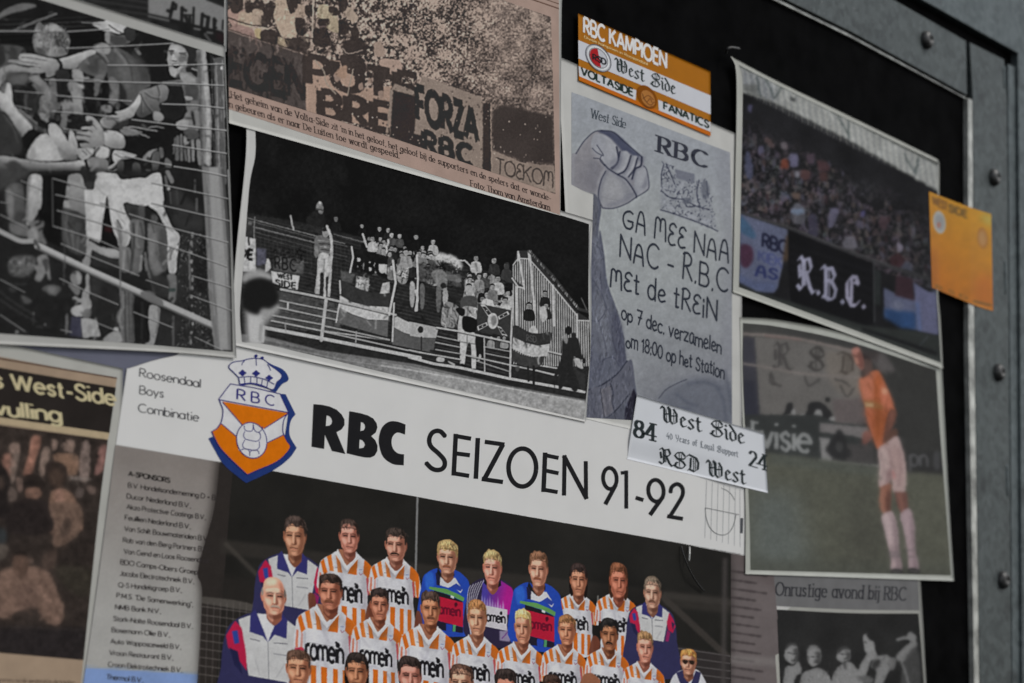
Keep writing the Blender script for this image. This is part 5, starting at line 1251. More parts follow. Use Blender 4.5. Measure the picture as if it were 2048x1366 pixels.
def art_fist():
    """pencil poster: raised fist, town, denim sleeve; the handwriting is lettered separately"""
    P = Print(1135, 170, 1475, 870, (140, 143, 145), 51)
    A = lambda s: zt(s, 1130, 180, 4.553)
    B = lambda s: zt(s, 1130, 460, 3.414)
    P.grad('1135 170 1475 170 1475 870 1135 870', (141, 145, 147), (110, 112, 119), (1290, 560), (1370, 820))
    P.poly('1135 170 1475 170 1475 420 1135 300', (134, 138, 146), .7, 40)
    P.tex(.035, 60, 3); P.tex(.03, 12, 2)
    P.poly('1432 290 1475 300 1475 870 1452 870 1440 500', (120, 122, 130), .5, 9)
    K = (44, 47, 62)
    # fist
    P.sp(A('55 860 60 600 100 570 170 470 260 385 330 370 430 385 500 440 600 545 700 610 720 680 745 740 765 880 740 920 650 960 560 1030 440 1075 330 1075 300 980 250 940 95 890'), (128, 128, 134), 1, .7)
    P.sp(A('95 600 160 500 260 400 240 520 260 600 360 700 330 800 300 930 200 920 95 880'), (122, 121, 126), 1, 2)
    P.poly(A('200 640 300 620 350 720 310 920 230 930'), (104, 104, 112), .6, 6)
    P.sp(A('330 850 370 740 480 790 560 830 620 930 650 980 560 1030 440 1070 340 1060 310 960'), (132, 133, 138), 1, 1)
    P.sp(A('500 800 600 860 640 960 560 1020 520 940'), (112, 114, 122), .6, 4)
    P.sp(A('300 380 340 368 440 385 520 440 620 540 700 610 700 660 660 640 600 590 520 560 440 470 360 410'), (64, 68, 86), .95, 2.2)
    for q in ('280 400 380 420 470 520 480 640 440 700 370 700 330 620 250 540 240 460', '500 570 570 560 590 640 560 730 490 760 430 720 480 660', '600 610 660 610 660 700 600 780 540 800 510 770 570 720', '650 720 700 690 745 740 760 880 700 930 640 970 630 820'):
        P.sp(A(q), (134, 136, 143), 1, 1.2)
    for q in ('470 520 485 610 470 670 420 710', '500 560 480 660 430 720', '600 600 575 680 540 740 480 770', '660 620 630 720 580 790', '700 610 690 690 640 720 610 810', '360 680 400 720 480 770 560 820 640 940', '370 740 330 820 305 930 310 1000'):
        P.line(A(q) + [1.5, 1.5], 9, (92, 94, 106), .55, 3, 1)
        P.line(A(q) + [-3, -3], 5, (156, 157, 162), .4, 2.4, 1)
    P.sp(A('340 1060 420 1070 560 1020 640 960 600 930 520 990 420 1030'), (104, 106, 116), .6, 4); P.sp(A('100 760 140 860 300 930 260 800 200 700'), (104, 103, 110), .5, 7); P.sp(A('700 900 760 860 740 760 720 820 690 880'), (104, 106, 116), .7, 3)
    P.sp(A('380 440 440 500 440 600 400 660 380 560'), (150, 151, 156), .5, 5); P.sp(A('370 860 460 840 540 900 480 980 380 960'), (146, 147, 151), .5, 7); P.sp(A('660 740 710 720 730 800 690 880 650 840'), (148, 150, 155), .5, 4)
    for q, w in (('470 520 485 610 470 670 420 710', 3.2), ('500 560 480 660 430 720', 2.6), ('600 600 575 680 540 740 480 770', 3), ('660 620 630 720 580 790', 3), ('700 610 690 690 640 720 610 810', 3.4),
                 ('360 680 400 720 480 770 560 820 640 940 650 980', 2.6), ('370 740 330 820 305 930 310 1000 340 1070', 1.8), ('340 1075 440 1078 560 1035 650 975 740 920 766 870 745 730 715 690', 1.5), ('100 580 170 470 260 385 330 370', 1.6), ('330 370 440 385 540 470 700 610', 2.2)):
        P.line(A(q), w, K, .85, .6, 1)
    for q in ('250 530 290 570 350 600', '290 500 330 560 350 590', '260 620 320 630 360 680', '330 600 320 640 360 690'):
        P.line(A(q), 1.5, K, .8, .4, 1)
    P.sp(A('470 600 490 660 440 710 400 690'), (108, 110, 120), .6, 2.5)
    P.poly(A('95 880 260 950 300 980 280 940 200 910'), (112, 111, 116), .6, 2)
    # arm and denim sleeve
    P.poly(smooth(np.vstack([A('250 950 300 980 330 1080 310 1230 305 1366'), B('240 0 270 180 290 360 360 560 400 720 420 890 460 960 490 1120 480 1180 450 1330 440 1420 130 1400 160 1100 175 700 180 300 172 60'), A('232 1366 240 1100')]), True, 3), (84, 87, 99), 1, .8)
    P.sp(A('250 960 290 980 300 1100 280 1300 250 1340 240 1100'), (82, 84, 92), .8, 2)
    P.sp(B('180 60 220 60 250 200 250 330 230 420 190 300'), (98, 101, 112), .8, 3)
    P.sp(B('320 560 370 600 400 740 415 890 380 940 340 800 320 680'), (66, 68, 82), .8, 4)
    P.sp(B('200 440 260 430 300 560 320 760 280 860 200 800'), (104, 107, 116), .7, 6)
    for q, w in (('170 80 230 120 250 180', 1.2), ('190 340 250 420 240 300', 1.4), ('250 430 280 540 230 620 190 620', 1.4), ('280 520 310 580', 1.2), ('320 640 330 760 370 900', 1.6), ('240 960 260 890 330 870 370 930', 1.6), ('230 620 270 760 290 860', 1.2), ('240 1000 230 920 270 880', 1.2)):
        P.line(B(q), w, (62, 64, 78), .8, .5, 1)
    P.line(B('160 1095 250 1060 360 980 425 895'), 3, (46, 48, 60), 1, .6, 1)
    P.sp(B('165 1095 260 1060 360 985 425 900 460 900 475 1080 440 1160 340 1240 250 1310 140 1290'), (84, 86, 97), 1, .8)
    P.poly(B('240 1090 310 1060 330 1240 260 1280'), (100, 99, 106), .8, 1.5)
    P.line(B('240 1080 270 1290'), 1.6, (50, 52, 62), .9, .4); P.line(B('310 1050 330 1110 320 1160 340 1250'), 2, (48, 50, 62), .9, .5, 1)
    P.line(B('440 1120 340 1240 240 1310 140 1330'), 2.4, (46, 48, 58), .95, .6, 1)
    P.poly(B('470 1080 490 1130 440 1360 395 1366 410 1220 440 1150'), (38, 37, 48), 1, 1)
    P.sp(B('260 1300 340 1250 400 1200 390 1366 270 1366'), (74, 76, 87), .9, 1.5)
    for _ in range(420):
        x, y = P.rng.uniform(1172, 1268), P.rng.uniform(430, 860)
        if P.a[min(P.h - 1, int(y - 170)), min(P.w - 1, int(x - 1135))].mean() < 112:
            P.line([(x, y), (x + P.rng.uniform(-4, 4), y + P.rng.uniform(4, 14))], 1.1, P.rng.choice([70, 78, 110, 118]) * np.array((1, 1.02, 1.12)), .4, .5)
    # shoulder at the lower right
    P.sp(B('640 1160 700 1080 820 1020 960 1000 1080 1030 1140 1080 1160 1420 620 1400'), (88, 92, 102), .75, 7)
    P.line(B('640 1150 690 1090 760 1050 830 1020'), 1.5, (58, 60, 72), .8, .6, 1)
    for q in ('840 1050 960 1040 1060 1080', '1040 1080 1080 1160 1100 1300', '760 1120 840 1180 900 1200', '1090 960 1120 1100 1140 1260', '700 1200 760 1220 860 1220'):
        P.line(B(q), 5, (70, 74, 86), .6, 3, 1)
    # town drawing
    P.poly(A('890 660 940 680 1010 800 1000 720 1180 770 1190 830 1260 800 1310 860 1330 960 1340 1080 1390 1280 870 1100 870 760'), (112, 115, 124), .55, 3)
    P.poly(A('1000 720 1180 765 1175 850 1010 800'), (98, 101, 112), .8, 1)
    r = P.rng
    T = pts('890 670 940 690 1010 800 1180 830 1260 810 1310 870 1330 970 1350 1100 1390 1280 870 1090')
    for _ in range(520):
        x, y = r.uniform(870, 1390), r.uniform(670, 1280)
        if y > 1090 + (x - 870) * .38 or (x > 1010 and y < 820) or y < 660 + (x - 900) * .3 and x > 950 or x > 1300 + (y - 860) * .22:
            continue
        P.line(A([(x, y), (x + r.uniform(-26, 26), y + r.uniform(-26, 30))]), 1.3, K if r.uniform() < .62 else (146, 149, 156), .65, .4)
    for q in ('900 680 880 760 880 860', '920 670 960 760 1000 860', '1220 830 1200 950 1230 1060', '1290 830 1300 960', '1080 990 1110 1060 1180 1060', '870 1090 1000 1130 1250 1220 1390 1285', '880 920 960 980 1080 1000 1200 1060 1320 1090'):
        P.line(A(q), 2, K, .75, .6, 1)
    P.sp(A('1260 820 1310 870 1310 960 1270 1000 1240 920'), (84, 88, 98), .7, 2); P.ell(*A('1110 1010')[0], 10, 7, (90, 94, 104), .7, 1)
    for q in ('1030 850 1080 840 1090 880 1040 890', '900 1070 1000 1100 990 1060 920 1050', '1110 1120 1200 1150 1210 1190 1110 1160', '1250 1160 1320 1180 1320 1230 1240 1200'):
        P.poly(A(q), (140, 143, 150), .7, 1)
    for _ in range(900):
        x, y = P.rng.uniform(1174, 1266), P.rng.uniform(400, 862)
        v = P.a[min(P.h - 1, int(y - 170)), min(P.w - 1, int(x - 1135))]
        if v.mean() < 116:
            P.line([(x, y), (x + P.rng.uniform(-3, 3), y + P.rng.uniform(3, 12))], P.rng.uniform(.8, 1.6), v * P.rng.choice([.72, .82, 1.14, 1.25]), .6, .3)
    for q in ('190 120 200 300 185 420', '230 260 250 420 220 520', '300 600 330 760 380 900', '220 700 240 860 200 1000', '180 1120 200 1280', '370 980 440 1040', '280 1100 300 1260'):
        P.line(B(q), 7, (66, 68, 80), .4, 3.5, 1)
    P.blur(.5); P.sharp(3, .8); P.tex(.05, 2.2, 2); P.tex(.04, 7, 2)
    return P

def art_roof():
    """colour photograph, dim: stand roof, crowd in shadow, cloth banners"""
    P = Print(1455, 100, 1900, 750, (25, 25, 27), 61)
    A = lambda s: zt(s, 1450, 90, 3.902)
    B = lambda s: zt(s, 1450, 380, 3.796)
    r = P.rng
    P.tex(.3, 40, 3)
    P.poly(A('100 150 1670 930 1670 1150 1480 1040 960 740 400 460 130 370'), (136, 138, 136), 1, .8)
    P.poly(A('130 190 260 240 400 320 400 450 270 400 130 330'), (118, 122, 128), .7, 3)
    for k in range(62):
        x = 130 + 25 * k
        y = 165 + (x - 110) * .497
        P.line(A([(x, y + 8), (x + 22, y + 200)]), 2.6, (104, 106, 108) if k % 2 else (158, 158, 154), .6, .9)
    P.poly(A('110 130 1660 890 1660 930 110 160'), (150, 150, 146), 1, .6)
    P.line(A('110 160 500 350 960 580 1660 935'), 3, (62, 66, 64), .9, .7)
    for q in ('250 250 275 400', '320 270 390 420 440 330', '880 560 960 690', '965 590 965 730', '1400 850 1480 1000 1510 890', '1505 890 1490 1010'):
        P.line(A(q), 3.2, (66, 74, 74), .85, 1)
    P.poly(A('510 400 550 420 545 450 510 430'), (60, 62, 62), .9, .8)
    P.poly(A('140 300 250 310 260 390 150 360'), (84, 86, 84), .7, 2)
    P.line(A('130 370 270 400 400 460 960 740 1480 1040 1660 1140'), 3, (70, 72, 70), .7, 1)
    # crowd
    yy, xx = np.mgrid[0:P.h, 0:P.w]
    X, Y = xx + P.x0, yy + P.y0
    k = np.clip(.34 + 1.1 * vnoise(P.h, P.w, 9, r, 3) + .5 * vnoise(P.h, P.w, 4, r, 1), 0, 1)
    top, bot = 222 + (X - 1480) * .49, 440 + (X - 1480) * .36
    k = k * np.clip((Y - top) / 70, 0, 1) * (Y < bot) * np.clip(1.1 - (X - 1480) / 900, .6, 1)
    hue = np.stack([1 + .22 * vnoise(P.h, P.w, 16, r, 2), .92 + .05 * vnoise(P.h, P.w, 16, r, 2), 1 + .22 * vnoise(P.h, P.w, 14, r, 2)], -1)
    P.a += k[..., None] * hue * 52
    for _ in range(520):
        x, y = r.uniform(1480, 1885), r.uniform(200, 560)
        if y < 232 + (x - 1480) * .49 + r.uniform(0, 60) or y > 430 + (x - 1480) * .36:
            continue
        cz = [(18, 18, 22), (44, 40, 46), (62, 56, 60), (70, 58, 58), (46, 34, 38), (76, 74, 88), (84, 76, 74)][r.integers(7)]
        d = np.clip(1 - (x - 1480) / 700, .55, 1)
        w = r.uniform(1.5, 4)
        P.sp([(x - w, y), (x - w * .4, y - w * r.uniform(1, 2)), (x + w * .5, y - w), (x + w, y + w), (x + w * .6, y + w * r.uniform(2, 4)), (x - w * .8, y + w * 2)], np.array(cz) * (.55 + .45 * d), .75, .8)
    for q, c in (('440 900 490 890 490 960 440 960', (122, 62, 46)), ('500 860 560 850 570 930 520 950', (118, 116, 146)), ('540 990 580 990 580 1030 550 1030', (140, 140, 150)), ('520 1270 580 1240 620 1300 560 1320 520 1310', (134, 140, 160)), ('310 720 360 740 390 800 340 790', (90, 74, 74)),
                 ('430 770 480 760 490 810 450 820', (120, 112, 118)), ('160 840 190 850 220 960 200 1060 160 1000', (88, 92, 120)), ('260 800 300 790 300 840 270 850', (100, 98, 124)), ('820 1280 880 1270 870 1310 830 1310', (110, 106, 130)), ('590 980 650 980 660 1050 600 1040', (92, 66, 66)),
                 ('720 900 800 920 820 980 740 980', (84, 60, 64)), ('180 470 210 470 210 520 180 510', (90, 88, 120)), ('520 1160 580 1150 590 1200 540 1200', (110, 92, 84)), ('640 860 700 850 690 920 650 920', (86, 72, 84)), ('740 1000 800 1000 790 1060 740 1050', (74, 52, 52)), ('1060 1300 1090 1290 1090 1330 1060 1340', (96, 92, 140))):
        P.sp(A(q), np.array(c) * .84, .8, 1.6)
    for q, c in (('510 140 570 100 610 200 590 260 510 240', (92, 92, 100)), ('500 150 580 140 590 180 510 180', (116, 132, 156)), ('800 150 860 150 860 180 820 270 780 280', (104, 102, 124)), ('910 360 980 350 1000 440 900 440', (112, 110, 120)), ('640 200 700 200 700 360 640 350', (64, 62, 80)), ('1310 400 1350 420 1340 470 1310 460', (130, 124, 140)),
                 ('1000 230 1050 240 1050 290 1000 280', (88, 84, 100)), ('1330 540 1420 560 1420 620 1340 600', (74, 76, 90)), ('1180 200 1240 220 1220 300 1170 280', (72, 56, 62)), ('1250 520 1330 480 1360 560 1280 600', (58, 36, 40)), ('1420 280 1450 290 1440 340 1420 340', (92, 90, 100))):
        P.sp(B(q), np.array(c) * .86, .8, 1.6)
    P.warp(2.2, 7)
    # front rail and banners
    P.line(B('110 170 300 235 540 310 860 440 1250 580 1560 680'), 8, (46, 46, 48), .95, 1.2)
    P.line(B('110 160 300 226 540 300 860 430 1250 570'), 2, (76, 74, 76), .7, .8)
    P.poly(B('110 180 470 300 480 330 440 560 400 740 370 780 240 770 110 700'), (84, 89, 110), 1, 1.2)
    P.sp(B('110 200 160 230 230 330 220 370 150 340 110 300'), (54, 78, 102), .9, 2); P.sp(B('120 420 200 430 215 520 170 590 120 560'), (62, 36, 52), .9, 2)
    P.sp(B('110 640 220 690 380 700 370 770 240 765 110 700'), (72, 80, 108), .8, 3)
    P.polys(text('RBC', B('285 430')[0], B('470 490')[0], np.array((1, -26.)), 'sans', .2, .12), (26, 28, 46), 1, .8)
    P.polys(text('KIEK', B('255 535')[0], B('430 590')[0], np.array((1, -20.)), 'sans', .2, .14), (62, 68, 104), .9, .9)
    P.polys(text('AS', B('235 650')[0], B('390 680')[0], np.array((2, -20.)), 'round', .2, .2), (36, 42, 80), .9, .9)
    P.sp(B('470 340 520 360 560 450 500 520 440 540 450 440'), (64, 52, 42), .9, 2.5)
    P.poly(B('480 300 1130 560 1130 1020 1060 1030 500 850 480 600'), (15, 15, 17), 1, 1)
    for k in range(5):
        P.line(B([(500, 420 + 60 * k), (1120, 620 + 70 * k)]), 5, (24, 24, 27), .7, 3)
    P.polys(text('R.', B('560 750')[0], B('720 800')[0], np.array((0, -68.)), 'black', .17, .16), (128, 128, 146), 1, .7)
    P.polys(text('B.', B('740 815')[0], B('905 870')[0], np.array((0, -66.)), 'black', .17, .16), (122, 122, 140), 1, .7)
    P.polys(text('C.', B('920 870')[0], B('1065 905')[0], np.array((0, -62.)), 'black', .17, .16), (128, 126, 144), 1, .7)
    P.poly(B('1140 600 1180 620 1180 880 1140 870'), (36, 40, 40), .9, 2)
    P.poly(B('1205 740 1300 790 1440 830 1600 760 1610 800 1620 1100 1440 1060 1210 960'), (74, 78, 98), 1, 1.5)
    P.poly(B('1300 650 1420 670 1440 840 1290 800'), (48, 34, 40), 1, 2); P.poly(B('1210 900 1450 930 1450 1060 1340 1050 1210 970'), (36, 58, 92), .95, 3); P.poly(B('1430 700 1520 760 1600 800 1620 1100 1470 1070'), (84, 86, 110), 1, 1.5)
    P.line(B('1460 860 1480 1060'), 6, (74, 90, 126), .8, 2); P.sp(B('1280 840 1350 860 1330 920 1270 890'), (92, 96, 112), .7, 3)
    P.line(B('1130 540 1135 1000'), 3, (60, 62, 64), .8, 1)
    P.poly(B('105 710 240 770 500 850 1060 1030 1450 1070 1640 1110 1640 1330 900 1060 105 745'), (40, 43, 42), 1, 2)
    P.line(B('110 745 500 890 1000 1060 1400 1190 1640 1310'), 4, (62, 66, 64), .7, 1.4); P.line(B('1050 1060 1300 1140 1600 1240'), 7, (20, 20, 22), .9, 2); P.line(B('1480 1180 1540 1110'), 2, (70, 72, 80), .7, .8)
    P.blur(1.1); P.tex(.1, 2.6, 2); P.tex(.1, 30, 2)
    return P

def art_player():
    """faded colour photograph: player walking off in an orange shirt"""
    P = Print(1470, 625, 1925, 1175, (52, 52, 51), 71)
    A = lambda s: zt(s, 1470, 640, 3.796)
    B = lambda s: zt(s, 1470, 980, 3.538)
    r = P.rng
    P.grad('1470 625 1925 625 1925 1175 1470 1175', (58, 58, 57), (44, 44, 44), (1480, 700), (1860, 780))
    P.poly(A('55 130 150 130 185 730 55 730'), (50, 50, 58), .9, 2); P.poly(A('55 460 150 460 180 730 55 790'), (42, 43, 52), .9, 3)
    P.poly(A('150 130 400 140 700 200 900 240 960 420 960 800 740 780 190 715'), (90, 88, 86), 1, 1.5)
    P.poly(A('740 600 980 590 1000 790 760 780'), (84, 77, 77), .9, 2)
    P.poly(A('680 230 860 250 960 330 960 560 860 600 760 520 700 420'), (104, 98, 92), .8, 4)
    P.polys(text('R', A('300 370')[0], A('425 380')[0], np.array((0, -54.)), 'black', .13), (56, 54, 54), .9, 1)
    P.polys(text('S', A('560 370')[0], A('680 400')[0], np.array((0, -48.)), 'black', .13), (50, 48, 47), .95, 1)
    P.polys(text('D', A('790 400')[0], A('905 420')[0], np.array((0, -44.)), 'black', .13), (58, 52, 48), .9, 1.2)
    for q in ('275 400 300 480 350 500', '530 430 560 500 640 450', '760 450 830 470 870 500', '800 500 850 580 900 520', '270 410 270 470 300 490'):
        P.line(A(q), 4.5, (54, 52, 52), .8, 1.2, 1)
    P.poly(A('1100 200 1500 350 1540 420 1590 1100 1300 1100 1230 640 1150 400'), (46, 46, 45), .9, 4)
    P.poly(A('1120 240 1220 380 1190 400 1100 390 1030 290'), (84, 80, 80), .8, 3)
    P.poly(A('960 230 1100 240 1090 300 980 290'), (56, 50, 50), .8, 3)
    P.line(A('60 105 400 130 700 190 960 250'), 6, (116, 108, 104), .9, .9, 1)
    P.line(A('60 330 300 370 500 405 800 430 990 430'), 5, (108, 102, 99), .9, .9, 1)
    P.line(A('230 120 500 150'), 3, (126, 92, 88), .5, 1)
    for q in ('380 690 400 630 440 640 430 700 360 725', '560 640 640 620 700 660 740 720 700 780 640 740 600 720 560 740', '540 700 580 690 600 750 550 760'):
        P.sp(A(q), (34, 34, 35), 1, 1)
    for q in ('430 690 450 670 460 720 430 725', '610 690 650 680 660 740 600 750', '720 740 760 735 750 770 715 765', '490 715 530 710 520 745 480 740'):
        P.sp(A(q), (128, 128, 128), .95, 1)
    P.sp(A('690 590 720 590 720 620 690 620'), (36, 36, 36), 1, .8)
    # boards
    P.poly(A('60 720 640 720 760 780 1020 800 1040 1120 640 1050 240 1010 60 1000'), (44, 46, 46), 1, 1)
    P.polys(text('divisie', A('40 955')[0], A('575 1005')[0], np.array((0, -52.)), 'sans', .16, .13), (124, 126, 126), 1, .9)
    P.poly(A('645 780 1010 815 1030 920 900 880 640 850'), (100, 97, 97), 1, 1.5)
    P.poly(A('640 890 720 900 740 1080 660 1070'), (118, 117, 117), 1, 1.5); P.poly(A('740 930 1040 950 1060 1100 740 1080'), (60, 58, 58), 1, 2)
    P.sp(A('790 830 840 900 850 1050 780 1060 700 980 740 900'), (36, 36, 37), 1, 2); P.sp(A('700 960 860 980 870 1040 720 1030'), (38, 38, 39), .9, 2); P.sp(A('770 930 820 940 810 1000 770 990'), (62, 62, 62), .8, 2)
    P.line(A('640 1065 800 1085 1090 1110'), 5, (116, 116, 112), .9, 1.2)
    P.poly(A('1300 1000 1530 1000 1600 1130 1600 1170 1300 1160'), (40, 40, 40), .9, 2)
    P.polys(text('pn', A('1330 1105')[0], A('1460 1115')[0], np.array((0, -34.)), 'sans', .14, .14), (78, 78, 80), .9, 1.2)
    P.sp(A('1510 1010 1550 1010 1550 1130 1510 1120'), (66, 66, 68), .8, 2)
    # pitch
    P.poly(np.vstack([A('240 1010 640 1060 1090 1120 1300 1150 1640 1180'), B('1560 640 60 600 60 0')]), (76, 77, 68), 1, 3)
    P.poly(B('100 0 420 0 560 600 100 600'), (86, 92, 90), .8, 22); P.poly(B('800 0 1020 0 1100 600 800 600'), (62, 62, 56), .7, 22); P.poly(A('260 1010 640 1060 1090 1120 1090 1180 260 1090'), (70, 74, 70), .7, 6)
    P.poly(B('100 480 1560 520 1560 640 100 600'), (66, 68, 62), .6, 8)
    P.tex(.09, 7, 3, np.vstack([A('240 1010 1640 1180'), B('1560 640 60 600 60 0')]))
    # player
    P.sp(A('890 240 920 210 955 230 985 280 1030 300 1040 380 1000 440 960 440 960 370 920 330'), (58, 50, 48), 1, 1)
    P.sp(A('885 240 905 212 930 208 955 232 972 285 978 360 958 378 925 340 905 300'), (138, 96, 86), 1, .9)
    P.sp(A('886 236 905 214 930 212 945 235 915 250'), (156, 108, 98), .9, 1.2); P.sp(A('930 250 965 262 975 350 955 372 940 320'), (96, 62, 56), .85, 1.6); P.line(A('896 268 930 278'), 3, (70, 44, 40), .8, .9); P.sp(A('905 285 930 300 940 335 925 340'), (164, 118, 100), .7, 1.2); P.line(A('925 335 950 345'), 2.4, (80, 44, 42), .8, .8)
    P.sp(A('940 222 985 262 1020 280 1030 330 1000 350 980 300 960 250'), (44, 38, 38), .95, 1.2)
    P.sp(A('985 300 1035 310 1040 390 1000 435 980 390'), (78, 64, 60), .9, 1.6)
    P.sp(A('945 450 1000 430 1040 390 1090 385 1140 480 1190 600 1215 680 1220 740 1160 860 1130 960 1080 980 1050 900 1010 780 980 640 955 540'), (154, 88, 62), 1, .9)
    P.sp(A('950 455 1000 435 1050 400 1060 480 1040 600 975 606 958 540'), (168, 104, 82), .9, 4); P.sp(A('1060 470 1090 400 1120 480 1110 620 1070 640'), (140, 74, 40), .75, 4)
    P.sp(A('985 680 1050 690 1070 820 1060 940 1030 830'), (164, 92, 66), .8, 5); P.sp(A('1060 650 1120 640 1110 800 1085 920 1062 880'), (122, 66, 34), .8, 4); P.sp(A('1110 480 1160 560 1200 680 1150 700 1110 620'), (172, 102, 80), .9, 4); P.sp(A('1140 690 1200 700 1150 840 1110 930 1110 800'), (126, 66, 36), .7, 4)
    for q in ('1040 420 1070 520 1060 620', '1000 700 1040 760 1050 840', '1090 650 1080 760 1090 880', '1160 600 1140 680 1130 760', '1010 480 1030 540'):
        P.line(A(q), 3, (112, 58, 32), .6, 1.6, 1)
    P.poly(A('975 605 1050 612 1130 650 1120 680 1050 670 985 660'), (124, 84, 50), .8, 1.5); P.poly(A('985 622 1055 635 1050 662 990 656'), (166, 142, 108), .9, 1.2)
    P.sp(A('1115 520 1150 520 1155 560 1120 560'), (184, 140, 114), .85, 1.5)
    P.sp(A('1170 690 1220 690 1220 740 1180 850 1150 900 1120 940 1130 860'), (88, 60, 52), 1, 1.2); P.sp(A('1180 700 1210 700 1205 760 1170 830'), (120, 78, 66), .7, 2)
    P.sp(A('970 860 1010 840 1040 880 1010 930 970 940'), (116, 76, 68), .9, 1.4); P.sp(A('1140 880 1220 820 1230 880 1150 930'), (82, 58, 50), .95, 1.4)
    for q in ('985 880 975 930', '1000 880 992 936', '1015 880 1010 925'):
        P.line(A(q), 1.6, (70, 46, 42), .7, .7)
    P.sp(A('1085 980 1150 930 1230 880 1260 940 1295 1100 1295 1290 1250 1310 1200 1300 1190 1200 1150 1260 1090 1260 1100 1100'), (156, 136, 134), 1, 1)
    P.sp(A('1170 990 1240 940 1280 1090 1270 1280 1220 1240 1180 1120'), (142, 120, 117), .85, 5); P.sp(A('1100 1000 1140 980 1150 1100 1110 1230 1100 1150'), (168, 150, 146), .8, 4); P.sp(A('1150 1150 1190 1150 1180 1250 1150 1270'), (112, 90, 90), .8, 3)
    for q in ('1110 1010 1130 1120 1100 1240', '1240 980 1260 1100 1240 1260', '1170 1000 1190 1080 1170 1180', '1140 960 1180 1000'):
        P.line(A(q), 3, (110, 90, 92), .6, 1.8, 1)
    P.line(A('1200 1150 1210 1200'), 4, (168, 98, 96), .6, 1.5)
    P.sp(np.vstack([A('1100 1265 1180 1245'), B('1105 20 1095 170 1045 160 1020 90 1030 0')]), (118, 80, 67), 1, 1); P.sp(B('1030 0 1055 0 1060 150 1045 160 1024 90'), (142, 100, 84), .8, 2.4); P.sp(B('1075 20 1105 20 1094 165 1070 150'), (80, 54, 48), .8, 2)
    P.sp(np.vstack([A('1215 1300 1260 1310'), B('1215 20 1220 140 1175 165 1140 70 1130 0')]), (94, 66, 60), 1, 1); P.sp(B('1150 20 1180 30 1195 140 1176 160'), (122, 84, 74), .7, 2)
    P.sp(B('1040 180 1115 155 1150 270 1165 450 1180 570 1110 580 1100 460 1060 300'), (150, 132, 134), 1, 1); P.sp(B('1170 175 1235 130 1270 250 1275 420 1300 570 1235 570 1220 420 1190 270'), (146, 128, 132), 1, 1)
    P.sp(B('1110 170 1148 270 1164 450 1175 560 1145 560 1135 400 1120 270'), (108, 94, 98), .75, 3); P.sp(B('1240 150 1268 250 1274 420 1295 560 1265 560 1255 400 1245 270'), (104, 90, 95), .75, 3); P.sp(B('1050 190 1080 180 1110 330 1100 400'), (170, 154, 154), .7, 3)
    for q in ('1080 440 1160 440', '1090 475 1170 470', '1210 430 1280 420', '1220 470 1290 480', '1085 460 1165 455'):
        P.line(B(q), 3, (92, 86, 88), .75, 1.2)
    P.sp(B('1105 565 1150 555 1190 572 1182 596 1110 594'), (40, 40, 40), .95, 1); P.sp(B('1228 558 1270 552 1305 566 1298 590 1232 588'), (36, 36, 36), .95, 1); P.line(B('1115 580 1170 582'), 2, (128, 124, 122), .7, .7); P.line(B('1240 574 1290 576'), 2, (120, 116, 114), .7, .7)
    P.sp(B('1100 590 1320 590 1300 606 1110 606'), (46, 48, 44), .6, 2.5)
    P.folds(160, 9, 3, .12, (1710, 700, 1830, 1130), 1.4, 75)
    P.warp(1.2, 6); P.model(4, .35, .7)
    P.blur(1.0); P.tex(.05, 2.6, 2); P.tex(.05, 24, 2)
    P.a = P.a * .97 + 4
    return P

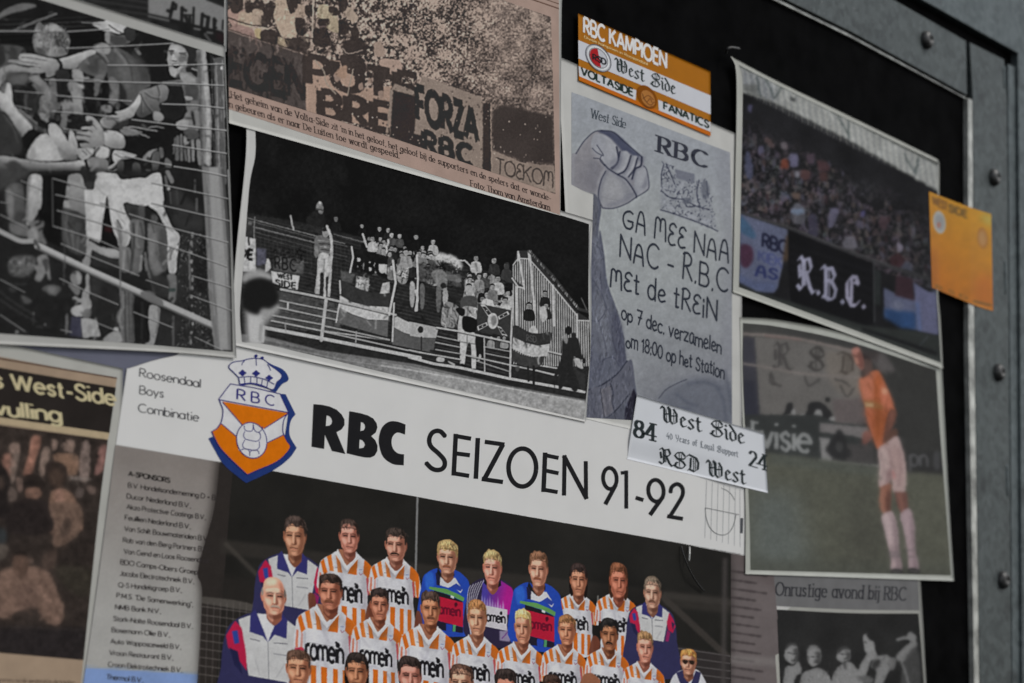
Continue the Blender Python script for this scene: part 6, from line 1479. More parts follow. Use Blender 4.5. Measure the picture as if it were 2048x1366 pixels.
def art_heads():
    """grey newsprint: five people at a night match"""
    P = Print(1540, 1205, 1860, 1400, (36, 36, 36), 81)
    A = lambda s: zt(s, 1470, 980, 3.538)
    P.tex(.15, 40, 2)
    def bust(face, shade, shirt, g=116):
        P.sp(A(shirt), g, 1, 1.2); P.sp(A(face), 124, 1, 1); P.sp(A(shade), 54, .9, 2)
    bust('365 1120 400 1090 440 1110 445 1180 430 1220 400 1230 360 1200 350 1160', '410 1130 445 1120 450 1200 410 1220 425 1170', '360 1250 420 1240 450 1210 470 1290 430 1320 400 1420 340 1420 350 1300')
    P.sp(A('360 1130 370 1090 420 1080 440 1110 400 1100'), 60, .8, 1.2)
    bust('515 1140 550 1105 600 1130 610 1190 590 1230 550 1250 515 1210', '560 1150 605 1150 600 1230 560 1210 585 1180', '480 1300 540 1270 600 1260 660 1310 680 1420 470 1420')
    P.sp(A('512 1150 520 1110 560 1098 600 1120 606 1150 560 1125'), 104, .8, 1.5)
    bust('730 1140 770 1110 810 1130 815 1190 790 1210 760 1220 720 1190', '775 1140 815 1150 810 1200 780 1190 795 1165', '700 1300 760 1230 820 1220 880 1300 900 1420 690 1420')
    P.sp(A('725 1160 735 1115 780 1105 815 1130 770 1130 745 1150'), 50, .9, 1.2); P.line(A('775 1215 780 1260'), 5, 50, .8, 1.5)
    P.sp(A('905 1040 930 1015 960 1020 985 1060 990 1150 960 1170 930 1160 915 1110'), 126, 1, 1); P.sp(A('930 1015 970 1010 1010 1070 1030 1150 1000 1170 985 1080 950 1060'), 34, 1, 1.5)
    P.sp(A('935 1160 990 1140 1010 1200 960 1210 930 1300 880 1330 860 1300'), 118, 1, 1.2); P.sp(A('1000 1180 1080 1170 1120 1220 1080 1300 1020 1420 980 1420 1000 1280 960 1250'), 112, 1, 1.4)
    P.sp(A('980 1210 1030 1200 1020 1250 970 1260'), 40, .9, 2); P.sp(A('1090 1200 1140 1190 1130 1260 1090 1270'), 96, .9, 1.5)
    P.sp(A('1220 1020 1250 1005 1285 1040 1270 1080 1230 1060'), 110, 1, 1.2); P.line(A('1150 1060 1200 1045 1240 1050'), 6, 112, .95, 1)
    P.sp(A('1140 1180 1200 1110 1260 1070 1290 1090 1250 1160 1180 1220'), 108, 1, 1.4); P.sp(A('1200 1200 1290 1120 1310 1420 1180 1420'), 62, .9, 2); P.line(A('1180 1220 1220 1330 1230 1420'), 5, 112, .8, 1.4)
    P.sp(A('860 1330 920 1310 980 1340 940 1380'), 92, .9, 1.5)
    P.folds(70, 8, 2, .25, (1565, 1310, 1840, 1366), .8, 70)
    for q in ('375 1150 400 1155', '410 1160 435 1160', '400 1205 425 1205', '540 1180 560 1182', '575 1180 595 1182', '560 1222 590 1222', '750 1160 770 1162', '780 1162 800 1164', '770 1195 795 1195', '915 1075 930 1080'):
        P.line(A(q), 2.2, 44, .9, .6)
    P.warp(1.2, 5); P.model(4, .4, .6); P.blur(.7); P.sharp(2, .8); P.tex(.07, 2.5, 2)
    return P

def art_canteen():
    """brownish newsprint: supporters at a bar"""
    P = Print(-10, 840, 250, 1345, (44, 38, 35), 91)
    A = lambda s: zt(s, 0, 680, 3.902)
    B = lambda s: zt(s, 0, 1010, 3.837)
    r = P.rng
    P.tex(.2, 30, 3)
    T = (132, 112, 102)
    for q, c in (('75 810 150 810 150 900 80 880', T), ('250 760 320 760 290 900 240 1050 185 1050 220 900', (138, 100, 86)), ('20 900 90 890 110 980 60 1100 20 1000', (128, 94, 82)), ('400 780 450 790 440 860 400 850', T), ('510 790 580 790 570 870 500 860', T), ('640 810 700 820 690 1080 620 1080', (112, 98, 92)), ('420 890 600 900 600 1040 500 1050 440 960', (122, 96, 80)),
                 ('780 830 840 830 820 1000 740 1050 760 920', (124, 92, 86)), ('330 860 390 850 350 1040 310 1050', (128, 110, 100)), ('90 900 150 910 110 1100 80 1100', (112, 98, 90)), ('520 1060 700 1080 700 1095 520 1085', (122, 112, 106)), ('130 1080 170 1080 180 1170 140 1180', (108, 90, 82)), ('60 1150 110 1160 130 1230 70 1260', (92, 80, 74)), ('600 1150 660 1170 640 1230 590 1220', (84, 74, 70)), ('680 1140 740 1150 740 1200 690 1190', (92, 78, 72))):
        P.sp(A(q), c, .95, 1)
    P.folds(160, 12, 2.5, .4, (0, 870, 215, 960), .8, 82)
    # standing figures
    P.sp(A('-20 1000 40 1000 80 1100 60 1220 90 1366 -20 1366'), (32, 28, 27), 1, 1.5); P.sp(A('-10 1060 20 1070 30 1150 -10 1160'), (72, 60, 54), .8, 2)
    P.sp(A('350 980 420 950 500 970 530 1040 510 1120 450 1150 380 1120'), (42, 35, 32), 1, 1); P.sp(A('380 1040 440 1000 500 1060 480 1140 410 1130'), (72, 58, 50), .7, 3)
    P.sp(A('390 1220 450 1160 540 1180 600 1260 640 1380 620 1500 380 1500'), (120, 94, 80), 1, 1.2); P.sp(A('430 1180 480 1170 500 1300 450 1300'), (136, 104, 92), .7, 3)
    P.sp(A('180 1100 220 1050 310 1060 350 1130 330 1180 310 1240 250 1250 200 1220 180 1180'), (34, 29, 27), 1, 1); P.sp(A('195 1170 250 1150 310 1160 320 1220 260 1250 210 1230'), (112, 86, 74), 1, 1.2); P.line(A('225 1200 245 1200'), 1.6, 44, .8, .5); P.line(A('275 1200 300 1200'), 1.6, 44, .8, .5)
    P.sp(A('90 1290 200 1240 330 1250 390 1300 400 1500 60 1500'), (36, 31, 30), 1, 1.2)
    P.sp(B('380 -10 600 -10 630 120 590 230 500 300 430 320 400 280 420 160'), (96, 78, 68), 1, 1.2); P.sp(B('500 100 540 120 540 180 470 260 460 180'), (50, 42, 38), .8, 2)
    P.sp(B('330 400 420 320 440 380 420 480 360 500 320 450'), (70, 58, 52), .9, 2)
    P.sp(B('430 470 700 490 720 640 660 700 560 680 470 590'), (48, 44, 38), .9, 4)
    P.sp(B('-20 300 60 320 40 400 -20 420'), (84, 76, 70), .9, 2); P.sp(B('-20 180 40 190 50 280 -20 290'), (44, 48, 50), .9, 2)
    P.sp(B('-20 540 80 480 200 470 330 490 400 560 450 680 490 790 470 900 370 910 300 820 260 780 130 820 60 860 -20 840'), (104, 84, 74), 1, 1.4)
    P.sp(B('100 380 150 365 210 390 220 470 190 550 130 550 100 480'), (78, 62, 54), 1, 1.2); P.sp(B('95 400 120 355 190 360 215 400 150 380'), (30, 26, 24), 1, 1.2); P.sp(B('220 420 250 410 255 440 230 450'), (96, 80, 72), .9, 1)
    P.sp(B('140 640 260 600 300 700 260 780 140 800'), (92, 74, 66), .7, 4); P.line(B('330 560 420 760 470 880'), 3, (64, 52, 46), .7, 1.5, 1); P.line(B('100 600 140 760'), 3, (66, 54, 48), .7, 1.5)
    P.folds(90, 16, 3, .2, (0, 1140, 125, 1245), 1.2, 70); P.folds(60, 12, 2.5, .2, (100, 1000, 160, 1090), 1, 70)
    P.poly(B('-20 940 680 940 640 1200 -20 1140'), (34, 31, 32), .8, 4); P.line(B('0 930 200 940 660 960'), 2, (66, 60, 58), .7, 1.2)
    P.warp(1.6, 6); P.model(5, .5, .55); P.tex(.2, 9, 3)
    P.blur(.8); P.tex(.07, 2.4, 2)
    P.a = np.maximum(P.a, 26)
    return P
# ---------------------------------------------------------------- from the layout to the board
def at(p, off=0.):
    """layout points -> world points lying off metres in front of the board plane"""
    p = pts(p)
    d = np.c_[(p[:, 0] - 1024) / FPX, (p[:, 1] - 683) / FPX, np.ones(len(p))]
    D = np.c_[d @ RX, d @ NY, d @ UP]
    t = (-np.asarray(off, float) - CAM[1]) / D[:, 1]
    return CAM + D * t[:, None]

def lin(c):
    c = np.asarray(c, float) / 255
    return np.where(c <= .04045, c / 12.92, ((c + .055) / 1.055) ** 2.4)

def ink(c):
    """a tone as it looks on the sheet -> its albedo"""
    return np.clip(lin(col(c) if not isinstance(c, np.ndarray) else c) / KEY, 0, .9)

def mesh_obj(name, V, F, mat, parent=None, cols=None, quads=None):
    me = bpy.data.meshes.new(name)
    V = np.asarray(V, np.float32)
    if quads is not None:
        F = quads
        n, k = F.shape
        me.vertices.add(len(V)); me.vertices.foreach_set('co', V.ravel())
        me.loops.add(n * k); me.loops.foreach_set('vertex_index', F.astype(np.int32).ravel())
        me.polygons.add(n)
        me.polygons.foreach_set('loop_start', np.arange(0, n * k, k, dtype=np.int32))
        try:
            me.polygons.foreach_set('loop_total', np.full(n, k, np.int32))
        except Exception:
            pass
        me.update(calc_edges=True)
    else:
        me.from_pydata(V.tolist(), [], [list(map(int, f)) for f in F])
    if cols is not None:
        a = me.attributes.new('ink', 'BYTE_COLOR', 'POINT')
        a.data.foreach_set('color', np.c_[cols, np.ones(len(cols))].astype(np.float32).ravel())
    me.polygons.foreach_set('use_smooth', np.ones(len(me.polygons), bool))
    me.materials.append(mat)
    me.validate()
    o = bpy.data.objects.new(name, me)
    C.objects.link(o)
    if parent is not None:
        o.parent = parent
        o.matrix_parent_inverse = parent.matrix_world.inverted()
    return o

def flat(o):
    o.data.polygons.foreach_set('use_smooth', np.zeros(len(o.data.polygons), bool))
    return o

def thing(name, label, cat, where, group=None):
    o = bpy.data.objects.new(name, None)
    o.empty_display_size = .03
    o.location = where
    C.objects.link(o)
    o['label'] = label; o['category'] = cat
    if group:
        o['group'] = group
    o.matrix_world = Matrix.Translation(where)
    return o

# ---------------------------------------------------------------- materials
def mat(name, c, rough=.6, spec=.2, metal=0., noise=None, bump=None, attr=False):
    m = bpy.data.materials.new(name); m.use_nodes = True
    N, L = m.node_tree.nodes, m.node_tree.links
    b = N['Principled BSDF']
    b.inputs['Roughness'].default_value = rough
    b.inputs['Specular IOR Level'].default_value = spec
    b.inputs['Metallic'].default_value = metal
    tc = N.new('ShaderNodeTexCoord')
    src = None
    if attr:
        a = N.new('ShaderNodeAttribute'); a.attribute_name = 'ink'; src = a.outputs['Color']
    if noise:
        sc, lo, hi, det = noise
        n = N.new('ShaderNodeTexNoise'); n.inputs['Scale'].default_value = sc; n.inputs['Detail'].default_value = det
        r = N.new('ShaderNodeMapRange'); r.inputs['From Min'].default_value = .3; r.inputs['From Max'].default_value = .7
        r.inputs['To Min'].default_value = lo; r.inputs['To Max'].default_value = hi
        L.new(tc.outputs['Object'], n.inputs['Vector']); L.new(n.outputs['Fac'], r.inputs['Value'])
        mx = N.new('ShaderNodeMix'); mx.data_type = 'RGBA'; mx.blend_type = 'MULTIPLY'; mx.inputs['Factor'].default_value = 1
        if src is not None:
            L.new(src, mx.inputs['A'])
        else:
            mx.inputs['A'].default_value = (*c, 1)
        cb = N.new('ShaderNodeCombineColor')
        for k in range(3):
            L.new(r.outputs[0], cb.inputs[k])
        L.new(cb.outputs[0], mx.inputs['B'])
        src = mx.outputs['Result']
    if src is not None:
        L.new(src, b.inputs['Base Color'])
    else:
        b.inputs['Base Color'].default_value = (*c, 1)
    if bump:
        sc, st, dist = bump
        n = N.new('ShaderNodeTexNoise'); n.inputs['Scale'].default_value = sc; n.inputs['Detail'].default_value = 5
        bp = N.new('ShaderNodeBump'); bp.inputs['Strength'].default_value = st; bp.inputs['Distance'].default_value = dist
        L.new(tc.outputs['Object'], n.inputs['Vector']); L.new(n.outputs['Fac'], bp.inputs['Height']); L.new(bp.outputs[0], b.inputs['Normal'])
    return m

def paper(name, c, rough=.55):  # sheet tones also carry the uneven light across the board
    return mat(name, ink(c), rough, .2, 0, (38, .93, 1.05, 6), (55, .12, .002))

M_PRINT = mat('printed photograph', (1, 1, 1), .55, .02, 0, (160, .97, 1.03, 3), (60, .1, .002), True)
M_GLOSS = mat('glossy print', (1, 1, 1), .42, .03, 0, None, (24, .1, .003), True)
M_NEWS = mat('newsprint picture', (1, 1, 1), .8, .03, 0, (420, .94, 1.06, 2), (120, .15, .001), True)
_inks = {}
def inkm(c, rough=.5):
    k = tuple(np.round(col(c)).astype(int)) + (rough,)
    if k not in _inks:
        _inks[k] = mat('printing ink %d %d %d' % k[:3], ink(np.array(k[:3], float)), rough, .02, 0, (200, .94, 1.06, 3))
    return _inks[k]

# ---------------------------------------------------------------- sheets
def resample(p, n):
    p = pts(p)
    if len(p) > 2:
        p = smooth(p, False, 12)
    d = np.r_[0, np.cumsum(np.hypot(*np.diff(p, axis=0).T))]
    t = np.linspace(0, d[-1], n)
    return np.c_[np.interp(t, d, p[:, 0]), np.interp(t, d, p[:, 1])]

def coons(T, B, L=None, R=None, step=1.4):
    """net of layout points between four edges (left to right, top to bottom)"""
    T, B = pts(T), pts(B)
    L = pts(L) if L is not None else np.array([T[0], B[0]])
    R = pts(R) if R is not None else np.array([T[-1], B[-1]])
    ln = lambda p: np.hypot(*np.diff(p, axis=0).T).sum()
    nu = max(3, int(max(ln(T), ln(B)) / step) + 1)
    nv = max(3, int(max(ln(L), ln(R)) / step) + 1)
    T, B, L, R = resample(T, nu), resample(B, nu), resample(L, nv), resample(R, nv)
    u, v = np.linspace(0, 1, nu)[None, :, None], np.linspace(0, 1, nv)[:, None, None]
    G = (1 - v) * T[None] + v * B[None] + (1 - u) * L[:, None] + u * R[:, None] \
        - ((1 - u) * (1 - v) * T[0] + u * (1 - v) * T[-1] + (1 - u) * v * B[0] + u * v * B[-1])
    return G

def net(name, G, relief, lift, mt, parent, cols=None, edge=0.):
    """a grid of layout points becomes a sheet in the world"""
    nv, nu = G.shape[:2]
    p = G.reshape(-1, 2)
    V = at(p, relief(p) + lift)
    i = np.arange(nv * nu).reshape(nv, nu)
    Q = np.stack([i[1:, :-1], i[1:, 1:], i[:-1, 1:], i[:-1, :-1]], -1).reshape(-1, 4)
    if edge:                                    # the cut edge of the sheet, as thick as the stock
        ring = np.r_[i[0, :], i[1:, -1], i[-1, -2::-1], i[-2:0:-1, 0]]
        back = V[ring] + [0, edge, 0]
        j = np.arange(len(ring)) + len(V)
        k = np.roll(np.arange(len(ring)), -1)
        V = np.vstack([V, back])
        Q = np.vstack([Q, np.c_[ring, j, j[k], ring[k]]])
        if cols is not None:
            cols = np.vstack([cols, cols[ring]])
    return mesh_obj(name, V, None, mt, parent, cols, Q)

def picture(name, P, G, relief, lift, mt, parent):
    return net(name, G, relief, lift, mt, parent, ink(P.at(G.reshape(-1, 2))))

def glyph_union(polys, holes=()):
    """one clean triangulation of overlapping polygons (holes cut out)"""
    vs, fs = [], []
    for p in list(polys) + list(holes):
        if np.hypot(*(p[0] - p[-1])) < 1e-3:
            p = p[:-1]
        if (p[:, 0] * np.roll(p[:, 1], -1) - p[:, 1] * np.roll(p[:, 0], -1)).sum() < 0:
            p = p[::-1]
        fs.append(list(range(len(vs), len(vs) + len(p))))
        vs += [tuple(q) for q in p]
    base = np.mean(vs, 0)
    r = delaunay_2d_cdt([tuple(np.subtract(q, base)) for q in vs], [], fs, 1, 1e-5, True)
    n = len(polys)
    keep = [f for f, o in zip(r[2], r[5]) if any(k < n for k in o) and not any(k >= n for k in o)]
    return np.array([tuple(v) for v in r[0]]) + base, keep

def lettering(name, glyphs, c, relief, lift, parent, rough=.5, holes=None):
    """ink shapes a hair above the paper; glyphs: list of lists of polygons"""
    V, F, n = [], [], 0
    for i, g in enumerate(glyphs):
        if not g:
            continue
        v, f = glyph_union([pts(q) for q in g], [pts(q) for q in (holes or {}).get(i, [])])
        if len(f) == 0:
            continue
        V.append(v); F += [[k + n for k in t] for t in f]; n += len(v)
    if not V:
        print('EMPTY', name, len(glyphs)); return None
    V = np.vstack(V)
    # triangles all face the viewer
    a = np.array(F)
    d1, d2 = V[a[:, 1]] - V[a[:, 0]], V[a[:, 2]] - V[a[:, 0]]
    s = d1[:, 0] * d2[:, 1] - d1[:, 1] * d2[:, 0] > 0
    a[s] = a[s][:, ::-1]
    return mesh_obj(name, at(V, relief(V) + lift), None, inkm(c, rough), parent, None, a)

def shape(name, polys, c, relief, lift, parent, holes=(), rough=.5):
    return lettering(name, [[pts(p) for p in polys]], c, relief, lift, parent, rough, {0: list(holes)})

def fine(p, step=6):
    """long straight edges get points between, so ink follows the sheet's waves"""
    p = pts(p); out = []
    for a, b in zip(p, np.roll(p, -1, 0)):
        n = max(1, int(np.hypot(*(b - a)) / step))
        out += [a + (b - a) * k / n for k in range(n)]
    return np.array(out)

def waves(seed, base, amp=.0004, curls=()):
    """height of a sheet over the board: base lift, slow waves, lifted corners (x, y, reach, height)"""
    rg = np.random.default_rng(seed)
    ks = [(rg.uniform(-.012, .012), rg.uniform(-.012, .012), rg.uniform(0, 6.3)) for _ in range(4)]
    def f(p):
        h = np.full(len(p), base)
        for a, b, c in ks:
            h = h + amp * .5 * (np.sin(p[:, 0] * a + p[:, 1] * b + c) + 1) * .5
        for x, y, r, k in curls:
            d = np.clip(1 - np.hypot(p[:, 0] - x, p[:, 1] - y) / r, 0, 1)
            h = h + k * d * d
        return h
    return f
# ---------------------------------------------------------------- the board and its steel frame
EPS = .00012
def slab(name, px, y0, y1, mt, parent, bev=0.):
    """a flat bar: outline in layout points taken at height y1, extruded back to y0"""
    F = at(px, y1); B = F.copy(); B[:, 1] = -y0
    n = len(F)
    V = np.vstack([F, B])
    fc = [list(range(n))[::-1], [n + k for k in range(n)]] + [[k, (k + 1) % n, n + (k + 1) % n, n + k] for k in range(n)]
    o = mesh_obj(name, V, fc, mt, parent)
    import bmesh
    bm = bmesh.new(); bm.from_mesh(o.data)
    bmesh.ops.recalc_face_normals(bm, faces=bm.faces)
    if bev:
        bmesh.ops.bevel(bm, geom=list(bm.edges), offset=bev, segments=2, affect='EDGES', profile=.6)
    bm.to_mesh(o.data); bm.free()
    return flat(o)

M_BLACK = mat('black board', (.0022, .0022, .0024), .6, .01, 0, (30, .5, 2.2, 8), (90, .12, .001))
def zinc(name, lo, hi):
    m = mat(name, (.2, .215, .22), .5, .3, .35)
    N, L = m.node_tree.nodes, m.node_tree.links
    b = N['Principled BSDF']
    tc = N.new('ShaderNodeTexCoord')
    v = N.new('ShaderNodeTexVoronoi'); v.inputs['Scale'].default_value = 120
    n = N.new('ShaderNodeTexNoise'); n.inputs['Scale'].default_value = 14; n.inputs['Detail'].default_value = 7; n.inputs['Roughness'].default_value = .65
    ad = N.new('ShaderNodeMix'); ad.data_type = 'RGBA'; ad.inputs['Factor'].default_value = .72
    sep = N.new('ShaderNodeSeparateColor')
    L.new(tc.outputs['Object'], v.inputs['Vector']); L.new(tc.outputs['Object'], n.inputs['Vector'])
    L.new(v.outputs['Color'], ad.inputs['A']); L.new(n.outputs['Fac'], ad.inputs['B'])
    L.new(ad.outputs['Result'], sep.inputs[0])
    r = N.new('ShaderNodeValToRGB')
    r.color_ramp.elements[0].position = .3; r.color_ramp.elements[0].color = (*lo, 1)
    r.color_ramp.elements[1].position = .72; r.color_ramp.elements[1].color = (*hi, 1)
    L.new(sep.outputs[0], r.inputs[0])
    # scratches, flecks of white rust, grime
    mp = N.new('ShaderNodeMapping'); mp.inputs['Scale'].default_value = (900, 900, 60); mp.inputs['Rotation'].default_value = (.3, .5, .4)
    sn = N.new('ShaderNodeTexNoise'); sn.inputs['Scale'].default_value = 1; sn.inputs['Detail'].default_value = 2
    fn = N.new('ShaderNodeTexNoise'); fn.inputs['Scale'].default_value = 260; fn.inputs['Detail'].default_value = 3
    dn = N.new('ShaderNodeTexNoise'); dn.inputs['Scale'].default_value = 22; dn.inputs['Detail'].default_value = 8
    L.new(tc.outputs['Object'], mp.inputs[0]); L.new(mp.outputs[0], sn.inputs['Vector']); L.new(tc.outputs['Object'], fn.inputs['Vector']); L.new(tc.outputs['Object'], dn.inputs['Vector'])
    cur = r.outputs[0]
    for node, lo_, hi_, cc in ((sn, .66, .72, (.2, .22, .22, 1)), (fn, .66, .74, (.24, .25, .25, 1)), (dn, .6, .72, (.03, .034, .036, 1))):
        k = N.new('ShaderNodeMapRange'); k.inputs['From Min'].default_value = lo_; k.inputs['From Max'].default_value = hi_; k.inputs['To Max'].default_value = .7
        L.new(node.outputs['Fac'], k.inputs['Value'])
        mx = N.new('ShaderNodeMix'); mx.data_type = 'RGBA'
        L.new(k.outputs[0], mx.inputs['Factor']); L.new(cur, mx.inputs['A']); mx.inputs['B'].default_value = cc
        cur = mx.outputs['Result']
    L.new(cur, b.inputs['Base Color'])
    rr = N.new('ShaderNodeMapRange'); rr.inputs['To Min'].default_value = .38; rr.inputs['To Max'].default_value = .66
    L.new(n.outputs['Fac'], rr.inputs['Value']); L.new(rr.outputs[0], b.inputs['Roughness'])
    bp = N.new('ShaderNodeBump'); bp.inputs['Strength'].default_value = .15; bp.inputs['Distance'].default_value = .002
    L.new(n.outputs['Fac'], bp.inputs['Height']); L.new(bp.outputs[0], b.inputs['Normal'])
    return m
M_ZINC = zinc('galvanised steel', (.055, .066, .068), (.115, .135, .137))
M_ZINC2 = zinc('brightened weathered galvanised steel', (.075, .095, .1), (.15, .18, .19))  # paler copy: outer frame's light and a lift for the shaded step
M_EDGE = mat('bright cut steel edge', (.5, .51, .48), .4, .4, .25, (45, .45, 1.5, 5))
M_BOLT = mat('zinc plated bolt', (.09, .09, .09), .42, .5, .5, (260, .5, 1.2, 3))

board = thing('notice_board', 'black notice board in a riveted galvanised steel frame, carrying all the prints', 'notice board', at([(1024, 683)])[0])
fr = slab('panel', '-330 -420 2100 -420 2100 1800 -330 1800', -.012, 0., M_BLACK, board)
RAIL = .007
rail = slab('frame_rail', '200 -800 1785 -2 1932 82 1934 190 1700 62 200 -672', -.0002, RAIL, M_ZINC, board, .0006)
lip = slab('rail_lip', '200 -664 1700 68 1932 195 1934 199 1700 74 200 -656', -.0002, .0035, M_EDGE, board, .0003)
post = slab('frame_post', '1940 85 2008 119 2014 200 2018 700 2024 1500 1962 1500 1950 700 1946 200', -.0002, RAIL, M_ZINC, board, .0007)
edge = slab('post_edge', '1936 196 1944.5 200 1949 700 1960.5 1500 1951 1500 1937.5 700', -.0002, .0064, M_EDGE, board, .0003)
outer = slab('outer_frame', '500 -700 1842 -2 2036 106 2040 600 2046 1500 2500 1700 2500 -700', -.0002, .0105, M_ZINC2, board, .001)
step = slab('frame_step', '2016 128 2034 136 2040 700 2046 1500 2026 1500 2020 700', -.0002, .0068, M_ZINC2, board, .0004)  # paler steel colour offsets the shade in this recess

def bolt(x, y, r):
    """round button head with a drive recess, standing on the frame"""
    cx = at([(x, y)], RAIL + .0012)[0]
    n, rings = 28, 7
    V, F = [], []
    prof = [(1.0, 0.), (1.02, .12), (.96, .34), (.82, .54), (.6, .68), (.34, .74), (.3, .6), (.0, .56)]
    for rr, h in prof:
        for k in range(n):
            t = 2 * math.pi * k / n
            V.append((cx[0] + r * rr * math.cos(t), -RAIL - r * h, cx[2] + r * rr * math.sin(t)))
    for j in range(len(prof) - 1):
        for k in range(n):
            F.append((j * n + k, j * n + (k + 1) % n, (j + 1) * n + (k + 1) % n, (j + 1) * n + k))
    return mesh_obj('bolt', V, F, M_BOLT, board)
for x, y in ((1853, 80), (1988, 355), (1997, 745), (2006, 1160), (1560, -74), (2012, 1470)):
    bolt(x, y, .0112)
def weld(x, y, h):
    """a run of molten zinc on the post's outer edge"""
    V, F = [], []
    c = at([(x, y)], RAIL)[0]
    rg = np.random.default_rng(int(y))
    n, m = 10, 14
    for j in range(m):
        q = j / (m - 1)
        wd = .0028 * (.5 + .5 * math.sin(math.pi * min(1, q * .8 + .25))) * (1 + .25 * rg.uniform(-1, 1))
        for k in range(n):
            t = 2 * math.pi * k / n
            V.append((c[0] + wd * math.cos(t), -RAIL - .0016 * math.sin(t) * (1 if 0 < j < m - 1 else .2), c[2] - h * q))
    for j in range(m - 1):
        for k in range(n):
            F.append((j * n + k, j * n + (k + 1) % n, (j + 1) * n + (k + 1) % n, (j + 1) * n + k))
    return mesh_obj('zinc_run', V, F, M_ZINC2, board)
weld(2008, 132, .03); weld(2010, 520, .045); weld(2014, 930, .04)

# ---------------------------------------------------------------- blue-grey backing sheet and the grey photographs at the left
def ground(px):
    return at([px])[0]

rl = waves(3, .0004, .0003)
t = thing('backing_sheet', 'plain blue-grey paper showing as a sliver under the grey fence photograph', 'paper sheet', ground((150, 700)))
net('paper', coons('-60 640 520 650', '-60 800 520 810', None, None, 20), rl, 0, paper('blue grey paper', (84, 86, 100)), t, None, .0003)

rl = waves(4, .0008, .0004)
t = thing('clipping', 'yellowed newspaper clipping with cream headline above a dark bar-room picture', 'newspaper clipping', ground((110, 1000)), 'newspaper clippings on the board')
net('paper', coons('-60 672 246 737', '-60 1420 236 1420', None, '246 737 242 1000 236 1420', 8), rl, 0, paper('grey backing paper', (150, 150, 145)), t, None, .0003)
net('news_sheet', coons('-60 702 234 757', '-60 1420 156 1420', None, '234 757 215 880 197 1030 162 1366 156 1420', 8), rl, EPS, mat('yellowed newsprint', ink((140, 122, 104)), .8, .08, 0, (60, .9, 1.08, 8), (120, .15, .001)), t)
shape('rule', [fine('-60 704 -8 714 234 755 234 757.5 -8 717 -60 707')], (70, 50, 40), rl, 2 * EPS, t)
net('headline_panel', coons('-60 725 232 775', '-60 826 219 866', None, None, 6), rl, 2 * EPS, mat('black headline ink', ink((35, 31, 29)), .7, .04, 0, (50, .85, 1.2, 6)), t)
shape('stripe', [fine('-60 826 219 866 216 879 -60 839')], (158, 142, 116), rl, 2.5 * EPS, t)
lettering('headline', text('s West-Side', (-9, 773), (231.5, 811), (-3.5, -30.5), 'sans', .17, .15, glyphs=True), (170, 160, 128), rl, 3 * EPS, t, .7)
lettering('headline_line', text('vulling', (-9, 829), (122, 844), (-3.5, -29.5), 'sans', .17, .15, glyphs=True), (170, 160, 128), rl, 3 * EPS, t, .7)
picture('photograph', art_canteen(), coons('-40 845 216 880', '-40 1302 167 1320', None, '216 880 197 1030 167 1320', 1.5), rl, 2 * EPS, M_NEWS, t)
lettering('caption', text('De supporters na de wedstrijd in de kantine', (-30, 1362), (150, 1368), (-.5, -7), 'serif', .1, .14, glyphs=True), (60, 50, 44), rl, 2 * EPS, t, .8)

# ---------------------------------------------------------------- season poster with the team picture
rl = waves(5, .0012, .0004)
t = thing('season_poster', 'large season poster with club crest, bold title and colour team photograph', 'poster', ground((860, 1100)))
net('paper', coons('254 737 345 712 520 690 1560 860', '160 1420 1600 1430', '254 737 232 890 198 1150 160 1420', None, 10), rl, 0, paper('poster paper', (165, 165, 163), .4), t, None, .0003)
net('title_band', coons('254 738 345 713 520 692 1545 870', '232 889 547 943 860 999 1280 1073 1545 1122', None, None, 5), rl, EPS, mat('white poster stock', ink((184, 184, 183)), .4, .2, 0, (26, .975, 1.02, 5), (20, .15, .003)), t)  # brightest white: the stronger light at the lower centre is in this tone
P = art_team()
picture('team_photograph', P, coons('440 923 547 942 860 998 1280 1072 1462 1104', '392 1400 1462 1405', '440 923 428 1018 396 1140 404 1192 392 1400', None, 1.25), rl, EPS, M_GLOSS, t)
def art_sponsors():
    P = Print(150, 870, 520, 1420, (120, 114, 111), 13)
    P.grad('150 870 520 870 520 1420 150 1420', (116, 110, 106), (146, 145, 142), (330, 930), (280, 1230))
    P.poly('150 1330 520 1352 520 1420 150 1420', (112, 134, 176)); P.poly('150 1331 520 1352 520 1355 150 1334', (150, 144, 120), .8, .6)
    P.poly('437 880 520 900 500 1040 470 1200 470 1420 398 1420 400 1250 402 1192 394 1140 424 1018', (40, 36, 34), 1, 9)
    P.tex(.05, 50, 3); P.tex(.03, 3, 2)
    return P
picture('sponsor_column', art_sponsors(), coons('231 890 441 924', '160 1415 392 1415', '231 890 198 1150 160 1415', '441 924 428 1018 396 1140 404 1192 392 1415', 3), rl, EPS, M_GLOSS, t)
def art_column():
    P = Print(1440, 1090, 1620, 1420, (92, 85, 85), 14)
    P.poly('1440 1090 1470 1090 1462 1420 1440 1420', (58, 53, 52), .8, 6)
    P.poly('1470 1090 1560 1100 1560 1180 1470 1130', (78, 70, 70), .8, 8)
    for k in range(14):
        y = 1142 + 17.5 * k
        x1 = 1478 + P.rng.uniform(24, 62)
        for j in range(9):
            a = 1462 + (x1 - 1462) * j / 9; b = a + (x1 - 1462) / 9 * P.rng.uniform(.6, .95)
            P.line([(a, y + (a - 1462) * .14), (b, y + (b - 1462) * .14)], P.rng.uniform(2.5, 5.), (52, 46, 47), .8, .8)
    P.poly('1440 1310 1620 1320 1620 1338 1440 1324', (124, 120, 118), .5, 4)
    P.tex(.06, 30, 3); P.blur(.8); P.tex(.03, 3, 2)
    return P
picture('sponsor_column', art_column(), coons('1462 1104 1545 1120', '1462 1405 1570 1405', None, None, 2), rl, EPS, M_GLOSS, t)

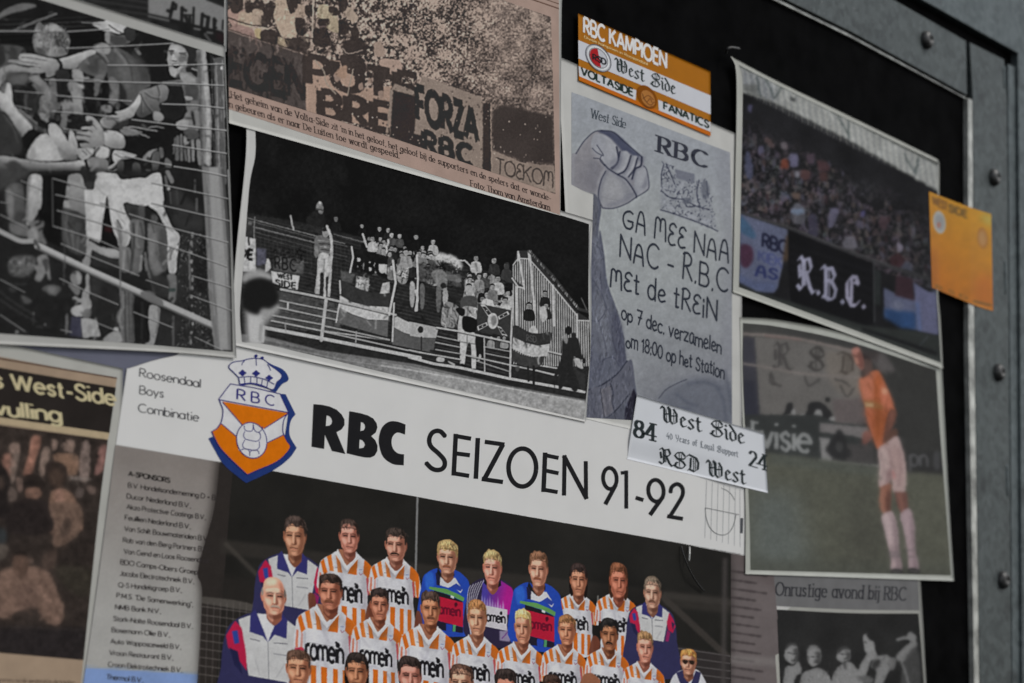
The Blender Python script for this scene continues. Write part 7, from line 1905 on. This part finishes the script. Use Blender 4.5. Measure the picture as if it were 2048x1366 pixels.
# title lettering, traced stroke by stroke
Z3 = lambda s: zt(s, 400, 680, 3.902)
Z4 = lambda s: zt(s, 820, 780, 3.902)
Z5 = lambda s: zt(s, 1200, 780, 3.903)
q = lambda s: smooth(s, True, 4)
def roundish(s, corner=()):
    return Z3(s)
Rr = [Z3('885 500 950 505 1010 518 1066 543 1105 580 1128 622 1128 665 1105 698 1065 720 1135 889 1030 866 975 740 969 850 870 833')]
Rh = [Z3('988 588 1008 594 1024 610 1031 632 1026 654 1010 668 982 671')]
Br = [Z3('1165 555 1250 570 1310 588 1352 612 1378 648 1385 682 1372 722 1337 750 1368 782 1386 825 1384 866 1364 902 1330 918 1290 917 1230 905 1145 884')]
Bh = [Z3('1256 640 1274 646 1286 662 1288 686 1278 704 1252 711'), Z3('1246 776 1266 782 1282 800 1287 820 1276 840 1242 846')]
Cr = [np.vstack([Z3('1605 660'), smooth(Z3('1605 660 1545 638 1480 636 1425 676 1398 750 1400 830 1432 915 1505 968 1590 978'), False, 4), Z3('1593 892'), smooth(Z3('1593 892 1545 884 1508 850 1495 800 1506 750 1542 722 1600 738'), False, 4)])]
lettering('title', [[fine(p) for p in Rr], [fine(p) for p in Br], Cr], (27, 27, 29), rl, 2 * EPS, t, .45, {0: Rh, 1: Bh})
W1 = 9.2
th = np.linspace(0, 2 * np.pi, 41)
O = np.c_[877 + 107 * np.cos(th) + 14 * np.sin(th), 605 + 18 * np.cos(th) - 147 * np.sin(th)]
B_ = lambda p, w=W1: butt(p, w)
S_ = lambda z, s: smooth(z(s), False, 6)
ov = lambda z, cx, cy, rx, ry, sk=0: z(np.c_[cx + rx * np.cos(th) + sk * np.sin(th), cy + .16 * rx * np.cos(th) - ry * np.sin(th)])
lettering('season', [
    B_(S_(Z4, '275 362 242 326 205 319 168 340 150 390 165 442 222 494 266 545 270 590 246 618 205 624 165 608 125 568')),
    B_(Z4('358 342 341 668')) + B_(Z4('345 357 477 380'), 8.4) + B_(Z4('350 494 468 509'), 8.4) + B_(Z4('335 649 462 670'), 8.4),
    B_(Z4('530 374 514 693')),
    B_(Z4('584 404 738 426'), 8.6) + B_(Z4('726 424 576 704'), 9.6) + B_(Z4('560 694 726 718'), 8.6),
    B_(Z4(O)),
    B_(Z4('1055 488 1042 796')) + B_(Z4('1042 506 1160 530'), 8) + B_(Z4('1046 626 1160 650'), 8) + B_(Z4('1034 776 1153 797'), 8),
    B_(Z4('1207 508 1202 824'), 8.4) + B_(Z4('1200 512 1380 850'), 9) + B_(Z4('1372 555 1374 850'), 8.2),
    B_(ov(Z4, 1560, 690, 53, 82, 2), 8) + B_(Z4('1607 738 1524 893'), 8.6),
    B_(Z4('1688 628 1688 926'), 7.8) + B_(Z4('1700 642 1645 648'), 7),
    B_(Z5('278 840 340 860'), 8),
    B_(ov(Z5, 437, 786, 60, 84, 2), 8.2) + B_(Z5('492 832 390 976'), 8.8),
    B_(S_(Z5, '550 800 560 758 602 734 640 760 646 815 610 885 540 996'), 8.2) + B_(Z5('524 985 648 1006'), 8),
], (27, 27, 29), rl, 2 * EPS, t, .45)
nm = []
for s_, a, b in (('Roosendaal', '1090 285', '1565 372'), ('Boys', '1090 420', '1275 450'), ('Combinatie', '1080 560', '1550 636')):
    z = lambda v: zt(v, 0, 680, 3.902)[0]
    nm += text(s_, z(a), z(b), (.6, -16.5), 'sans', .105, .12, glyphs=True)
lettering('club_name', nm, (48, 48, 52), rl, 2 * EPS, t)
rows = [('A-SPONSORS', (257, 951.5), (339.5, 965.5), .2, (26, 24, 24))]
z = lambda v: tuple(zt(v, 0, 1010, 3.837)[0])
z1 = lambda v: tuple(zt(v, 0, 680, 3.902)[0])
for s_, a, b in (('B.V. Handelsonderneming D + B,', z1('1000 1150'), z1('1690 1250')), ('Ducor Nederland B.V.,', z1('990 1235'), z1('1490 1312')), ('Akzo Protective Coatings B.V.,', z('972 30'), z('1580 112')),
                 ('Feuillien Nederland B.V.,', z('960 112'), z('1465 184')), ('Van Schilt Bouwmaterialen B.V.,', z('955 198'), z('1605 278')), ('Rob van den Berg Partners B.V.,', z('945 285'), z('1605 362')), ('Van Gend en Loos Roosendaal,', z('950 372'), z('1605 446')),
                 ('BDO Camps-Obers Groep,', z('925 455'), z('1525 534')), ('Jacobs Electrotechniek B.V.,', z('920 540'), z('1490 604')), ('Q-S Handelsgroep B.V.,', z('908 630'), z('1395 672')), ('P.M.S. "De Samenwerking",', z('895 710'), z('1480 782')),
                 ('NMB Bank N.V.,', z('885 800'), z('1235 834')), ('Stork-Nolte Roosendaal B.V.,', z('870 888'), z('1480 948')), ('Bosemann Olie B.V.,', z('858 975'), z('1305 1014')), ('Auto Wapposceweld B.V.,', z('848 1062'), z('1390 1108')),
                 ('Vroon Restaurant B.V.,', z('840 1150'), z('1330 1190')), ('Croon Elektrotechniek B.V.,', z('830 1240'), z('1400 1284')), ('Thermol B.V.,', z('818 1336'), z('1100 1362'))):
    rows.append((s_, a, b, .15, (44, 40, 40)))
for s_, a, b, wd, cc in rows:
    lettering('sponsor_line' if s_[0:3] != 'A-S' else 'sponsor_heading', text(s_, a, b, (.5, -9.5), 'sans', wd, .12, glyphs=True), cc, rl, 2 * EPS, t)
# line emblem near the right end of the band
sk = []
for k in range(7):
    a, b = Z5([(832 + 45 * k + (0 if k < 6 else -10), 705 + 12 * k)])[0], Z5([(818 + 46 * k, 1155 + 12 * k)])[0]
    sk.append(butt([a, b], .8))
lettering('emblem_bars', sk, (120, 122, 126), rl, 2 * EPS, t)
lettering('emblem', [butt(smooth(Z5('822 920 828 990 850 1060 890 1110 945 1132 1000 1118 1040 1060 1062 970'), False, 6), 1.3), butt(Z5('822 920 1085 974'), 1.2), butt(smooth(Z5('945 766 985 782 1025 815 1050 858'), False, 5), 1.1), butt(Z5('1108 1000 1104 1118'), 5.5)], (66, 68, 72), rl, 2.5 * EPS, t)

# the club crest on the poster
NB = (36, 44, 104); NL = (40, 36, 104); OR = (186, 98, 10); WH = (186, 186, 188)
cr = bpy.data.objects.new('crest', None); C.objects.link(cr); cr.location = at([(505, 860)])[0]; cr.matrix_world = Matrix.Translation(at([(505, 860)])[0])
cr.parent = t; cr.matrix_parent_inverse = t.matrix_world.inverted()
sh = np.vstack([Z3('148 460 238 342 420 372 625 420 690 560'), smooth(Z3('690 566 656 620 646 700 655 738 680 790 705 838 640 920 560 970 450 1015 370 1052'), False, 4), smooth(Z3('370 1052 330 1015 230 920 150 830 92 715'), False, 4), smooth(Z3('92 715 132 690 162 648 176 600 178 540 148 460'), False, 4)])
shape('shadow', [np.vstack([Z3('622 420 668 422 746 580'), smooth(Z3('746 580 712 625 698 690 705 758 755 842'), False, 4), smooth(Z3('755 842 700 920 600 1000 480 1062 360 1116'), False, 4), smooth(Z3('360 1116 290 1062 180 965 110 850 66 768'), False, 4), Z3('98 752 160 840 370 1040 640 900 690 566')])], (30, 48, 100), rl, 2.4 * EPS, cr)
shape('shield', [fine(sh)], WH, rl, 3 * EPS, cr)
shape('shield_field', [np.vstack([Z3('92 715'), smooth(Z3('92 715 132 690 162 648'), False, 4), Z3('285 756 300 860 400 920 480 892 525 802 655 740'), smooth(Z3('655 740 680 790 705 838 640 920 560 970 450 1015 370 1052'), False, 4), smooth(Z3('370 1052 330 1015 230 920 150 830 92 715'), False, 4)]), Z3('176 480 688 572 500 692 330 664')], OR, rl, 3.6 * EPS, cr)
oc = [butt(sh[np.r_[0:len(sh), 0]], 1.9), butt(Z3('150 466 688 566'), 2), butt(Z3('176 486 330 664'), 1.7), butt(Z3('688 574 500 692'), 1.7), butt(Z3('162 648 284 752'), 1.7), butt(Z3('655 738 525 802'), 1.7)]
lettering('shield_outline', oc, NL, rl, 4.2 * EPS, cr)
bl = ov(Z3, 404, 783, 118, 138, 4)
shape('ball', [bl], WH, rl, 4.8 * EPS, cr)
ball = [butt(bl, 1.8)] + [butt(smooth(Z3(s), False, 5), 1.6) for s in ('345 668 350 700 380 712 410 704 416 655', '416 660 424 700 450 720 478 706 490 676', '350 712 340 745 355 772 400 784 440 790 468 772 472 740 456 716', '350 780 332 820 350 848 390 854 430 862 462 838 464 792', '320 858 355 848 385 866 388 905', '388 905 392 872 425 858 455 868 462 892')]
lettering('ball_seams', ball, NL, rl, 5.4 * EPS, cr)
cw = smooth(Z3('300 292 258 248 226 214 240 184 280 168 325 163 380 148 440 143 500 155 550 198 602 235 638 272 630 304 600 330 572 386 500 366 400 342 318 348'), True, 4)
shape('crown_shadow', [np.vstack([smooth(Z3('492 150 560 190 650 232 690 290 682 322 640 346 592 408'), False, 5), Z3('548 394 600 330 640 290'), Z3('600 235 550 200')])], (30, 48, 100), rl, 2.6 * EPS, cr)
shape('crown', [cw], WH, rl, 3.2 * EPS, cr)
cwn = [butt(np.vstack([cw, cw[:1]]), 1.9)] + [butt(smooth(Z3(s), False, 5), 1.8) for s in ('300 292 400 286 500 306 580 346', '318 344 400 336 480 352 556 388', '326 196 334 176 350 160', '440 200 438 120', '552 240 540 210 526 190', '345 292 350 338', '395 290 396 336', '445 294 444 342', '488 304 480 350', '530 322 522 366')]
for x, y, a in ((332, 257, 26), (438, 261, 26), (540, 296, 25)):
    cwn.append([Z3(np.c_[x + a * (1 + .18 * np.cos(4 * th)) * np.cos(th), y + .84 * a * (1 + .18 * np.cos(4 * th)) * np.sin(th)])[:-1]])
for x, y in ((438, 124), (486, 140)):
    cwn.append([Z3(np.c_[x + 13 * np.cos(th), y + 12 * np.sin(th)])[:-1]])
lettering('crown_outline', cwn, (34, 38, 100), rl, 4.4 * EPS, cr)
lettering('crest_letters', text('R', *Z3('290 462 352 475'), (.8, -20.5), 'sans', .13, glyphs=True) + text('B', *Z3('402 483 462 494'), (.5, -20.5), 'sans', .13, glyphs=True) + text('C', *Z3('512 500 580 514'), (.2, -20), 'sans', .12, glyphs=True), NL, rl, 4 * EPS, cr)

# ---------------------------------------------------------------- fist poster
rl = waves(6, .0018, .0005)
t = thing('fist_poster', 'grey hand-drawn poster of a raised fist with handwritten match notice', 'poster', ground((1320, 500)))
net('paper', coons('1116 112 1484 272', '1150 832 1265 859 1484 905', None, '1484 272 1484 600 1484 905', 8), rl, 0, paper('white copy paper', (166, 166, 163)), t, None, .0003)
picture('drawing', art_fist(), coons('1143 184 1200 205 1460 305', '1143 369 1187 389 1302 418 1464 466', None, None, 1.5), rl, EPS, M_PRINT, t)
net('drawing_sheet', coons('1187 389 1302 418 1464 466', '1172 835 1330 845 1464 860', '1187 389 1184 480 1172 835', None, 1.5), rl, EPS, M_PRINT, t, ink(art_fist().at(coons('1187 389 1302 418 1464 466', '1172 835 1330 845 1464 860', '1187 389 1184 480 1172 835', None, 1.5).reshape(-1, 2))))
pen = (40, 44, 53)
lettering('printed_heading', text('West Side', (1182, 235), (1251, 257), (1.5, -17.5), 'serif', .13, .16, glyphs=True), (50, 58, 66), rl, 2 * EPS, t)
lettering('printed_title', text('RBC', (1318, 304), (1412, 336), (1.5, -31), 'serif', .2, .3, glyphs=True), (46, 48, 58), rl, 2 * EPS, t)
for s_, a, b, u, wd in (('GA MEE NAA', (1245, 456), (1457, 528), (2, -42), .11), ('NAC - R.B.C', (1240, 513), (1455, 588), (2, -45), .11), ('MEt de tREiN', (1221, 571), (1433, 641), (1.5, -38), .12),
                         ('op 7 dec. verzamelen', (1243, 638), (1442, 707), (1, -27), .15), ('om 18:00 op het Station', (1252, 693), (1448, 757), (1, -25), .16)):
    lettering('handwriting', text(s_, a, b, u, 'round', wd, .2 if len(s_) < 14 else .16, .055, 3, True), pen, rl, 2 * EPS, t)

# ---------------------------------------------------------------- photographs on the left and in the middle
rl = waves(7, .0024, .0004)
t = thing('photograph_print', 'grey photograph print of a pale banner on a rail, cut off by the picture corner', 'photograph', ground((320, 30)), 'photographs on the board')
net('paper', coons('60 -200 456 -80', '60 -20 453 104', None, '456 -80 455 40 453 104', 8), rl, 0, paper('photo paper', (142, 142, 140), .4), t, None, .0003)  # border tone darkened for the dim upper left
picture('photograph', art_banner_photo(), coons('80 -200 449 -84', '80 -26 448 92', None, None, 1.6), rl, EPS, M_PRINT, t)
rl = waves(8, .003, .0005)
t = thing('photograph_print', 'large grey photograph of players reaching arms through a wire fence', 'photograph', ground((235, 400)), 'photographs on the board')
net('paper', coons('-60 -66 84 -22 158 0 450 92', '-60 684 0 688 330 704 473 716', None, '450 92 455 220 462 400 473 716', 8), rl, 0, paper('photo paper edge', (146, 146, 143), .4), t, None, .0003)  # white border toned down to hold the weaker light here
picture('photograph', art_fence(), coons('-50 -42 84 0 448 114', '-50 664 0 667 282 688 466 704', None, '448 114 456 300 459 400 466 704', 1.3), rl, EPS, M_PRINT, t)

rl = waves(9, .0028, .0005)
t = thing('photograph_print', 'grey night photograph of a small crowd with flags on a terrace', 'photograph', ground((830, 560)), 'photographs on the board')
net('paper', coons('493 236 1186 440', '468 690 1172 844', '493 236 491 322 471 520 466 640 468 690', '1186 440 1180 480 1183 600 1181 705 1172 844', 7), rl, 0, paper('photo paper white', (168, 168, 166), .4), t, None, .0003)
picture('photograph', art_stand(), coons('510 240 1178 448', '484 684 529 688 608 706 820 757 1168 839', '510 240 511 308 499 373 488 520 480 621 484 684', '1178 448 1177 600 1180 705 1168 839', 1.3), rl, EPS, M_PRINT, t)

rl = waves(10, .0036, .0004)
t = thing('clipping', 'pinkish newspaper clipping of a packed terrace with painted banners and a caption', 'newspaper clipping', ground((790, 180)), 'newspaper clippings on the board')
net('paper', coons('455 -260 1126 -80', '458 246 1121 431', None, '1126 -80 1123 60 1121 431', 8), rl, 0, paper('white backing paper', (163, 163, 159)), t, None, .0003)  # backing tone includes the light level at this spot
net('news_sheet', coons('456 -260 1118 -84', '458 218 780 322 1120 429.5', None, '1118 -84 1118 60 1120 429.5', 6), rl, EPS, mat('pink newsprint', ink((150, 129, 119)), .8, .08, 0, (50, .9, 1.07, 7), (120, .15, .001)), t)
picture('photograph', art_newspaper(), coons('455 -200 860 -52 1102 34', '456 173 752 265 1111 388', None, '1102 34 1107 200 1111 388', 1.3), rl, 2 * EPS, M_NEWS, t)
shape('rule', [fine('1040 -11 1118 16 1118 18.5 1040 -8.5'), fine('1040 -20 1118 7 1118 8.6 1040 -18.4')], (96, 74, 64), rl, 2 * EPS, t)
nk = (54, 46, 44)
lettering('caption', text('_Het geheim van de Volta-Side', (459, 194), (658, 255), (-1.5, -13), 'serif', .145, .2, glyphs=True) + text("zit 'm in het geloof, het geloof bij de supporters en de spelers dat er wonde-", (664, 257), (1102, 402), (-1, -11.8), 'serif', .145, .2, glyphs=True)
          + text('n gebeuren als er naar De Luiten toe wordt gespeeld."', (460, 214), (803, 318), (-1.2, -12.6), 'serif', .145, .2, glyphs=True), nk, rl, 2 * EPS, t, .8)
lettering('credit', text('Foto: Thom van Amsterdam', (942, 372), (1100, 421), (-1, -12), 'serif', .15, .17, glyphs=True), nk, rl, 2 * EPS, t, .8)

# ---------------------------------------------------------------- the right-hand column
rl = waves(11, .0012, .0004)
t = thing('clipping', 'grey newspaper clipping with an evening headline above people at night', 'newspaper clipping', ground((1695, 1270)), 'newspaper clippings on the board')
net('paper', coons('1540 1140 1840 1150', '1558 1430 1860 1430', None, '1840 1150 1846 1240 1853 1366 1860 1430', 8), rl, 0, paper('grey copy edge', (138, 138, 133)), t, None, .0003)
net('headline_panel', coons('1547 1142 1836 1152', '1551 1212 1700 1219 1839 1221', None, None, 5), rl, EPS, mat('grey copy', ink((92, 92, 93)), .6, .12, 0, (40, .88, 1.1, 6)), t)
lettering('headline', text('Onrustige avond bij RBC', (1551, 1190.5), (1811, 1201), (1.5, -26), 'serif', .145, .2, glyphs=True), (44, 44, 48), rl, 2 * EPS, t, .7)
picture('photograph', art_heads(), coons('1553 1219 1700 1226 1837 1227', '1562 1398 1850 1398', None, '1837 1227 1843 1300 1850 1398', 1.6), rl, EPS, M_NEWS, t)

rl = waves(12, .0026, .0005)
t = thing('photograph_print', 'faded colour photograph of a player in an orange shirt walking away', 'photograph', ground((1690, 910)), 'photographs on the board')
net('paper', coons('1480 634 1560 640 1695 668 1884 732', '1491 1148 1908 1162', '1480 634 1484 800 1491 1000 1491 1148', '1884 732 1890 850 1898 1000 1908 1162', 8), rl, 0, paper('photo paper cream', (148, 150, 144), .4), t, None, .0003)
picture('photograph', art_player(), coons('1486 646 1560 654 1700 684 1872 740', '1501 1140 1902 1151', '1486 646 1486 760 1498 1008 1501 1140', '1872 740 1880 860 1891 1000 1902 1151', 1.5), rl, EPS, M_PRINT, t)

rl = waves(13, .0036, .0005, ((1462, 113, 120, .004), (1886, 735, 110, .0025)))
t = thing('photograph_print', 'dim colour photograph of a crowd under a stand roof with cloth banners', 'photograph', ground((1680, 420)), 'photographs on the board')
net('paper', coons('1461 112 1560 164 1700 232 1875 318', '1466 584 1695 667 1886 737', '1461 112 1472 141 1473 240 1469 440 1466 584', '1875 318 1879 346 1876 560 1881 640 1886 737', 6), rl, 0, paper('photo paper grey', (150, 151, 145), .4), t, None, .0003)
picture('photograph', art_roof(), coons('1478 130 1560 172 1700 241 1874 328', '1478 574 1695 655 1882 726', '1478 130 1485 160 1485 240 1481 440 1478 574', '1874 328 1876 346 1873 560 1877 640 1882 726', 1.5), rl, EPS, M_PRINT, t)

# ---------------------------------------------------------------- stickers
rl = waves(14, .0034, .0003)
t = thing('sticker', 'orange and white supporters sticker with bold white capitals across its top', 'sticker', ground((1290, 150)), 'stickers on the board')
OG = (146, 90, 6)
net('backing', coons('1156.5 26.5 1421 143', '1157.5 161 1421.5 272', None, None, 6), rl, 0, mat('orange vinyl', ink(OG), .45, .06, 0, (40, .94, 1.05, 4)), t, None, .0003)
net('white_stripe', coons('1156.6 80 1421.2 191', '1157 117 1421.4 229', None, None, 6), rl, EPS, mat('white vinyl', ink((176, 178, 184)), .45, .06, 0, (40, .96, 1.03, 4)), t)
E1 = lambda s: zt(s, 1120, 0, 4.711)
wv = mat('white vinyl label', ink((178, 180, 184)), .45, .06)
net('name_stripe', coons(E1('175 622 720 850'), E1('182 718 712 948'), None, None, 5), rl, EPS, wv, t)
net('name_stripe', coons(E1('925 940 1418 1150'), E1('932 1042 1419 1242'), None, None, 5), rl, EPS, wv, t)
net('bottom_line', coons(E1('182 718 1419 1246'), E1('184 756 1419 1284'), None, None, 6), rl, EPS, mat('deep orange vinyl', ink((168, 88, 4)), .45, .06), t)
lettering('title', text('RBC KAMPIOEN', (1168, 65), (1332.5, 136), (0, -30), 'sans', .2, .15, glyphs=True), (200, 200, 206), rl, 2 * EPS, t)
lettering('small_text', text('Divisie kampioen in Roosendaal', (1169, 76), (1295, 130.5), (0, -5), 'sans', .16, .16, glyphs=True), (196, 170, 120), rl, 2 * EPS, t)
lettering('blackletter', text('West Side', (1232, 141), (1351, 190), (0, -27), 'black', .13, .08, glyphs=True), (38, 46, 46), rl, 2 * EPS, t)
lettering('name', text('VOLTASIDE', (1163, 149), (1266, 192), (0, -14.5), 'sans', .23, .17, glyphs=True), (32, 44, 40), rl, 2 * EPS, t)
lettering('name', text('FANATICS', (1328, 218), (1417, 256), (0, -14.5), 'sans', .23, .17, glyphs=True), (32, 44, 40), rl, 2 * EPS, t)
cir = lambda cx, cy, rx, ry: np.c_[cx + rx * np.cos(th), cy + .44 * rx * np.cos(th) - ry * np.sin(th)][:-1]
def ring(cx, cy, rx, ry, w_):
    p = cir(cx, cy, rx, ry)
    return butt(np.vstack([p, p[:1]]), w_)
bd = shape('badge', [cir(1197, 116, 25.5, 25.5)], (150, 152, 158), rl, 2 * EPS, t)
shape('badge_ring', [cir(1197, 116, 22.5, 22.5)], (190, 192, 196), rl, 2.6 * EPS, bd)
shape('badge_field', [cir(1197, 116, 18, 18)], (170, 172, 178), rl, 3.2 * EPS, bd)
shape('badge_half', [np.c_[1197 + 17.5 * np.cos(a_), 116 + .44 * 17.5 * np.cos(a_) - 17.5 * np.sin(a_)] for a_ in [np.linspace(np.pi / 2 + .1, 3 * np.pi / 2 + .3, 16)]], (150, 30, 34), rl, 3.8 * EPS, bd)
lettering('badge_letters', text('RSD', (1186, 119), (1212, 130), (0, -11), 'sans', .24, .12, glyphs=True), (28, 28, 32), rl, 4.4 * EPS, bd)
lettering('badge_rings', [ring(1197, 116, 25.2, 25.2, 1.2), ring(1197, 116, 18.5, 18.5, 1.)], (70, 70, 76), rl, 4.4 * EPS, bd)
em = shape('emblem', [cir(1294, 194, 20.5, 22)], (112, 62, 10), rl, 2.4 * EPS, t)
shape('emblem_disc', [cir(1296, 197, 14, 15.5)], (150, 100, 50), rl, 3 * EPS, em)
lettering('emblem_lines', [butt(smooth(zt(s, 1120, 0, 4.711), False, 5), 1.6) for s in ('775 880 800 940 850 990 890 960', '780 930 830 900 880 940', '820 960 850 930 870 970', '790 990 830 1010 880 1000')], (96, 58, 30), rl, 3.6 * EPS, em)

rl = lambda p: .0020 + .0016 * np.maximum(np.clip(1.6 - (p[:, 1] - 862 - .21 * (p[:, 0] - 1265)) / 30, 0, 1), np.clip((p[:, 0] - 1390) / 60, 0, 1))   # steps down from the poster's edge to the band below it
t = thing('sticker', 'white sticker with black gothic lettering between two large year numbers', 'sticker', ground((1395, 885)), 'stickers on the board')
net('backing', coons('1274 790 1528 867', '1254 918 1536 986', None, None, 6), rl, 0, mat('white gloss vinyl', ink((181, 184, 189)), .45, .06, 0, (30, .97, 1.02, 4)), t, None, .0001)  # white kept high in tone for the brighter light near the band
gk = (36, 42, 44)
lettering('gothic_line', text('West Side', (1325, 843), (1489, 889), (-1, -33), 'black', .13, .08, glyphs=True), gk, rl, EPS, t)
lettering('gothic_line', text('RSD West', (1321, 927), (1492, 970), (-1, -33), 'black', .13, .08, glyphs=True), gk, rl, EPS, t)
lettering('small_text', text('40 Years of Loyal Support', (1333, 877), (1477, 915), (-.6, -13.5), 'black', .12, .08, glyphs=True), (84, 90, 98), rl, EPS, t)
lettering('year', text('84', (1269, 873), (1310, 882), (1, -33), 'serif', .2, .16, glyphs=True), gk, rl, EPS, t)
lettering('year', text('24', (1499, 931), (1533, 941), (0, -30), 'serif', .17, .14, glyphs=True), gk, rl, EPS, t)

def bent(p):
    return .0044 + .0034 * np.clip((p[:, 0] - 1880) / 60, 0, 1)
t = thing('sticker', 'small orange sticker bent from the roof photograph over the steel post', 'sticker', ground((1922, 500)), 'stickers on the board')
def art_orange():
    P = Print(1850, 375, 1995, 630, (156, 98, 12), 95)
    A = lambda s: zt(s, 1820, 360, 4.553)
    P.grad('1850 375 1995 375 1995 630 1850 630', (152, 88, 12), (164, 116, 14), (1860, 560), (1960, 430))
    P.sp(A('180 660 230 640 260 900 210 980 190 960'), (142, 80, 14), .7, 6); P.sp(A('600 900 750 880 750 1180 600 1120'), (156, 84, 18), .7, 8); P.sp(A('640 320 745 330 745 420 700 400'), (150, 150, 90), .7, 6)
    P.polys(text('WEST', A('205 215')[0], A('340 280')[0], (0, -15), 'sans', .3, .14), (92, 60, 18), .85, 1); P.polys(text('SIDE', A('355 285')[0], A('520 345')[0], (0, -14), 'sans', .3, .14), (84, 62, 20), .85, 1)
    P.ell(*A('268 385')[0], 12.5, 23, (142, 142, 140), 1, 1, -8); P.ell(*A('268 385')[0], 9, 17, (120, 122, 124), .8, 1, -8); P.ell(*A('262 410')[0], 4, 6, (140, 84, 70), .8, 1.2)
    P.ell(*A('660 530')[0], 11, 22, (140, 92, 34), 1, 1.2, -6); P.ell(*A('660 530')[0], 7.5, 15, (148, 112, 70), .8, 1.4, -6)
    P.polys(text('RSD', A('240 985')[0], A('520 1090')[0], (0, -7), 'sans', .2, .6), (96, 70, 26), .8, .9); P.line(A('585 1105 730 1140'), 4.5, (84, 66, 26), .8, 1)
    P.line(A('220 1020 560 1130 740 1185'), 3, (190, 140, 70), .6, 1)
    P.tex(.06, 16, 3); P.blur(.7)
    return P
picture('backing', art_orange(), coons('1858 383 1936 413 1982.5 428', '1864 575 1949 610 1986 622', None, None, 1.6), bent, 0, mat('orange vinyl print', (1, 1, 1), .4, .12, 0, None, (30, .08, .002), True), t)

# ---------------------------------------------------------------- small fixings: a curled tape tail, a dark tie and an added glint piece
M_GLINT = mat('clear plastic', (.5, .5, .48), .12, .6, 0)  # pale gloss for the added glint piece
def tube(name, px, offs, r, mt, label, cat):
    p = smooth(pts(px), False, 8)
    o_ = np.interp(np.linspace(0, 1, len(p)), np.linspace(0, 1, len(offs)), offs)
    W = at(p, o_)
    n = 8
    V, F = [], []
    for i in range(len(W)):
        d = W[min(i + 1, len(W) - 1)] - W[max(i - 1, 0)]
        d /= np.linalg.norm(d)
        a = np.cross(d, [0, 1, 0]); a /= np.linalg.norm(a); b = np.cross(d, a)
        for k in range(n):
            V.append(W[i] + r * (math.cos(2 * math.pi * k / n) * a + math.sin(2 * math.pi * k / n) * b))
    for i in range(len(W) - 1):
        for k in range(n):
            F.append((i * n + k, i * n + (k + 1) % n, (i + 1) * n + (k + 1) % n, (i + 1) * n + k))
    F += [tuple(range(n))[::-1], tuple((len(W) - 1) * n + k for k in range(n))]
    o = mesh_obj(name, V, F, mt)
    o['label'] = label; o['category'] = cat
    return o
M_TIE = mat('dark nylon', (.02, .02, .02), .22, .5)
tube('nylon_tie', '1362 1092 1370 1118 1382 1146 1396 1168 1408 1182', (.003, .006, .007, .005, .0035), .0007, M_TIE, 'thin dark nylon tie hanging below the title band of the season poster', 'cable tie')
tube('nylon_tie', '1379 1094 1379 1108 1378 1122', (.003, .006, .0065), .0009, M_GLINT, 'short pale plastic piece added as a glint beside the dark tie under the title band', 'cable tie')  # pale glossy tube added in place of a glint
tube('tape_tail', '1452 106 1456 97 1466 95 1478 97', (.003, .010, .012, .009), .0012, mat('grey tape', (.12, .12, .12), .4, .3), 'curled grey tape tail at the upper left corner of the roof photograph', 'tape')
